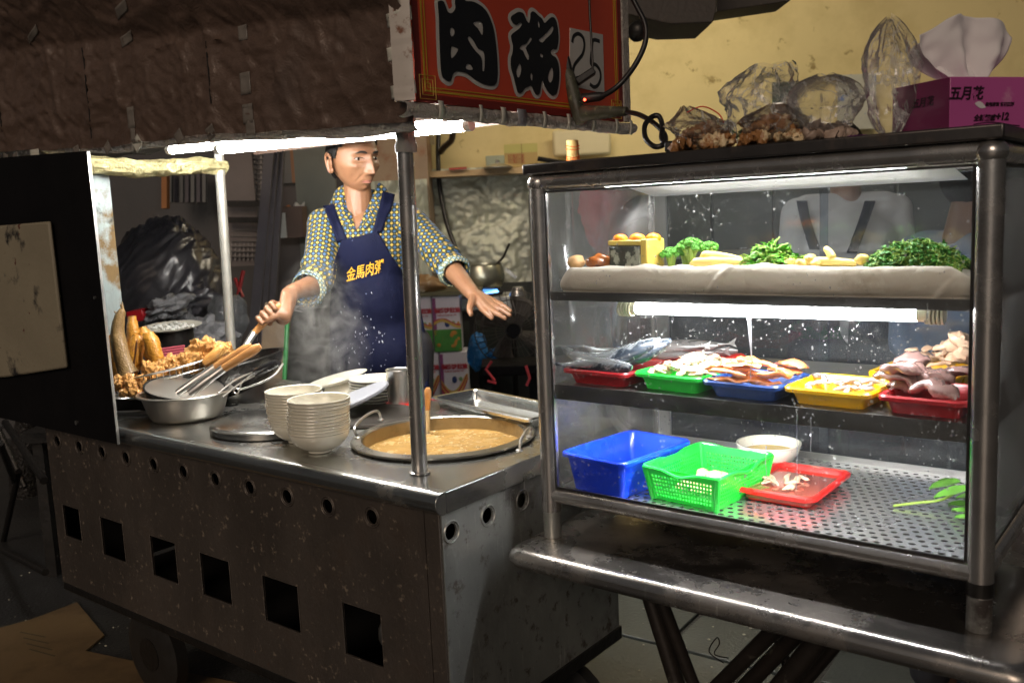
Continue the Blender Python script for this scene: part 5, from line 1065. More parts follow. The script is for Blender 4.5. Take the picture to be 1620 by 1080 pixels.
def tis(u, v):
    a = (u - .5) * 2; w0 = .032 + .062 * sin(min(1, v * 1.1) * pi / 2) ** .9; xx = .088 + a * w0 + .006 * v; zz = hT + .105 * v * (1 - .30 * abs(a) ** 2.2) ; fold = .016 * sin(a * 7 + 1.2 * v) * (1 - .45 * v) + .006 * noise.noise(V(a * 4, v * 4, 0))
    return Mb @ V(xx, lA / 2 + fold, zz - .012 * v * noise.noise(V(a * 2, 3, 0)))
m.grid(tis, 60, 30)
def tis2(u, v):
    a = (u - .5) * 2; w0 = .030 + .050 * sin(min(1, v * 1.1) * pi / 2); return Mb @ V(.085 + a * w0, lA / 2 + .028 * sin(pi * v * .8) + .010 * sin(a * 6 + 2), hT + .085 * v * (1 - .3 * abs(a) ** 2))
tissue_m = mat('soft_tissue', (.78, .75, .76), .85, 0, .03, 6, sheen=.2)
tt = thing('tissue', 'white tissue pulled up in a wide fan from the pink box', 'tissue', Mb @ V(.09, lA / 2, hT)); ob('front_ply', m, tissue_m, tt, ang=80, solid=.0006)
m = MB(); m.grid(tis2, 40, 20); ob('back_ply', m, tissue_m, tt, ang=80, solid=.0006)
# jar behind
c = at(1478, 150, 1.62); jr = thing('glass_jar', 'glass jar with brown screw lid standing behind the tissue box', 'jar', (c.x, c.y, TZ2))
m = MB(); m.lathe([(.026, .0), (.030, .004), (.030, .070), (.024, .082)], 28); ob('glass', m, film('jar_glass', (.8, .74, .62), .25, .3, (9, 0, 0), (.5, .36, .2), .05), jr, local=True)
m = MB(); m.lathe([(.0005, .082), (.025, .082), (.026, .084), (.026, .098), (.024, .101), (.0005, .101)], 28); ob('lid', m, mat('brown_lid', (.10, .04, .02), .4, 0, .3, 20), jr, local=True)
m = MB(); m.lathe([(.0005, .003), (.0285, .004), (.0285, .045), (.0005, .045)], 24); ob('contents', m, mat('jar_paste', (.3, .15, .06), .5, 0, .4, 30), jr, local=True)
# bottle behind bags
m = MB(); c = at(1355, 160, 2.1); c.z = TZ2
# power strip and plugs
ps_ = thing('power_strip', 'black power strip lying at the left of the case top under the cable loops', 'power strip', (.37, .33, TZ2)); m = MB(); m.obox(V(.335, .300, TZ2 + .012), V(.415, .335, TZ2 + .012), .030, .020); ob('body', m, rubber, ps_, bevel=.004)
cbm = mat('cable_black', (.014, .013, .013), .38, 0, .3, 20); dirty_plug = mat('dirty_plug', (.06, .06, .04), .5, 0, .6, 30, dirt=((.22, .24, .14), 34, .55, .1), bump=.6)
def cable(name, label, pts, r, mt=None, k=8): m = MB(); m.tube(smooth_path(pts, k), r, 10); return tob(name, m, mt or cbm, label, 'cable', ang=60)
cD = 2.02
t = thing('inline_plug', 'grimy stick-like plug connector hanging in front of the menu sign', 'plug', at(925, 195, cD))
m = MB(); a, b = at(897, 112, cD), at(920, 196, cD); m.tube([a, a.lerp(b, .1), a.lerp(b, .85), b], [.011, .0145, .0155, .013], 12); ob('body', m, dirty_plug, t)
m = MB(); a, b = at(893, 76, cD), at(899, 116, cD); m.tube([a, a.lerp(b, .5), b], [.006, .009, .011], 10); ob('collar', m, rubber, t)
cable('hanging_cable', 'thin black cable hanging in front of the sign down to the grimy plug', [at(872, -40, cD), at(879, 10, cD), at(884, 50, cD), at(894, 82, cD)], .0038)
cable('hanging_cable', 'thin black cable hanging straight down across the 25 price card', [at(931, -40, cD), at(933, 20, cD), at(936, 70, cD), at(938, 114, cD)], .0026)
t = thing('small_plug', 'short black plug hanging tilted in front of the price card', 'plug', at(930, 125, cD)); m = MB(); m.obox(at(912, 131, cD), at(940, 112, cD), .020, .016, V(.784, .62, 0)); ob('body', m, rubber, t, bevel=.003)
cable('thick_cable', 'thick black cable looping down in an arc right of the sign', [at(986, -30, 1.95), at(1006, 8, 1.95), at(1021, 40, 1.95), at(1020, 70, 1.95), at(1004, 104, 1.95), at(978, 136, 1.95), at(948, 154, 1.97), at(925, 156, 1.98)], .0058)
t = thing('plug_socket', 'black rubber socket with a red light joined to the thick cable', 'plug', at(940, 156, 1.97)); m = MB(); m.tube([at(918, 155, 1.98), at(922, 156, 1.98), at(948, 153, 1.97), at(956, 151, 1.97)], [.008, .011, .010, .007], 10); ob('body', m, rubber, t)
m = MB(); m.ell(at(925, 158, 1.955), .003, .003, .003, nu=8, nv=6); ob('red_light', m, glow('red_led', (1, .05, .02), 6), t)
t = thing('wrapped_plug', 'fat black plug wound with tape, joined to the grimy connector', 'plug', at(950, 176, 1.98)); m = MB(); nn = 18; a, b = at(922, 180, 1.99), at(992, 176, 1.93); m.tube([a.lerp(b, i / nn) for i in range(nn + 1)], [.0175 - .0009 * i * .55 + (.0012 if i % 2 else 0) for i in range(nn + 1)], 14); ob('taped_body', m, dirty_plug, t)
cable('thick_cable', 'thick black cable running from the taped plug and looping down onto the case top', [at(990, 177, 1.93), at(1012, 182, 1.88), at(1036, 196, 1.82), at(1052, 214, 1.78), at(1050, 228, 1.74), at(1036, 232, 1.74), at(1022, 220, 1.76), at(1020, 200, 1.78), at(1030, 186, 1.80), at(1042, 184, 1.80), at(1048, 200, 1.79), at(1047, 220, 1.76), at(1058, 232, 1.74)], .0052, k=10)
m = MB(); 
t = thing('tied_roll', 'yellow roll bound with orange rubber bands standing behind the case top', 'roll', (.145, .55, TZ2)); c = at(907, 262, 2.35); c.z = TZ2; t.location = c
m = MB(); m.cyl(V(0, 0, 0), V(0, 0, .085), .0165, .0155, 16); ob('roll', m, mat('yellow_paper', (.62, .45, .16), .6, 0, .3, 30), t, local=True)
m = MB()
for z in (.034, .038, .043, .062, .07): m.tube([V(.0172 * cos(a), .0172 * sin(a), z + .002 * sin(a * 2)) for a in [2 * pi * k / 20 for k in range(20)]], .0014, 5, closed=True)
ob('rubber_bands', m, mat('orange_rubber', (.75, .18, .03), .5), t, local=True, kind='stuff')
c = at(932, 262, 2.3); c.z = TZ2; bag('plastic_bag', 'small crumpled violet bag beside the tied roll behind the case top', c, .035, .025, .03, 1.3, film('violet_film', (.80, .70, .95), .35, .3, (22, 1, .006), (.55, .40, .75), .2), 33, wr=.25)
# ================================================================== shop behind
FH = V(-.62, .784, 0).normalized(); RH = V(.784, .62, 0).normalized(); YAW = atan2(RH.y, RH.x)
def bm_(p):                                           # matrix: local x = to the right, y = away, z = up
    return Matrix.Translation(p) @ Matrix.Rotation(YAW, 4, 'Z')
def gp(px, dep, z=0): p = at(px, 540, dep); return V(p.x, p.y, z)
def zz(px, py, dep): return at(px, py, dep).z
WD = 6.6
ywall = mat('yellow_plaster', (.68, .57, .28), .75, 0, .10, 1.4, dirt=((.30, .22, .09), 6, .64, .05), dirt2=((.46, .37, .16), 1.3, .50, .3), bump=.3, bs=30)
wall = thing('back_wall', 'mustard yellow plaster wall with stains closing the shop behind the case', 'wall', gp(1200, WD))
def wallbox(name, px0, px1, z0, z1, dep, mt, parent, th=.06, **k):
    a, b = gp(px0, dep), gp(px1, dep); L = (b - a).dot(RH); M = bm_(a); m = MB(); m.box(0, L, 0, th, z0, z1, M); return ob(name, m, mt, parent, **k)
wallbox('plaster', 610, 2150, 0, 3.4, WD, ywall, wall)
foilm = mat('wall_foil', (.50, .52, .42), .5, .35, .15, 3, wrinkle=(4.2, .6, .03), dirt=((.20, .17, .10), 3, .60, .15), rvar=.14)
ft_ = thing('foil_sheet', 'crumpled aluminium foil sheet covering the wall behind the stove', 'foil', gp(750, WD - .03, .8))
def foil(u, v):
    p = gp(600 + 300 * u, WD - .04); z = .75 + .95 * v; n = .045 * noise.noise(V(u * 5, v * 4, 1)) + .03 * abs(noise.noise(V(u * 13, v * 10, 3))) + .012 * noise.noise(V(u * 35, v * 28, 5)); return p - FH * (.05 + n) + V(0, 0, z)
m = MB(); m.grid(foil, 130, 90); ob('sheet', m, foilm, ft_, ang=80)
sh = thing('wall_shelf', 'long narrow wooden shelf on the yellow wall above the foil', 'shelf', gp(760, WD - .3, 1.7))
zS = zz(760, 272, WD - .3)
wallbox('board', 690, 905, zS - .03, zS + .01, WD - .32, mat('pale_wood', (.48, .34, .18), .6, 0, .2, 8, stretch=(1, 1, 5)), sh, .30)
def bxt(label, px0, px1, h, dep, mt, tape_=None, cat='box', name='cardboard_box', z=None, th=.16, rz=0, **k):
    a = gp((px0 + px1) / 2, dep, zS + .0105 if z is None else z); w_ = (gp(px1, dep) - gp(px0, dep)).length
    t = thing(name, label, cat, a, YAW + rz); m = MB(); m.box(-w_ / 2, w_ / 2, 0, th, 0, h); ob('box', m, mt, t, local=True, bevel=.004)
    if tape_: m = MB(); m.box(-w_ / 2 - .001, w_ / 2 + .001, -.002, -.0005, h * .62, h - .002); ob('flap', m, tape_, t, local=True)
    return t, w_
cbox = mat('kraft_box', (.42, .29, .10), .6, 0, .15, 5); olive = mat('olive_card', (.46, .42, .13), .6, 0, .12, 5)
t, w_ = bxt('brown cardboard box with printed panel standing on the wall shelf', 811, 862, .155, WD - .3, cbox, olive)
for k in range(4):
    me = text_mesh('酒王', .028, .001, .0005); me.transform(Matrix.Translation((-w_ * .27 + (k % 2) * .055, -.003, .07 - (k // 2) * .03)) @ Matrix.Rotation(pi / 2, 4, 'X')); ob('printed_mark', me, mat('print_red', (.30, .06, .02), .6), t, local=True)
m = MB(); m.box(.004, .008, -.004, -.002, 0, .155); ob('seam', m, mat('seam_brown', (.2, .12, .04), .6), t, local=True)
bxt('low grey green box with a steel lid knob beside the cardboard box on the shelf', 782, 811, .085, WD - .3, mat('greygreen', (.30, .33, .24), .5), name='storage_box')
m = MB(); p = gp(800, WD - .36, zS + .0105); m.lathe([(.10, 0), (.10, .005), (.05, .025), (.012, .032), (.014, .05), (.0005, .06)], 24, p); tob('pan_lid', m, alu, 'steel pan lid with a knob lying on the shelf in front of the box', 'lid')
m = MB(); a, b = gp(725, WD - .33, zS + .018), gp(752, WD - .33, zS + .02); m.obox(a, b, .05, .014); tob('red_box', m, mat('brick_red', (.4, .05, .03), .5), 'small flat red box lying on the wall shelf', 'box')
m = MB(); a, b = gp(862, WD - .35, zS + .06), gp(905, WD - .35, zS + .02); m.tube([a, b], .016, 8); tob('dark_roll', m, black, 'dark rod lying on the shelf right of the cardboard box', 'rod')
# pillar with rust stains, socket, cables, calendar-like pale panel
pl_ = thing('wall_pillar', 'stained pinkish pillar beside the yellow wall, behind the front pole', 'pillar', gp(650, WD - .5))
wallbox('pillar', 592, 692, .0, 3.0, WD - .45, mat('stained_pink', (.36, .26, .17), .6, 0, .25, 3, dirt=((.30, .13, .07), 3.2, .54, .10), dirt2=((.14, .08, .05), 8, .63, .08), bump=.2), pl_, .38)
m = MB()
def f2(u, v): p = gp(596 + 94 * u, WD - .48); n = .03 * noise.noise(V(u * 6, v * 6, 1)) + .02 * abs(noise.noise(V(u * 15, v * 12, 3))); return p - FH * (.02 + n) + V(0, 0, .75 + .87 * v)
m.grid(f2, 60, 60); tob('foil_wrap', m, foilm, 'crumpled foil wrapped round the lower half of the stained pillar', 'foil', ang=80)
m = MB(); p = gp(699, WD - .1); m.box(-.025, .025, -.03, 0, zz(699, 232, WD - .1), zz(699, 214, WD - .1), bm_(p)); tob('wall_socket', m, mat('dirty_ivory', (.4, .33, .2), .5), 'small dirty wall socket below the cable, left of the shelf', 'socket')
cable('wall_cable', 'black cable hanging down the foil wall from the socket to the stove', [at(694, 205, 6.3), at(693, 250, 6.3), at(696, 300, 6.3), at(706, 350, 6.28), at(720, 390, 6.25), at(733, 428, 6.2)], .016)
cable('wall_cable', 'black cable bent into a hook at the top of the wall beside the lamp', [at(697, 240, 6.3), at(704, 232, 6.2), at(714, 222, 6.1), at(717, 208, 6.0)], .022)
m = MB(); p = gp(948, WD - .08); m.box(-.28, .12, -.05, 0, zz(948, 248, WD - .08), zz(948, 208, WD - .08), bm_(p)); tob('wall_cabinet', m, mat('pale_cream', (.62, .55, .34), .5, 0, .06), 'pale cream cabinet on the yellow wall between sign and glass case', 'cabinet', bevel=.02)
m = MB(); p = gp(1250, WD - .05); m.box(-.12, .03, -.02, 0, zz(1260, 200, WD), zz(1260, 138, WD), bm_(p)); tob('wall_notice', m, mat('notice_dark', (.03, .05, .04), .5, dirt=((.1, .35, .2), 6, .5, .1)), 'dark notice on the yellow wall seen between the plastic bags', 'notice')
m = MB(); p = gp(1345, WD - .05); m.box(-.10, .16, -.02, 0, zz(1340, 210, WD), zz(1340, 128, WD), bm_(p)); tob('wall_calendar', m, mat('calendar_white', (.5, .5, .42), .5, dirt=((.1, .2, .5), 9, .56, .05)), 'pale calendar on the yellow wall behind the tall clear bag', 'calendar')
# roof beam and eaves, top centre
ev = thing('roof_eave', 'dark wooden roof eave hanging in at the top right of the sign', 'eave', at(1060, 20, 3.2))
dw = mat('dark_wood', (.055, .045, .038), .6, 0, .4, 6, dirt=((.14, .12, .09), 10, .6, .1), bump=.5)
def slab4(name, pts, dep, th, mt, parent):
    m = MB(); q = [at(*p, dep) for p in pts]; n = len(q); m.add(q + [p + FH * th for p in q], [tuple(range(n)), tuple(range(n, 2 * n))[::-1]] + [(i, (i + 1) % n, n + (i + 1) % n, n + i) for i in range(n)]); return ob(name, m, mt, parent, bevel=.004)
slab4('board', [(985, -520), (1135, -520), (1134, 12), (1128, 36), (1060, 38), (990, 22)], 3.2, .30, dw, ev)
slab4('beam', [(1137, -520), (1420, -520), (1250, 2), (1134, 19)], 3.7, .2, dw, ev)
m = MB(); m.ell(at(1008, 50, 3.1), .035, .03, .035, nu=12, nv=8); ob('bracket', m, blackm, ev)
# unseen ceiling lamp, assumed and added to light the yellow wall
slc = gp(1130, 4.9, 2.75); L_ = .62
t = thing('assumed_ceiling_lamp', 'assumed warm ceiling tube lamp, added out of view to light the yellow wall', 'lamp', slc)
m = MB(); m.cyl(slc - RH * L_, slc + RH * L_, .02, None, 10); ob('tube', m, glow('assumed_warm_tube', (1, .86, .62), 48), t)
m = MB(); m.obox(slc - RH * (L_ + .03) + V(0, 0, .04), slc + RH * (L_ + .03) + V(0, 0, .04), .09, .03); ob('casing', m, fixw, t)
# shop ceiling and far dark walls
dk = mat('dark_wall', (.065, .062, .062), .6, 0, .4, 2.5, dirt=((.10, .09, .085), 4, .60, .12), bump=.3)
dwl = thing('dark_back_wall', 'dark grimy wall of old panels behind the man at the left', 'wall', gp(300, 6.2))
wallbox('wall', -700, 596, 0, 3.4, 6.2, dk, dwl)
# pieces on it
pm1 = mat('grey_panel', (.17, .17, .165), .5, .2, .35, 4, dirt=((.20, .18, .16), 6, .58, .15), bump=.2)
def ppanel(name, label, cat, px0, px1, py0, py1, dep, mt, th=.03, **k):
    m = MB(); a = gp(px0, dep); L = (gp(px1, dep) - a).length; m.box(0, L, 0, th, zz((px0 + px1) / 2, py1, dep), zz((px0 + px1) / 2, py0, dep), bm_(a)); return tob(name, m, mt, label, cat, **k)
ppanel('green_door', 'tall grey green door standing just left of the man', 'door', 486, 548, 225, 680, 5.2, mat('greygreen_door', (.17, .18, .15), .5, 0, .3, 3, dirt=((.24, .22, .17), 5, .6, .15), bump=.2))
wd = thing('metal_cupboard', 'dented dark metal cupboard door with a pale scraped patch', 'cupboard', gp(465, 5.3)); 
m = MB(); a = gp(440, 5.3); m.box(0, .18, 0, .05, zz(465, 292, 5.3), zz(465, 232, 5.3), bm_(a)); ob('upper_door', m, pm1, wd, bevel=.005)
m = MB(); m.box(0, .19, 0, .05, zz(465, 560, 5.3), zz(465, 296, 5.3), bm_(a)); ob('lower_door', m, mat('brown_grey', (.10, .085, .08), .5, .1, .3, 4, dirt=((.2, .17, .15), 5, .6, .1)), wd, bevel=.005)
m = MB(); p = gp(484, 5.24); m.box(-.01, .01, 0, .02, zz(484, 290, 5.24), zz(484, 236, 5.24), bm_(p)); ob('wood_edge', m, mat('orange_wood', (.34, .17, .08), .6), wd)
t = thing('wall_box', 'brown wooden box with a torn white and yellow notice on its front', 'box', gp(465, 4.9, zz(465, 376, 4.9)))
m = MB(); a = gp(437, 4.9); m.box(0, .19, 0, .12, zz(465, 376, 4.9), zz(465, 336, 4.9) + .03, bm_(a)); ob('box', m, mat('box_brown', (.12, .075, .055), .6, 0, .3, 8), t, bevel=.003)
m = MB(); a = gp(431, 4.86); m.box(0, .118, 0, .01, zz(449, 376, 4.86), zz(449, 337, 4.86), bm_(a)); nb_ = ob('notice', m, mat('notice_white', (.52, .52, .48), .6, 0, .06, 10, dirt=((.12, .11, .10), 30, .63, .04)), t)
m = MB(); a = gp(442, 4.855); m.box(0, .045, 0, .004, zz(449, 374, 4.855), zz(449, 346, 4.855), bm_(a)); ob('yellow_figure', m, mat('notice_yellow', (.55, .52, .12), .6, dirt=((.5, .5, .44), 22, .55, .05)), nb_)
m = MB(); m.ell(at(456, 331, 4.95), .022, .02, .022, jit=.3); tob('orange_lump', m, mat('faded_orange', (.42, .15, .05), .6), 'crumpled orange thing lying on top of the brown wall box', 'rag')
m = MB(); c = at(473, 331, 4.95); m.grid(lambda u, v: c + RH * (.06 * (u - .5)) + V(0, 0, .03 * v + .01 * sin(u * 8)) + FH * (.02 * v), 6, 4); tob('torn_paper', m, wht, 'torn white paper sticking up from the brown wall box', 'paper', solid=.001)
# wire mesh grille
gr_ = thing('wire_grille', 'wire mesh grille with square openings behind the left pole', 'grille', gp(390, 5.7, zz(390, 430, 5.7)))
for k, (a0, a1, b0, b1) in enumerate(((366, 420, 236, 322), (366, 420, 350, 412))):
    m = MB(); gm_ = mat('dull_wire', (.26, .24, .23), .5, .5) if k == 0 else MATS['dull_wire']
    for i in range(9): x = a0 + (a1 - a0) * i / 8; m.cyl(at(x, b0, 5.7), at(x, b1, 5.7), .0055, None, 5)
    for j in range(int((b1 - b0) / 8) + 1): y = b0 + 8 * j; m.cyl(at(a0, y, 5.69), at(a1, y, 5.69), .0055, None, 5)
    ob('mesh', m, gm_, gr_, kind='stuff')
wallbox('backing', 364, 422, zz(390, 420, 5.75), zz(390, 234, 5.75), 5.78, mat('brownish_grey', (.20, .17, .16), .7, 0, .3, 6), gr_, .01)
for y in (322, 348): m = MB(); m.obox(at(352, y, 5.6), at(424, y, 5.6), .03, .035); ob('cross_bar', m, blackm, gr_)
# leaning boards
lbm = mat('leaning_dark', (.10, .09, .10), .5, 0, .4, 5, dirt=((.13, .11, .12), 7, .58, .12), bump=.3)
for k, (x0, x1, wd_, dz) in enumerate(((428, 396, .048, 0), (437, 408, .04, .04), (446, 425, .034, .08))):
    m = MB(); m.obox(at(x0, 225, 4.7 + dz), at(x1, 600, 4.5 + dz), wd_, .03, FH); tob('leaning_board', m, lbm, ('widest dark board leaning, leftmost of the three beside the cupboard', 'middle dark board leaning beside the cupboard', 'narrow dark board leaning, nearest the cupboard')[k], 'board', 'dark boards leaning beside the cupboard')
for k in range(7): m = MB(); m.obox(at(270 + 9 * k, 262, 5.9), at(270 + 9 * k, 320, 5.9), .026, .02); tob('wall_slat', m, lbm if k % 2 else pm1, 'upright grey slat behind the rubbish bag, one of a row', 'slat', 'upright slats behind the bag')
m = MB(); m.obox(at(262, 268, 5.8), at(262, 330, 5.8), .04, .03); tob('orange_post', m, mat('orange_brown', (.36, .15, .05), .6), 'short orange brown wooden post behind the top of the rubbish bag', 'post')
# big black rubbish bag
bagm = mat('black_plastic_bag', (.045, .043, .050), .30, 0, .3, 8, wrinkle=(5, .25, .02), spec=.8, rvar=.08)
BGc = gp(272, 4.1, .62); gt = thing('rubbish_bag', 'huge black plastic rubbish bag with long creases standing behind the cart', 'bag', BGc)
def bg_(u, v):
    a = 2 * pi * u; b = pi * v; d = V(sin(b) * cos(a), sin(b) * sin(a), -cos(b)); k = 1.04 + .10 * noise.noise(d * 1.3 + V(4, 0, 0)) ; q_ = d.z * 1.0 - d.x * .75; k -= .10 * abs(noise.noise(V((d.x + d.z) * .8, q_ * 5.5, d.y * 2)))
    k -= .035 * abs(noise.noise(V((d.x + d.z) * 2.0, q_ * 14, d.y * 5))); top = max(0, d.z - .75); 
    p = V(math.copysign(abs(d.x) ** .85, d.x) * .25 * k, d.y * .24 * k, .38 + math.copysign(abs(d.z) ** .8, d.z) * .40 * k + top * .12 * noise.noise(d * 12))
    return BGc + RH * p.x + FH * p.y + V(0, 0, p.z)
m = MB(); m.grid(bg_, 150, 110); ob('film', m, bagm, gt, ang=80)
m = MB(); random.seed(8)
stand = thing('work_bench', 'low dark bench crowded with bags and plates behind the cart', 'bench', gp(290, 3.9, 0)); m.box(-.55, .55, -.35, .4, .56, .60, bm_(gp(290, 3.9))); ob('top', m, blackm, stand)
for x, y in ((-.5, -.3), (.5, -.3), (-.5, .35), (.5, .35)): m = MB(); m.box(x - .02, x + .02, y - .02, y + .02, 0, .56, bm_(gp(290, 3.9))); ob('leg', m, blackm, stand)
# crate, plate, clear bags, pliers behind basket
m = MB(); a = at(210, 500, 3.55); m.obox(a, at(236, 495, 3.55), .12, .045); tob('red_crate', m, pdred, 'red plastic crate edge showing behind the fried fish', 'crate', bevel=.004)
sh_m = mat('grey_cloth', (.20, .20, .21), .6, 0, .5, 6, wrinkle=(7, .8, .03))
for k, (px, py, rx, rz, dep) in enumerate(((262, 487, .085, .04, 3.55), (300, 478, .10, .055, 3.75), (325, 535, .10, .075, 3.5), (265, 535, .16, .08, 3.75))):
    m = MB(); m.ell(at(px, py, dep), rx, .08, rz, Matrix.Rotation(YAW, 3, 'Z') @ Matrix.Rotation(-.3, 3, 'Y'), nu=30, nv=20, jit=.7, fr=10); tob('grey_bundle', m, (sh_m, MATS['black_plastic_bag'], sh_m, sh_m)[k], ('grey crumpled bundle lying on the bench behind the fried rolls', 'black plastic bundle beside the grey one on the bench', 'grey green bundle behind the basket next to the left pole', 'wide grey bundle under the white plate')[k], 'bundle', 'bundles on the bench behind the basket', ang=80)
c = at(272, 520, 3.15); t = thing('white_plate', 'wide white plate of pale scraps behind the fried rolls', 'plate', c); t.rotation_euler = (.06, .05, 0)
m = MB(); m.lathe([(.05, 0), (.075, .001), (.098, .009), (.100, .011), (.095, .011), (.07, .005), (.0005, .004)], 40); ob('plate', m, porcelain, t, local=True)
m = MB(); random.seed(2)
for k in range(30): m.ell(V(random.uniform(-.06, .06), random.uniform(-.05, .05), .009), .011, .008, .005, nu=7, nv=5, jit=.4)
ob('scraps', m, mat('pale_scraps', (.6, .6, .56), .6), t, local=True, kind='stuff')
stand2 = MB(); stand2.cyl(c - V(0, 0, .16), c - V(0, 0, .002), .07, .07, 20); tob('steel_pail', stand2, blackm, 'dark pail under the white plate of scraps', 'pail')
m = MB(); a = at(262, 560, 3.0)
for k in range(5): m.cyl(at(248, 553 + k * 4, 3.0), at(292, 547 + k * 4, 3.0), .004, None, 6)
tob('pink_rack', m, mat('pink_red', (.55, .10, .14), .5), 'pink red striped mesh tray glimpsed through the wire basket', 'mesh', kind=None)
c = gp(363, 3.7, zz(363, 560, 3.7)); bag('plastic_bag', 'crumpled clear bag hanging behind the left pole', c, .085, .06, .235, 2.6, film('grey_film', (.6, .62, .64), .22, .5, (16, 1, .012), (.5, .52, .55), .15), 41, tipw=.6, wr=.2)
pl = thing('pliers', 'red handled pliers hanging open behind the left pole', 'pliers', at(378, 470, 4.2))
for a, b in (((385, 428), (376, 470)), ((372, 440), (384, 470)), ((380, 462), (372, 500)), ((380, 462), (388, 498))):
    m = MB(); m.tube([at(*a, 4.2), at(*b, 4.2)], .009, 7); ob('handle' if a[1] < 450 else 'jaw', m, mat('pliers_red', (.38, .02, .02), .4) if a[1] < 450 else blackm, pl)
# stock pot with steam behind, brown board with green edge
c = gp(506, 3.95); sp2 = thing('stock_pot', 'tall dark stock pot behind the cart, steaming, with a pale label', 'pot', c)
zt_ = zz(506, 478, 3.95); m = MB(); m.lathe([(.15, 0), (.155, .01), (.155, zt_ - .02), (.162, zt_ - .01), (.158, zt_), (.15, zt_ - .004), (.148, zt_ - .2), (.0005, zt_ - .2)], 40, c); ob('body', m, mat('pot_grey', (.085, .085, .075), .5, .3, .35, 5, dirt=((.16, .15, .13), 6, .58, .15), bump=.2), sp2)
m = MB(); a = at(462, 487, 3.78); m.obox(a, at(492, 491, 3.78), .003, .024, V(0, 0, 1)); ob('label', m, mat('label_grey', (.34, .32, .30), .6), sp2)
m = MB(); m.obox(at(441, 480, 3.6), at(428, 640, 3.5), .10, .03, FH); tob('brown_board', m, mat('wet_brown', (.17, .11, .055), .5, 0, .35, 5, bump=.3), 'brown board standing between the wok and the stock pot', 'board')
m = MB(); m.tube([at(456, 480, 3.55), at(452, 560, 3.5), at(448, 640, 3.48)], .009, 8); tob('green_strip', m, mat('bright_green', (.02, .30, .06), .45), 'upright green plastic strip beside the brown board', 'strip')
# kitchen at the right: stove, pot, tins, fan, stool
D = 5.6
tbz = zz(770, 492, D); kt = thing('stove_bench', 'dark bench carrying the gas stove under the foil wall', 'bench', gp(775, D))
m = MB(); m.box(-.75, .8, -.02, .55, tbz - .05, tbz, bm_(gp(775, D))); ob('top', m, blackm, kt)
for x in (-.7, -.1, .7): m = MB(); m.box(x - .02, x + .02, .0, .04, 0, tbz - .05, bm_(gp(775, D))); ob('leg', m, blackm, kt)
sv = thing('gas_stove', 'small gas stove with a red front and blue flame under the round pot', 'stove', gp(772, D, tbz))
m = MB(); m.box(-.17, .17, .02, .3, tbz, tbz + .09, bm_(gp(772, D))); ob('body', m, alu, sv, bevel=.01)
m = MB(); m.box(-.05, .06, .012, .018, tbz + .02, tbz + .075, bm_(gp(772, D))); ob('red_panel', m, mat('red_front', (.5, .03, .03), .4), sv)
m = MB(); p = gp(775, D - .0, tbz + .05); m.cyl(p - FH * .02, p + FH * .01, .022, None, 14); ob('knob', m, black, sv)
m = MB(); p = gp(768, D + .15, tbz + .105); m.tube([p + RH * .09 * cos(a) + FH * .09 * sin(a) for a in [2 * pi * k / 24 for k in range(24)]], .008, 6, closed=True); ob('flame', m, glow('gas_flame', (.12, .35, 1), 3.5), sv)
m = MB(); m.lathe([(.12, .09), (.13, .105), (.0005, .105)], 20, gp(768, D + .15, tbz)); ob('burner', m, black, sv)
rp = thing('round_pot', 'round bellied aluminium pot with a ladle boiling on the gas stove', 'pot', gp(769, D + .15, tbz + .118))
m = MB(); m.lathe([(.08, 0), (.105, .01), (.133, .05), (.137, .09), (.125, .14), (.117, .158), (.121, .165), (.115, .165), (.112, .15), (.0005, .148)], 36, gp(769, D + .15, tbz + .118)); ob('body', m, mat('pot_alu', (.55, .55, .44), .3, .9, .12, 5, dirt=((.25, .2, .1), 5, .6, .15)), rp)
m = MB(); a = gp(790, D + .15, tbz + .27); m.tube([a, a + V(0, 0, .05) + RH * .05, a + V(0, 0, .13) + RH * .09], .008, 7); ob('ladle', m, blackm, rp)
m = MB(); m.obox(at(800, 425, 5.5), at(817, 440, 5.5), .02, .02); tob('steel_spoon', m, alu, 'short bright steel spoon sticking out right of the round pot', 'spoon')
m = MB(); m.lathe([(.03, 0), (.05, .06), (.055, .1), (.03, .15), (.0005, .15)], 18, gp(823, 5.5, tbz)); tob('steel_jug', m, steel_tube, 'small dull steel jug beside the stove at the edge of the case', 'jug')
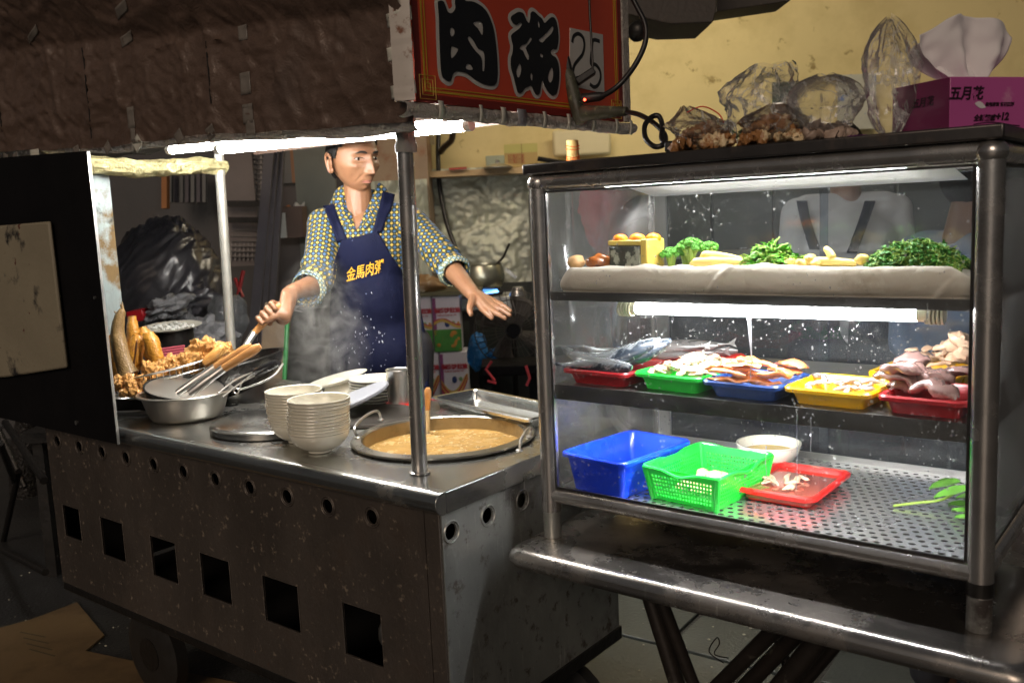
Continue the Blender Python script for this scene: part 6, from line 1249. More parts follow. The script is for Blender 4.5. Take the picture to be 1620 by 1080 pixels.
# oil tins
tin_w = mat('tin_white', (.80, .76, .84), .4, 0, .05, 5); tin_r = mat('tin_red', (.48, .03, .05), .4); tin_g = mat('tin_green', (.06, .26, .04), .5, 0, .5, 16, dirt=((.45, .26, .04), 12, .56, .06)); tin_y = mat('tin_yellow', (.62, .42, .10), .4, 0, .2, 8); tin_b = mat('tin_blue', (.03, .05, .18), .4)
pur = mat('tin_purple', (.28, .07, .22), .4)
Dt = 5.35; tw = (gp(735, Dt) - gp(692, Dt)).length; th_ = .325
def tin(px, k, label, style):
    z0 = .262 + k * (th_ + .006); p = gp(px, Dt); p.z = z0; t = thing('oil_tin', label, 'tin', p, YAW, 'square oil tins stacked under the bench')
    m = MB(); m.box(-tw / 2, tw / 2, 0, .2, 0, th_); ob('can', m, tin_w, t, local=True, bevel=.006)
    f = lambda me, mt, nm: (me.transform(Matrix.Rotation(pi / 2, 4, 'X')), ob(nm, me, mt, t, local=True))
    me = text_mesh('福壽沙拉油', tw * .19, .0022, .0005, res=1); me.transform(Matrix.Translation((.004, th_ * .735, .0025))); f(me, tin_r, 'red_lettering')
    me = text_mesh('Refined Soybean Oil', tw * .085, .0004, .0004, res=1); me.transform(Matrix.Translation((0, th_ * .655, .0025))); f(me, tin_r, 'small_lettering')
    m = MB()
    m.ell(V(0, -.003, th_ * .50), .015, .001, .021, nu=12, nv=6); ob('emblem', m, tin_b, t, local=True)
    m = MB(); m.ell(V(.036, -.003, th_ * .51), .012, .001, .013, nu=10, nv=6); ob('emblem', m, mat('tin_seal', (.25, .4, .2), .4), t, local=True)
    m = MB(); m.ell(V(.065, -.003, th_ * .50), .009, .001, .012, nu=10, nv=6); ob('emblem', m, mat('tin_seal2', (.55, .28, .08), .4), t, local=True)
    m = MB(); m.box(-tw / 2, tw / 2, -.0035, -.0015, 0, th_ * (.40 if style == 0 else .16)); ob('picture_band', m, tin_g if style == 0 else tin_y, t, local=True)
    for q in range(4):
        def wv(u, v, q=q): x = (u - .5) * tw; z = th_ * ((.50 if style == 0 else .10) + (-.05 if style == 0 else .10) * q * .5) + (.02 * sin(u * 5) if style == 0 else .10 * (abs(u - .42) * 2) ** 1.8) + .016 * v; return (x, -.0045 - q * .0004, min(z, th_ * .6))
        if style == 0 and q > 1: continue
        m = MB(); m.grid(wv, 16, 1); ob('swoosh', m, (tin_r, tin_y, tin_r, tin_y)[q], t, local=True)
    if style == 0:
        random.seed(5 + int(px))
        m = MB()
        for q in range(9): m.ell(V(random.uniform(-tw * .38, tw * .40), -.0042, random.uniform(.03, th_ * .34)), random.uniform(.008, .015), .0012, random.uniform(.008, .014), nu=10, nv=6)
        ob('printed_fruit', m, mat('fruit_print', (.60, .25, .04), .5, 0, .6, 40) if 'fruit_print' not in MATS else MATS['fruit_print'], t, local=True, kind='stuff')
    m = MB(); m.box(-tw / 2 - .0012, -tw / 2 + .018, -.0025, -.001, .01, th_ - .01); ob('purple_edge', m, pur, t, local=True)
tin(716, 0, 'oil tin at the bottom right of the stack, under the one with vegetables', 1); tin(671, 0, 'oil tin at the bottom left of the stack, half behind the pole', 1)
tin(709, 1, 'upper right oil tin with green vegetable picture', 0); tin(664, 1, 'upper left oil tin, half behind the front pole', 0)
m = MB(); m.box(-.36, .14, -.02, .3, 0, .258, bm_(gp(700, Dt + .02))); tob('wooden_crate', m, mat('crate_brown', (.08, .055, .035), .6), 'brown wooden crate under the stacked oil tins', 'crate')
tt_ = thing('tin_shelf', 'thin dark board lying over the oil tins', 'board', gp(690, Dt)); m = MB(); m.box(-.35, .28, -.03, .35, .922, .945, bm_(gp(690, Dt))); ob('board', m, mat('olive_board', (.12, .11, .06), .6), tt_)
m = MB(); random.seed(3); p = gp(676, 5.4, .99); m.ell(p, .12, .07, .055, Matrix.Rotation(YAW, 3, 'Z'), nu=24, nv=14, jit=.5); tob('brown_bread_bag', m, mat('brown_white', (.34, .20, .09), .5, 0, .4, 5, dirt=((.6, .55, .42), 6, .54, .08)), 'brown and white bundle lying on the board over the oil tins', 'bundle', ang=80)
# fan
Df = 4.7; fc_ = at(812, 520, Df); fan = thing('standing_fan', 'dusty black standing fan with wire guard behind the outstretched hand', 'fan', V(fc_.x, fc_.y, 0))
Mf = bm_(fc_); R_ = .20; m = MB()
dust = mat('dusty_wire', (.075, .065, .055), .7, 0, .4, 20)
for k in range(36):
    a = 2 * pi * k / 36; m.tube([Mf @ V(r * cos(a), -d_, r * sin(a)) for r, d_ in ((.04, .075), (.12, .065), (.18, .03), (.20, 0))], .0022, 4)
for r, d_ in ((.20, 0), (.155, .048), (.09, .07), (.045, .075)): m.tube([Mf @ V(r * cos(a), -d_, r * sin(a)) for a in [2 * pi * j / 40 for j in range(40)]], .003, 5, closed=True)
ob('wire_guard', m, dust, fan, kind='stuff')
for k in range(4):
    m = MB(); a0 = 2 * pi * k / 4 + .5
    m.grid(lambda u, v: Mf @ V((.035 + .135 * u) * cos(a0 + (.75 * v + .35 * u) ), -.01 + .04 * (v - .5), (.035 + .135 * u) * sin(a0 + (.75 * v + .35 * u))), 8, 5); ob('blade', m, mat('fan_blade', (.085, .07, .06), .5, 0, .3, 12) if k == 0 else MATS['fan_blade'], fan, solid=.003)
m = MB(); m.cyl(Mf @ V(0, -.08, 0), Mf @ V(0, .1, 0), .035, .05, 16); ob('motor', m, black, fan)
m = MB(); m.cyl(V(fc_.x, fc_.y, 0) + FH * .06, fc_ + FH * .06 - V(0, 0, .05), .016, None, 10); ob('stand', m, blackm, fan)
m = MB(); m.lathe([(.15, 0), (.15, .02), (.03, .05), (.0005, .05)], 24, V(fc_.x, fc_.y, 0) + FH * .06); ob('foot', m, black, fan)
m = MB(); m.ell(gp(756, 5.0, zz(756, 555, 5.0)), .05, .06, .10, nu=20, nv=14, jit=.4); tob('blue_bag', m, mat('blue_sack', (.02, .16, .42), .4, 0, .3, 8, wrinkle=(10, .8, .02)), 'crumpled blue plastic bag left of the fan', 'bag', ang=80)
m = MB(); m.ell(gp(790, 5.0, zz(790, 560, 5.0)), .07, .06, .04, nu=20, nv=14, jit=.4); tob('blue_bag', m, MATS['blue_sack'], 'small dim blue bag below the fan', 'bag', ang=80)
st_ = thing('black_stool', 'black stool with pink red strings in front of the fan foot', 'stool', gp(805, 4.5)); m = MB(); zz0 = zz(805, 590, 4.5); m.box(-.14, .14, -.1, .15, zz0, zz0 + .05, bm_(gp(805, 4.5))); ob('seat', m, black, st_, bevel=.006)
for x in (-.11, .11): m = MB(); m.box(x - .02, x + .02, 0, .03, 0, zz0, bm_(gp(805, 4.5))); ob('leg', m, black, st_)
for q in (((778, 571), (769, 584), (783, 602)), ((771, 602), (785, 606)), ((832, 578), (838, 598), (833, 610))): m = MB(); m.tube([at(*p, 4.35) for p in q], .007, 6); ob('red_string', m, mat('neon_pink', (.7, .06, .08), .5), st_)
bk_ = thing('grey_cupboards', 'row of dull grey green cupboards along the wall behind the glass case', 'cupboard', gp(1250, WD - .2))
gcm = mat('grey_cupboard', (.13, .14, .13), .45, .3, .3, 2, dirt=((.26, .27, .24), 3, .58, .15))
for k in range(9): wallbox('door', 846 + k * 95, 846 + k * 95 + 93, .1, 1.46 + (0 if k % 2 else .04), WD - .25, gcm, bk_, .2, bevel=.01)
m = MB(); m.box(-.9, .6, 0, .05, 0, .9, bm_(gp(760, WD - .15))); tob('low_panel', m, mat('low_dark', (.03, .035, .03), .6), 'dark low panel on the wall behind the tins and the fan', 'board')
# things behind the case
m = MB(); m.box(-.75, 1.3, 0, .5, .0, .95, bm_(gp(1250, 4.6))); tob('kitchen_counter', m, mat('dark_counter', (.05, .055, .06), .4, .3, .4, 3), 'dark kitchen counter behind the helpers', 'counter')
m = MB(); m.box(-.72, 1.3, -.05, 0, 1.12, 1.15, bm_(gp(1250, 4.5))); tob('dish_rail', m, alu, 'bright steel rail crossing behind the case at vegetable height', 'rail')
for k, (px, r, h) in enumerate(((1060, .07, .16), (1100, .05, .22), (1140, .09, .14), (1178, .05, .2), (1215, .08, .18), (1420, .08, .2))):
    m = MB(); m.lathe([(r, 0), (r, h * .7), (r * .5, h * .85), (r * .5, h), (.0005, h)], 18, gp(px, 4.75, .95)); tob('kitchen_jar', m, (steel_tube, black, blackm)[k % 3], ('squat', 'slim black', 'broad dark', 'slim steel', 'low black', 'far right dark')[k] + ' kitchen container on the dark counter seen through the case', 'container', 'containers on the dark kitchen counter')
# red bag hanging behind the case
c = gp(962, 2.75, zz(962, 400, 2.75)); rb = bag('red_bag', 'translucent red plastic bag hanging behind the top left of the glass case', c, .082, .05, .215, 3.0, film('red_film', (.95, .15, .18), 1.5, .25, (12, 1, .01), (.95, .02, .05), .2), 77, tipw=.5, wr=.16)
m = MB(); m.cyl(gp(908, 2.7, 0.2), gp(908, 2.7, 1.5), .012, None, 10); tob('steel_post', m, steel_tube, 'thin steel post in front of the red bag behind the case', 'post')
# shop partition and clutter at far right, seen past the case
m = MB(); m.box(-.2, 1.6, 0, .06, 0, 1.42, bm_(gp(1640, 3.3))); tob('side_partition', m, mat('grey_partition', (.14, .145, .15), .5, 0, .3, 3, dirt=((.3, .3, .28), 5, .6, .12)), 'grey partition seen past the right end of the case', 'partition')
m = MB(); c = at(1606, 690, 1.95); m.ell(c, .03, .03, .09, nu=16, nv=10, jit=.3); tob('pale_pack', m, mat('pale_plastic', (.35, .33, .26), .5, 0, .3, 8, wrinkle=(20, .8, .01)), 'pale crumpled pack beside the right end of the case', 'pack', ang=80)
c = on(1606, 880, z=.701); m = MB(); m.lathe([(.026, 0), (.032, .02), (.033, .05), (.028, .055), (.0005, .055)], 24, V(c.x, c.y + .16, .701)); tob('clear_tub', m, film('cup_film', (.9, .9, .95), .25, .4, (14, 1, .01), (.7, .68, .75), .1), 'crumpled clear plastic tub on the steel table right of the case', 'tub')
for k in range(6):
    m = MB(); c = at(1612, 560 + k * 22, 1.9); m.lathe([(.012, 0), (.03, .012), (.034, .022), (.0005, .02)], 20, V(c.x, c.y, c.z)); tob('plastic_cup', m, MATS['pale_cream'], 'pale plastic cup in the stack seen past the right post', 'cup', 'stack of cups past the right post')
# steam
sm = bpy.data.materials.new('steam'); sm.use_nodes = True; nt = sm.node_tree; nt.nodes.clear()
o_ = _n(nt, 'ShaderNodeOutputMaterial'); pv = _n(nt, 'ShaderNodeVolumePrincipled'); pv.inputs['Color'].default_value = (.95, .93, .88, 1); pv.inputs['Anisotropy'].default_value = .2
tc = _n(nt, 'ShaderNodeTexCoord'); nz = _n(nt, 'ShaderNodeTexNoise', Scale=13.0, Detail=5.0, Distortion=2.2); nt.links.new(tc.outputs['Object'], nz.inputs['Vector'])
gr2 = _n(nt, 'ShaderNodeVectorMath', operation='LENGTH'); mp2 = _n(nt, 'ShaderNodeMapping'); mp2.inputs['Scale'].default_value = (6.6, 6.6, 3.6); nt.links.new(tc.outputs['Object'], mp2.inputs[0]); nt.links.new(mp2.outputs[0], gr2.inputs[0])
r1 = _n(nt, 'ShaderNodeMapRange'); r1.inputs[1].default_value = .25; r1.inputs[2].default_value = 1.0; r1.inputs[3].default_value = 1; r1.inputs[4].default_value = 0; nt.links.new(gr2.outputs['Value'], r1.inputs[0])
r2 = _n(nt, 'ShaderNodeMapRange'); r2.inputs[1].default_value = .42; r2.inputs[2].default_value = .72; r2.inputs[3].default_value = 0; r2.inputs[4].default_value = 8; nt.links.new(nz.outputs[0], r2.inputs[0])
mu = _n(nt, 'ShaderNodeMath', operation='MULTIPLY'); nt.links.new(r1.outputs[0], mu.inputs[0]); nt.links.new(r2.outputs[0], mu.inputs[1]); nt.links.new(mu.outputs[0], pv.inputs['Density']); nt.links.new(pv.outputs[0], o_.inputs['Volume'])
m = MB(); m.ell(V(0, 0, 0), .16, .16, .28, nu=20, nv=12); stm = ob('steam', m, sm, local=True); stm.location = at(512, 540, 2.75); stm['kind'] = 'stuff'
# ================================================================== people
skin = mat('skin', (.235, .115, .060), .42, 0, .16, 30, sss=.04, dirt=((.19, .075, .04), 16, .58, .2), bump=.2, bs=260, spec=.45)
hairm = mat('dark_hair', (.010, .009, .008), .6, 0, .5, 60, stretch=(3, 3, .6), bump=.9, bs=160, dirt=((.06, .055, .055), 70, .62, .08), spec=.2)
navy = mat('navy_cloth', (.0035, .005, .021), .8, 0, .3, 10, dirt=((.22, .25, .34), 34, .69, .05), bump=.3, bs=240, wrinkle=(3.2, .35, .03), spec=.15)
def G(x, z, cx, cz, sx, sz, a): return a * math.exp(-((x - cx) / sx) ** 2 - ((z - cz) / sz) ** 2)
def head_sculpt(mb, M, s=1.0, nu=132, nv=110, hair=None, lean=1.0):
    """M maps head space (x to its left, y forward, z up, origin between the eyes, inside the skull) to the world"""
    def P(u, v):
        a = 2 * pi * u; b = pi * v; d = V(sin(b) * sin(a), sin(b) * cos(a), cos(b))
        z = d.z * (.118 if d.z > 0 else .106); t = max(0, -d.z)
        kx = 1 - .34 * t ** 1.7; x = d.x * .0715 * kx * (1 + .10 * max(0, 1 - t * 1.2) * (abs(d.x) > .0) * .2)
        y = d.y * (.088 if d.y > 0 else .100); y *= (1 - .10 * t ** 2) if d.y > 0 else (1 - .50 * t ** 1.3)
        if t > 0: y += .012 * t
        if d.y > 0:
            w_ = min(1, d.y * 1.8); ax = abs(x); f = 0
            nzz = max(0, min(1, (.008 - z) / .052)); 
            if z < .014 and z > -.062: f += (.006 + .019 * nzz ** 1.2) * math.exp(-(x / (.0085 + .003 * nzz)) ** 2) * (1 if z > -.044 else math.exp(-((z + .044) / .0055) ** 2))
            f += G(ax, z, .0135, -.043, .0065, .0065, .0095)
            f += G(ax, z, .032, .002, .017, .012, -.0150) + G(ax, z, .032, .001, .0125, .0060, .0080) + G(ax, z, .031, -.0125, .013, .0035, .0030) + G(ax, z, .031, -.0175, .013, .0022, -.0022)
            f += G(ax, z, .030, .022, .020, .0065, .0065) + G(ax, z, .051, -.022, .013, .011, .0090) + G(ax, z, .044, -.060, .013, .018, -.0105) + G(x, z, 0, .052, .03, .0018, -.0015) + G(x, z, 0, .064, .03, .0018, -.0015)
            f += G(ax - .010 * max(0, (-z - .045) / .03), z, .023, -.056, .0028, .015, -.0065)
            f += G(x, z, 0, -.0635, .020, .0042, .0050) + G(x, z, 0, -.0745, .016, .0045, .0055) + G(x, z, 0, -.0690, .022, .0017, -.0036)
            f += G(x, z, 0, -.083, .016, .004, -.003) + G(x, z, 0, -.096, .018, .010, .0070) + G(x, z, 0, -.055, .014, .012, .0035)
            y += f * w_
        return M @ (V(x, y, z) * s)
    mb.grid(P, nu, nv)
    for sx in (-1, 1):                                 # ears
        pts = []
        for k in range(15):
            a = radians(-100 + 255 * k / 14); rr = 1.0 + .10 * sin(a)
            pts.append(M @ (V(sx * (.0755 + .013 + .005 * sin(a)), -.014 - .015 * cos(a) * rr * 1.0, -.010 + .030 * sin(a)) * s))
        mb.tube(pts, .0042 * s, 8)
        mb.ell(M @ (V(sx * .0835, -.013, -.008) * s), .0048 * s, .0155 * s, .028 * s, M.to_3x3() @ Matrix.Rotation(sx * -.35, 3, 'Z'), nu=12, nv=10)
        mb.ell(M @ (V(sx * .083, -.008, -.034) * s), .0055 * s, .008 * s, .009 * s, M.to_3x3(), nu=10, nv=8)
    return P
def hair_cap(P, M, s, mt, parent, high=.072, off=.006, seed=1, back=-.055, side=-.006):
    m = MB(); Mi = M.inverted(); nu, nv = 132, 110; idx = {}; fs = []
    def keep(p):
        q = Mi @ p / s; n = .004 * noise.noise(V(q.x * 90, q.z * 90, seed))
        if q.y > .022: return q.z + n > high - max(0, (abs(q.x) - .030)) * .35 - (0 if q.y > .05 else (.05 - q.y) * 1.0)
        if q.y > -.004: return q.z + n > side + .004 + max(0, q.y - .004) * 3.2
        return q.z + n > (back if q.y < -.045 else .012 + (back - .012) * (-.004 - q.y) / .041)
    grid = [[P(i / nu, j / nv) for i in range(nu)] for j in range(nv + 1)]; C_ = M @ V(0, -.01, 0)
    for j in range(nv):
        for i in range(nu):
            c = [grid[j][i], grid[j][(i + 1) % nu], grid[j + 1][(i + 1) % nu], grid[j + 1][i]]
            if all(keep(p) for p in c): fs.append([(j, i), (j, (i + 1) % nu), (j + 1, (i + 1) % nu), (j + 1, i)])
    for f in fs:
        t = []
        for j, i in f:
            if (j, i) not in idx:
                p = grid[j][i]; d = (p - C_).normalized(); idx[(j, i)] = len(m.v); m.v.append(p + d * (off * (1 + .5 * noise.noise(p * 60)) + .0018 * noise.noise(V(p.x * 260, p.y * 260, p.z * 60))))
            t.append(idx[(j, i)])
        m.f.append(tuple(t))
    return ob('hair', m, mt, parent, ang=80, solid=.009)
def bvh(me): return BVHTree.FromPolygons([v.co.copy() for v in me.vertices], [tuple(p.vertices) for p in me.polygons])
def proj(T, px, py, off, dflt=3.05):                  # point of a garment lying on the body as seen there
    d = ray(px, py).normalized(); h = T.ray_cast(CAMPOS, d)
    if h[0] is None: return None
    return h[0] - d * off
def face_parts(M, s, T, parent, gaze=.0):
    def on_face(x, z, off):
        o = M @ (V(x, .25, z) * s); d = (M.to_3x3() @ V(0, -1, 0)).normalized(); h = T.ray_cast(o, d); return h[0] - d * off
    R3 = M.to_3x3()
    eyew = MATS.get('eye_white') or mat('eye_white', (.30, .26, .23), .2, 0, .05, 10); iris = MATS.get('dark_iris') or mat('dark_iris', (.018, .010, .007), .12, 0, .1, 10); lipm = MATS.get('lip_skin') or mat('lip_skin', (.36, .15, .11), .4, 0, .1, 30)
    for sx in (-1, 1):
        c = on_face(sx * .032, .0012, -.0030 * s); m = MB(); m.ell(c, .0125 * s, .0052 * s, .0046 * s, R3, nu=16, nv=10); e = ob('eye', m, eyew, parent)
        m = MB(); m.ell(on_face(sx * .032 + gaze, .0012, .0014 * s), .0052 * s, .0026 * s, .0045 * s, R3, nu=12, nv=8); ob('iris', m, iris, e)
        m = MB(); pts = [on_face(sx * (.032 + k * .0048), .0012 + .0052 * (1 - (k / 3.2) ** 2), .0002) for k in range(-3, 4)]; m.tube(pts, [.0006, .0012, .0015, .0016, .0015, .0012, .0006], 6); ob('upper_lash', m, iris, e)
        m = MB(); pts = [on_face(sx * (.012 + k * .0055), .0185 + .0045 * sin(k / 6 * pi * .8) - .0004 * k * (k > 4), .0012) for k in range(7)]; m.tube(pts, [.0022, .0040, .0045, .0042, .0036, .0026, .0012], 7); ob('eyebrow', m, hairm, parent)
    m = MB(); m.tube([on_face(k * .0042, -.0692 - .0004 * k * k * .3, .0002) for k in range(-5, 6)], [.0005] + [.0011] * 9 + [.0005], 6); ob('mouth_line', m, mat('mouth_dark', (.12, .03, .025), .5) if 'mouth_dark' not in MATS else MATS['mouth_dark'], parent)
    for z, nm, r in ((-.0655, 'upper_lip', .0030), (-.0738, 'lower_lip', .0036)):
        m = MB(); m.tube([on_face(k * .0038, z + (.0006 * abs(k) * -.6 if r < .0033 else .0005 * abs(k)), -.0019) for k in range(-5, 6)], [r * (1 - (k / 5.6) ** 2) ** .5 for k in range(-5, 6)], 8); ob(nm, m, lipm, parent)
    m = MB()
    for sx in (-1, 1): m.ell(on_face(sx * .0075, -.0475, .0000), .0028, .002, .0016, R3, nu=8, nv=6)
    ob('nostrils', m, MATS['mouth_dark'], parent, kind='stuff')
def hmat(c, F, pitch=0, roll=0):                      # head matrix: F = facing direction
    F = V(F.x, F.y, 0).normalized(); Sx = V(F.y, -F.x, 0)           # its left... x axis so that x cross y = z
    M = Matrix(((Sx.x, F.x, 0, c.x), (Sx.y, F.y, 0, c.y), (0, 0, 1, c.z), (0, 0, 0, 1)))
    return M @ Matrix.Rotation(pitch, 4, 'X') @ Matrix.Rotation(roll, 4, 'Y')

# ---------------------------------------------------------------- the cook
A = lambda x, y, d: at(x, y, d)
cook = thing('person', 'man in navy apron and yellow and blue patterned shirt, holding a ladle, looking aside', 'person', gp(602, 3.15))
psi = radians(45); F = (-FH * cos(psi) + RH * sin(psi)); HM = hmat(A(560, 252, 3.08), F, radians(-4), radians(2)); HS = 1.03
b = MB(); PH = head_sculpt(b, HM, HS)
sk_ = [((567, 345, 3.13), (565, 288, 3.11), .053, .045), ((522, 364, 3.13), (575, 352, 3.15), .040, .056), ((575, 352, 3.15), (642, 362, 3.15), .056, .040),
       ((514, 364, 3.10), (503, 446, 2.98), .040, .036), ((503, 448, 2.98), (462, 462, 2.82), .036, .0245), ((650, 364, 3.13), (712, 420, 3.02), .040, .037), ((712, 422, 3.02), (748, 465, 2.86), .036, .0235)]
for p, q, r0, r1 in sk_: cap(b, A(*p), A(*q), r0, r1, 18)
R3 = Matrix.Rotation(YAW, 3, 'Z')
for c, rx, ry, rz in (((582, 400, 3.14), .150, .098, .150), ((590, 480, 3.15), .140, .105, .15), ((600, 570, 3.16), .155, .110, .13)): b.ell(A(*c), rx, ry, rz, R3, nu=28, nv=20)
# throat cords and collar bones
cap(b, A(552, 296, 3.082), A(565, 352, 3.080), .008, .007, 24)
hipc = gp(602, 3.16, .92)
for sx in (-1, 1):
    h0 = hipc + RH * (.085 * sx); kn = V(h0.x, h0.y, .48) - FH * .02; an = V(h0.x, h0.y, .09) + FH * .01
    cap(b, h0, kn, .085, .055, 16); cap(b, kn, an, .054, .036, 16); cap(b, an - V(0, 0, .045), an - V(0, 0, .055) - FH * .15, .036, .030, 14)
# right hand closed round the ladle handle
ha, hb2 = A(402, 527, 2.73), A(440, 486, 2.73); hx_ax = (hb2 - ha).normalized(); toC = (CAMPOS - hb2); toC = (toC - hx_ax * toC.dot(hx_ax)).normalized(); side_ = hx_ax.cross(toC)   # side_ points left-up in view
def ringp(s_, ang, r): return ha + hx_ax * s_ + (toC * cos(ang) + side_ * sin(ang)) * r
Lh = (hb2 - ha).length
sgn = 1 if (P_ := side_.dot(RH)) < 0 else -1
cap(b, A(461, 462, 2.82), ringp(Lh * .86, sgn * -2.0, .034), .024, .024, 14); cap(b, A(455, 464, 2.80), ringp(Lh * .98, sgn * -1.2, .032), .020, .020, 14)
for k in range(4):
    s0 = Lh * (.98 - .185 * k); an = [-2.3, -1.35 + 3.9, -2.3]
    angs = [pi - .5, pi - 1.5, pi - 2.5, pi - 3.5]
    pts = [ringp(s0 + .004, sgn * 3.6, .030), ringp(s0, sgn * 2.3, .0255), ringp(s0 - .002, sgn * 1.15, .0245), ringp(s0 - .003, sgn * .15, .0215)]
    rr = (.0105, .0098, .0090, .0078); sc = (1, 1.02, .97, .86)[k]
    for i in range(3): cap(b, pts[i], pts[i + 1], rr[i] * sc, rr[i + 1] * sc, 10)
cap(b, A(452, 466, 2.78), ringp(Lh * .95, sgn * -.9, .026), .016, .0125, 12); cap(b, ringp(Lh * .95, sgn * -.9, .026), ringp(Lh * .70, sgn * -.35, .0225), .0120, .0098, 12); cap(b, ringp(Lh * .70, sgn * -.35, .0225), ringp(Lh * .52, sgn * -.15, .0205), .0098, .0082, 12)
# left hand, open, palm down
pc_ = A(763, 478, 2.82)
for p, q, r0, r1 in (((749, 467, 2.85), (764, 488, 2.80), .019, .0125), ((750, 467, 2.85), (770, 485, 2.80), .020, .0125), ((752, 466, 2.86), (776, 481, 2.81), .020, .012), ((753, 465, 2.87), (781, 477, 2.83), .017, .011),
                     ((763, 488, 2.80), (771, 496, 2.775), .0110, .0095), ((771, 496, 2.775), (778, 503, 2.765), .0092, .0076),
                     ((770, 485, 2.80), (784, 494.5, 2.76), .0108, .0094), ((784, 494.5, 2.76), (793, 499.5, 2.745), .0092, .0082), ((793, 499.5, 2.745), (799, 503, 2.74), .0080, .0068),
                     ((776, 481, 2.81), (790, 487.5, 2.775), .0106, .0092), ((790, 487.5, 2.775), (800, 493.5, 2.76), .0090, .0080), ((800, 493.5, 2.76), (806.5, 498.5, 2.75), .0078, .0066),
                     ((781, 477, 2.83), (793, 481.5, 2.80), .0100, .0086), ((793, 481.5, 2.80), (801, 486.5, 2.785), .0084, .0074), ((801, 486.5, 2.785), (808, 492, 2.775), .0072, .0060),
                     ((749, 472, 2.83), (744, 484, 2.79), .0150, .0115), ((744, 484, 2.79), (743, 491, 2.775), .0110, .0096), ((743, 491, 2.775), (745, 497, 2.765), .0094, .0080)):
    cap(b, A(*p), A(*q), r0, r1, 12)
bodym = remesh(b, .0027, 1, .5, 'body'); body = ob('body', bodym, skin, cook)
TB = BVHTree.FromPolygons([wm(cook) @ v.co for v in bodym.vertices], [tuple(p.vertices) for p in bodym.polygons])
hair_cap(PH, HM, HS, hairm, cook)
face_parts(HM, HS, TB, cook, gaze=.0022)
# shirt
sh_ = MB()
for p, q, r0, r1 in (((522, 356, 3.12), (572, 342, 3.15), .056, .068), ((575, 342, 3.15), (643, 352, 3.14), .068, .056), ((513, 357, 3.10), (503, 440, 2.99), .056, .054), ((503, 440, 2.99), (486, 458, 2.93), .054, .048),
                     ((652, 354, 3.13), (704, 410, 3.04), .056, .054), ((704, 410, 3.04), (722, 430, 2.99), .054, .045), ((548, 335, 3.14), (552, 316, 3.14), .062, .056), ((592, 335, 3.15), (588, 312, 3.15), .062, .056)): cap(sh_, A(*p), A(*q), r0, r1, 22)
for c, rx, ry, rz in (((582, 400, 3.14), .155, .108, .165), ((590, 480, 3.15), .145, .115, .16), ((600, 560, 3.16), .162, .120, .14), ((518, 364, 3.11), .054, .056, .058), ((646, 364, 3.13), .054, .056, .06)): sh_.ell(A(*c), rx, ry, rz, R3, nu=28, nv=20)
shm_ = remesh(sh_, .0050, 6, .5, 'shirt')
arms = [(A(512, 355, 3.10), A(502, 440, 2.99)), (A(502, 440, 2.99), A(470, 460, 2.85)), (A(655, 352, 3.13), A(712, 418, 3.02)), (A(712, 418, 3.02), A(740, 455, 2.9))]
Ecuts = [(A(486, 457, 2.93), (A(462, 462, 2.82) - A(500, 452, 2.97)).normalized()), (A(721, 431, 2.99), (A(748, 465, 2.86) - A(712, 420, 3.02)).normalized())]
bm = bmesh.new(); bm.from_mesh(shm_)
for v in bm.verts:                                    # folds
    q = v.co; n = noise.noise(V(q.x * 7, q.y * 7, q.z * 4)) * .007 + abs(noise.noise(V(q.x * 17, q.y * 17, q.z * 9 + 4))) * .006
    for c, d in Ecuts:
        if (q - c).length < .14: n += .005 * sin((q - c).dot(d) * 140 + 4 * noise.noise(q * 14))
    v.co += v.normal * (n - .003)
def inV(f):
    c = f.calc_center_median(); n = f.normal
    l = ROT.transposed() @ (c - CAMPOS); px = 810 + FPX * l.x / -l.z; py = 540 - FPX * l.y / -l.z
    if py < 290: return True
    if l.z < -3.30 and py < 318: return True
    if n.dot((CAMPOS - c).normalized()) < .05: return py < 300
    for cc, d in Ecuts:
        if (c - cc).length < .10 and (c - cc).dot(d) > .004: return True
    x0, x1 = 546 + (564 - 546) * (py - 305) / 62, 592 + (564 - 592) * (py - 305) / 62
    return py < 367 and x0 < px < x1
kill = [f for f in bm.faces if inV(f) or any((f.calc_center_median() - cc).length < .12 and (f.calc_center_median() - cc).dot(d) > .006 for cc, d in Ecuts)]
bmesh.ops.delete(bm, geom=kill, context='FACES'); uvl = bm.loops.layers.uv.new('UVMap')
def segd(p, a, b_): t = max(-.1, min(1.2, (p - a).dot(b_ - a) / (b_ - a).length_squared)); return (p - a.lerp(b_, t)).length, t
for f in bm.faces:
    c = f.calc_center_median(); best = None
    for k, (a, b_) in enumerate(arms):
        dd, t = segd(c, a, b_)
        if dd < .085 and t > .02 and (best is None or dd < best[0]): best = (dd, k)
    for lp in f.loops:
        q = lp.vert.co
        if best: a, b_ = arms[best[1]]; ax_ = (b_ - a).normalized(); r_ = q - a; al = r_.dot(ax_); rr = r_ - ax_ * al; e1 = ax_.cross(FH).normalized(); lp[uvl].uv = (rr.dot(e1), al)
        else: lp[uvl].uv = (q.dot(RH) + .25 * q.dot(FH) * (1 if f.normal.dot(FH) < .5 else -1) * 0, q.z)
bm.to_mesh(shm_); bm.free()
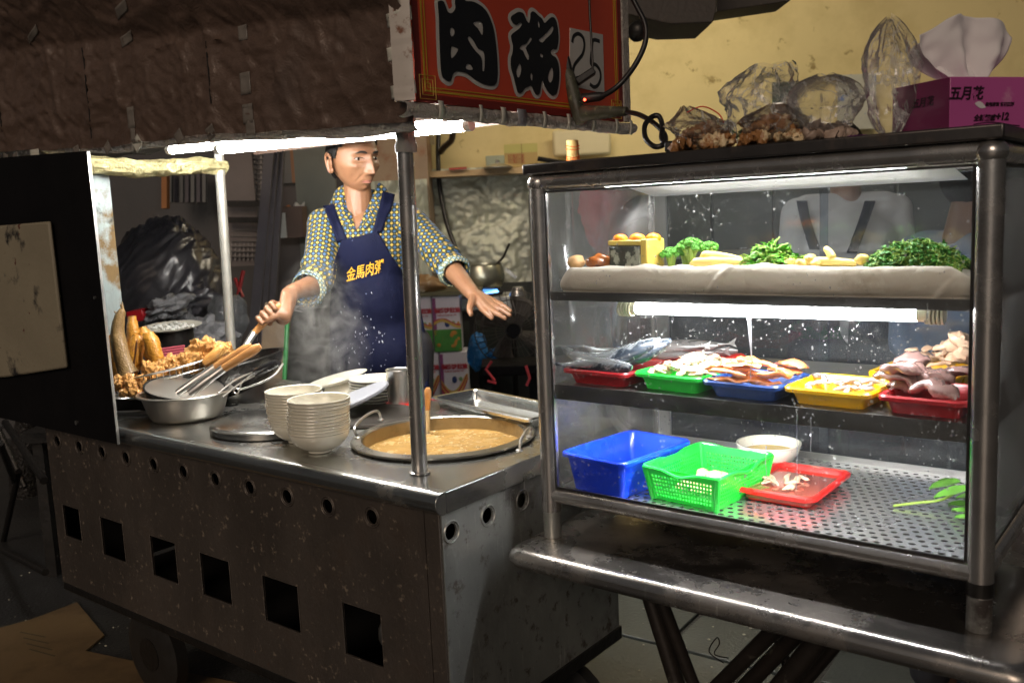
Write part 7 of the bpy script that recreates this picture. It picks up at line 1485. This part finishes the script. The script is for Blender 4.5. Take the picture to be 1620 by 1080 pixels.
def print_cloth(name, base, ca, cb_, cell):
    m = bpy.data.materials.new(name); m.use_nodes = True; nt = m.node_tree; L = nt.links; B = nt.nodes['Principled BSDF']; B.inputs['Roughness'].default_value = .75; B.inputs['Sheen Weight'].default_value = .1
    tc = _n(nt, 'ShaderNodeTexCoord'); mp = _n(nt, 'ShaderNodeMapping'); mp.inputs['Rotation'].default_value = (0, 0, radians(45)); mp.inputs['Scale'].default_value = (1 / cell, 1 / cell, 1); L.new(tc.outputs['UV'], mp.inputs[0])
    ck = _n(nt, 'ShaderNodeTexChecker', Scale=1.0); L.new(mp.outputs[0], ck.inputs['Vector']); ck.inputs['Color1'].default_value = ca + (1,); ck.inputs['Color2'].default_value = cb_ + (1,)
    fr = _n(nt, 'ShaderNodeVectorMath', operation='FRACTION'); L.new(mp.outputs[0], fr.inputs[0]); sb = _n(nt, 'ShaderNodeVectorMath', operation='SUBTRACT'); sb.inputs[1].default_value = (.5, .5, .5); L.new(fr.outputs[0], sb.inputs[0])
    ab = _n(nt, 'ShaderNodeVectorMath', operation='ABSOLUTE'); L.new(sb.outputs[0], ab.inputs[0]); sp = _n(nt, 'ShaderNodeSeparateXYZ'); L.new(ab.outputs[0], sp.inputs[0])
    mx = _n(nt, 'ShaderNodeMath', operation='MAXIMUM'); L.new(sp.outputs[0], mx.inputs[0]); L.new(sp.outputs[1], mx.inputs[1])
    r = _n(nt, 'ShaderNodeMapRange'); r.inputs[1].default_value = .26; r.inputs[2].default_value = .31; L.new(mx.outputs[0], r.inputs[0])
    mi = _n(nt, 'ShaderNodeMath', operation='MINIMUM'); L.new(sp.outputs[0], mi.inputs[0]); L.new(sp.outputs[1], mi.inputs[1])
    r2 = _n(nt, 'ShaderNodeMapRange'); r2.inputs[1].default_value = .42; r2.inputs[2].default_value = .46; L.new(mi.outputs[0], r2.inputs[0])
    m0 = _n(nt, 'ShaderNodeMix', data_type='RGBA'); m0.inputs[6].default_value = base + (1,); m0.inputs[7].default_value = (.30, .27, .06, 1); L.new(r2.outputs[0], m0.inputs[0])
    m1 = _n(nt, 'ShaderNodeMix', data_type='RGBA'); L.new(r.outputs[0], m1.inputs[0]); L.new(ck.outputs[0], m1.inputs[6]); L.new(m0.outputs[2], m1.inputs[7]); L.new(m1.outputs[2], B.inputs['Base Color'])
    return m
shirt_m = print_cloth('patterned_cloth', (.012, .020, .008), (.50, .33, .05), (.03, .10, .26), .0125); cuff_m = print_cloth('pale_lining', (.10, .14, .10), (.58, .52, .30), (.30, .45, .60), .0105)
for p in shm_.polygons: p.use_smooth = True
shirt = ob('shirt', shm_, shirt_m, cook, solid=.003)
TS = BVHTree.FromPolygons([wm(cook) @ v.co for v in shm_.vertices], [tuple(p.vertices) for p in shm_.polygons])
def uvproj(me, sc=1):
    uv = me.uv_layers.new(name='UVMap')
    for lp in me.loops: q = me.vertices[lp.vertex_index].co; uv.data[lp.index].uv = (q.dot(RH) + .7 * q.dot(FH), q.z + .3 * q.dot(FH))
for (c, d), r0 in zip(Ecuts, (.049, .046)):           # rolled cuffs
    m = MB(); e1 = d.cross(V(0, 0, 1)).normalized(); e2 = d.cross(e1)
    m.grid(lambda u, v: c + d * (-.030 + .036 * v) + (e1 * cos(2 * pi * u) + e2 * sin(2 * pi * u)) * (r0 + .0075 * sin(pi * v) + .0035 * noise.noise(V(cos(2 * pi * u) * 2.5, sin(2 * pi * u) * 2.5, v * 2)) + .0015 * sin(v * 16)), 48, 12)
    me = m.mesh('cuff', wm(cook).inverted()); uvproj(me); ob('cuff', me, cuff_m, cook, local=True, solid=.003)
def ribbon(name, L_, R_, off, mt, nu=6, k=6, T=None, parent=None, solid=.0025, puff=0):
    Ls, Rs = smooth_path([(x, y, 0) for x, y in L_], k), smooth_path([(x, y, 0) for x, y in R_], k); n = len(Ls); m = MB(); G_ = []; last = 3.02
    for j in range(n):
        row = []
        for i in range(nu + 1):
            t = i / nu; px, py = Ls[j].x + (Rs[j].x - Ls[j].x) * t, Ls[j].y + (Rs[j].y - Ls[j].y) * t
            q = proj(T or TS, px, py, off + puff * sin(pi * t)); row.append((q, px, py))
        G_.append(row)
    for j in range(n):
        ds = [((ROT.transposed() @ (q - CAMPOS)).z * -1) for q, _, _ in G_[j] if q is not None]
        if ds: last = sorted(ds)[len(ds) // 2]
        for i in range(nu + 1):
            q, px, py = G_[j][i]
            if q is None or (-(ROT.transposed() @ (q - CAMPOS)).z) > last + .10: 
                near = [(-(ROT.transposed() @ (G_[j][ii][0] - CAMPOS)).z, abs(ii - i)) for ii in range(nu + 1) if G_[j][ii][0] is not None and (-(ROT.transposed() @ (G_[j][ii][0] - CAMPOS)).z) <= last + .10]
                dd = min(near, key=lambda z: z[1])[0] if near else last; q = at(px, py, dd + .004)
            m.v.append(q)
    m.f = [(j * (nu + 1) + i, j * (nu + 1) + i + 1, (j + 1) * (nu + 1) + i + 1, (j + 1) * (nu + 1) + i) for j in range(n - 1) for i in range(nu)]
    for _ in range(2):                                # relax
        for j in range(1, n - 1):
            for i in range(1, nu): a = j * (nu + 1) + i; m.v[a] = m.v[a] * .5 + (m.v[a - 1] + m.v[a + 1] + m.v[a - nu - 1] + m.v[a + nu + 1]) * .125
    return ob(name, m, mt, parent or cook, ang=80, solid=solid), m
ap_o, apm = ribbon('apron', [(541, 380), (534, 398), (528, 420), (525, 450), (522, 490), (522, 540), (524, 600), (528, 680)], [(597, 366), (606, 380), (618, 402), (637, 430), (655, 456), (668, 500), (676, 560), (682, 680)], .010, navy, 26, 6)
ribbon('apron_strap', [(533, 384), (526, 362), (517, 340), (511, 326)], [(549, 378), (541, 358), (533, 338), (529, 322)], .010, navy, 4, 5)
ribbon('apron_strap', [(588, 370), (594, 348), (601, 322), (606, 302)], [(605, 366), (612, 345), (621, 325), (625, 308)], .010, navy, 4, 5)
# collar flaps
for L_, R_ in (([(546, 306), (544, 322), (553, 346), (563, 366)], [(533, 318), (526, 338), (533, 348), (558, 362)]), ([(593, 304), (590, 322), (580, 346), (566, 367)], [(606, 318), (604, 336), (596, 346), (573, 366)])):
    o_, m_c = ribbon('collar', L_, R_, .007, shirt_m, 6, 6); me = o_.data; uvproj(me)
TA = BVHTree.FromPolygons(apm.v, apm.f)
me = text_mesh('金馬肉粥', 1.0, .006, .0, .1, 3); bq = bmesh.new(); bq.from_mesh(me); bmesh.ops.triangulate(bq, faces=bq.faces)
for _ in range(2): bmesh.ops.subdivide_edges(bq, edges=[e for e in bq.edges if e.calc_length() > .08], cuts=1)
bmesh.ops.triangulate(bq, faces=bq.faces); bq.to_mesh(me); bq.free()
for v in me.vertices: v.co = (proj(TA, 577 + v.co.x * 14.8 , 429.5 - v.co.x * 14.8 * .26 - v.co.y * 23, .0055) or at(577 + v.co.x * 14.8, 430 - v.co.y * 22, 3.0))
ob('apron_lettering', me, mat('yellow_print', (.80, .42, .02), .6), ap_o)
m = MB(); random.seed(77)                              # flour splashes
for k in range(90):
    x, y = random.gauss(575, 24), random.gauss(548, 30)
    if k < 12: x, y = random.gauss(568, 16), random.gauss(500, 20)
    q = proj(TA, x, y, .0012)
    if q: s_ = random.choice([.0008, .0012, .0012, .0018, .0026]); m.ell(q, s_ * .7, s_ * .5, s_ * random.uniform(.8, 2.6), Matrix.Rotation(random.uniform(-.5, .5), 3, 'Y'), nu=6, nv=4)
ob('flour_spots', m, mat('flour', (.55, .56, .58), .8), ap_o, kind='stuff')
# trousers: hidden behind the counter, kept simple but shaped
tr = MB()
for sx in (-1, 1):
    h0 = hipc + RH * (.085 * sx); kn = V(h0.x, h0.y, .48) - FH * .02; cap(tr, h0, kn, .098, .070, 16); cap(tr, kn, V(h0.x, h0.y, .10), .070, .060, 16)
ob('trousers', remesh(tr, .012, 3), mat('dark_trousers', (.02, .02, .025), .8), cook)
t = ladle('steel ladle with honey coloured wooden handle in the cook\'s right hand', hb2 + hx_ax * .012, ha, A(366, 582, 2.66), .0125, .0055)
m = MB(); q = A(364, 590, 2.66); m.ell(q, .04, .04, .018, nu=20, nv=10); ob('scoop', m, alu, t)

# ---------------------------------------------------------------- helpers behind the case
def helper(label, pos, yaw, s, shirt_mat, apron_back=False, pants=None, longhair=False, lean=0):
    Mw = Matrix.Translation(pos) @ Matrix.Rotation(yaw, 4, 'Z') @ Matrix.Scale(s, 4)
    t = thing('person', label, 'person', pos); W_ = lambda x, y, z: Mw @ V(x, y, z); b = MB()
    HMl = Mw @ Matrix.Translation((0, .05, 1.545)) @ Matrix.Rotation(-lean, 4, 'X'); P = head_sculpt(b, HMl, 1.0, 72, 60)
    def C(lst, mb, grow=0):
        for p, q, r0, r1 in lst: cap(mb, W_(*p), W_(*q), (r0 + grow) * s, (r1 + grow) * s, 16)
    C([((0, .0, 1.38), (0, .03, 1.50), .056, .052), ((-.15, 0, 1.35), (.15, 0, 1.35), .052, .052), ((0, .01, 1.25), (0, .01, 1.0), .125, .12), ((-.06, 0, 1.22), (.06, 0, 1.22), .11, .11)], b)
    armsl = []
    for sx in (-1, 1): armsl += [((sx * .185, 0, 1.34), (sx * .215, -.01, 1.08), .046, .038), ((sx * .215, -.01, 1.08), (sx * .17, .20, 1.0), .036, .026), ((sx * .17, .20, 1.0), (sx * .15, .27, .99), .026, .022)]
    C(armsl, b)
    for sx in (-1, 1):
        for k in range(4): C([((sx * (.135 + .012 * k), .275, .99), (sx * (.13 + .013 * k), .335, .975 - .004 * k), .010, .008), ((sx * (.13 + .013 * k), .335, .975 - .004 * k), (sx * (.128 + .013 * k), .36, .955), .008, .007)], b)
        C([((sx * .13, .25, .985), (sx * .105, .295, .97), .012, .009), ((sx * .105, .295, .97), (sx * .102, .32, .96), .009, .008)], b)
        C([((sx * .09, 0, .92), (sx * .10, .02, .5), .085, .056), ((sx * .10, .02, .5), (sx * .10, 0, .09), .055, .036), ((sx * .10, 0, .045), (sx * .10, .14, .04), .036, .03)], b)
    ob('body', remesh(b, .005, 2), skin, t); hair_cap(P, HMl, s, hairm, t, off=.012 if longhair else .007, back=-.085 if longhair else -.06)
    g = MB(); C([((-.14, 0, 1.35), (.14, 0, 1.35), .062, .062), ((0, .01, 1.25), (0, .01, .98), .142, .140), ((-.06, 0, 1.22), (.06, 0, 1.22), .125, .125)] + [(p, q, r0 + .014, r1 + .016) for p, q, r0, r1 in armsl if r0 > .04], g)
    gm_ = remesh(g, .009, 4)
    for v in gm_.vertices: v.co += V(1, 1, 0) * (.006 * noise.noise(v.co * 9))
    ob('shirt', gm_, shirt_mat, t); T_ = BVHTree.FromPolygons([wm(t) @ v.co for v in gm_.vertices], [tuple(p.vertices) for p in gm_.polygons])
    p_ = MB(); 
    for sx in (-1, 1): C([((sx * .09, 0, .92), (sx * .10, .02, .5), .098, .07), ((sx * .10, .02, .5), (sx * .10, 0, .1), .07, .06)], p_)
    ob('trousers', remesh(p_, .012, 3), pants or MATS['dark_trousers'], t)
    return t, W_, T_
dim_white = mat('white_shirt', (.58, .57, .55), .8, 0, .06, 8, wrinkle=(4, .35, .02))
h1 = gp(1338, 3.42); t1, W1, T1 = helper('person in white shirt with crossed navy apron straps, back turned, behind the glass case', h1, YAW, .985, dim_white, pants=navy)
for a, b_, c_ in (((1268, 318), (1275, 350), (1290, 395)), ((1376, 318), (1366, 350), (1348, 400))):
    ribbon('apron_strap', [(a[0] - 8, a[1]), (b_[0] - 8, b_[1]), (c_[0] - 9, c_[1])], [(a[0] + 9, a[1]), (b_[0] + 8, b_[1]), (c_[0] + 8, c_[1])], .008, navy, 3, 5, T1, t1)
ribbon('apron_back', [(1262, 440), (1250, 500), (1246, 590), (1250, 720)], [(1322, 440), (1328, 500), (1332, 590), (1330, 720)], .012, navy, 8, 5, T1, t1)
ribbon('apron_back', [(1350, 440), (1344, 500), (1340, 590), (1344, 720)], [(1416, 440), (1428, 500), (1432, 590), (1430, 720)], .012, navy, 8, 5, T1, t1)
pp = gp(1521, 2.28); blue_sh = mat('greyblue_shirt', (.16, .20, .27), .8, 0, .1, 8)
t2, W2, T2 = helper('dark haired person in grey blue shirt, side view, behind the right of the case', pp, YAW - pi / 2 + .25, .905, blue_sh)
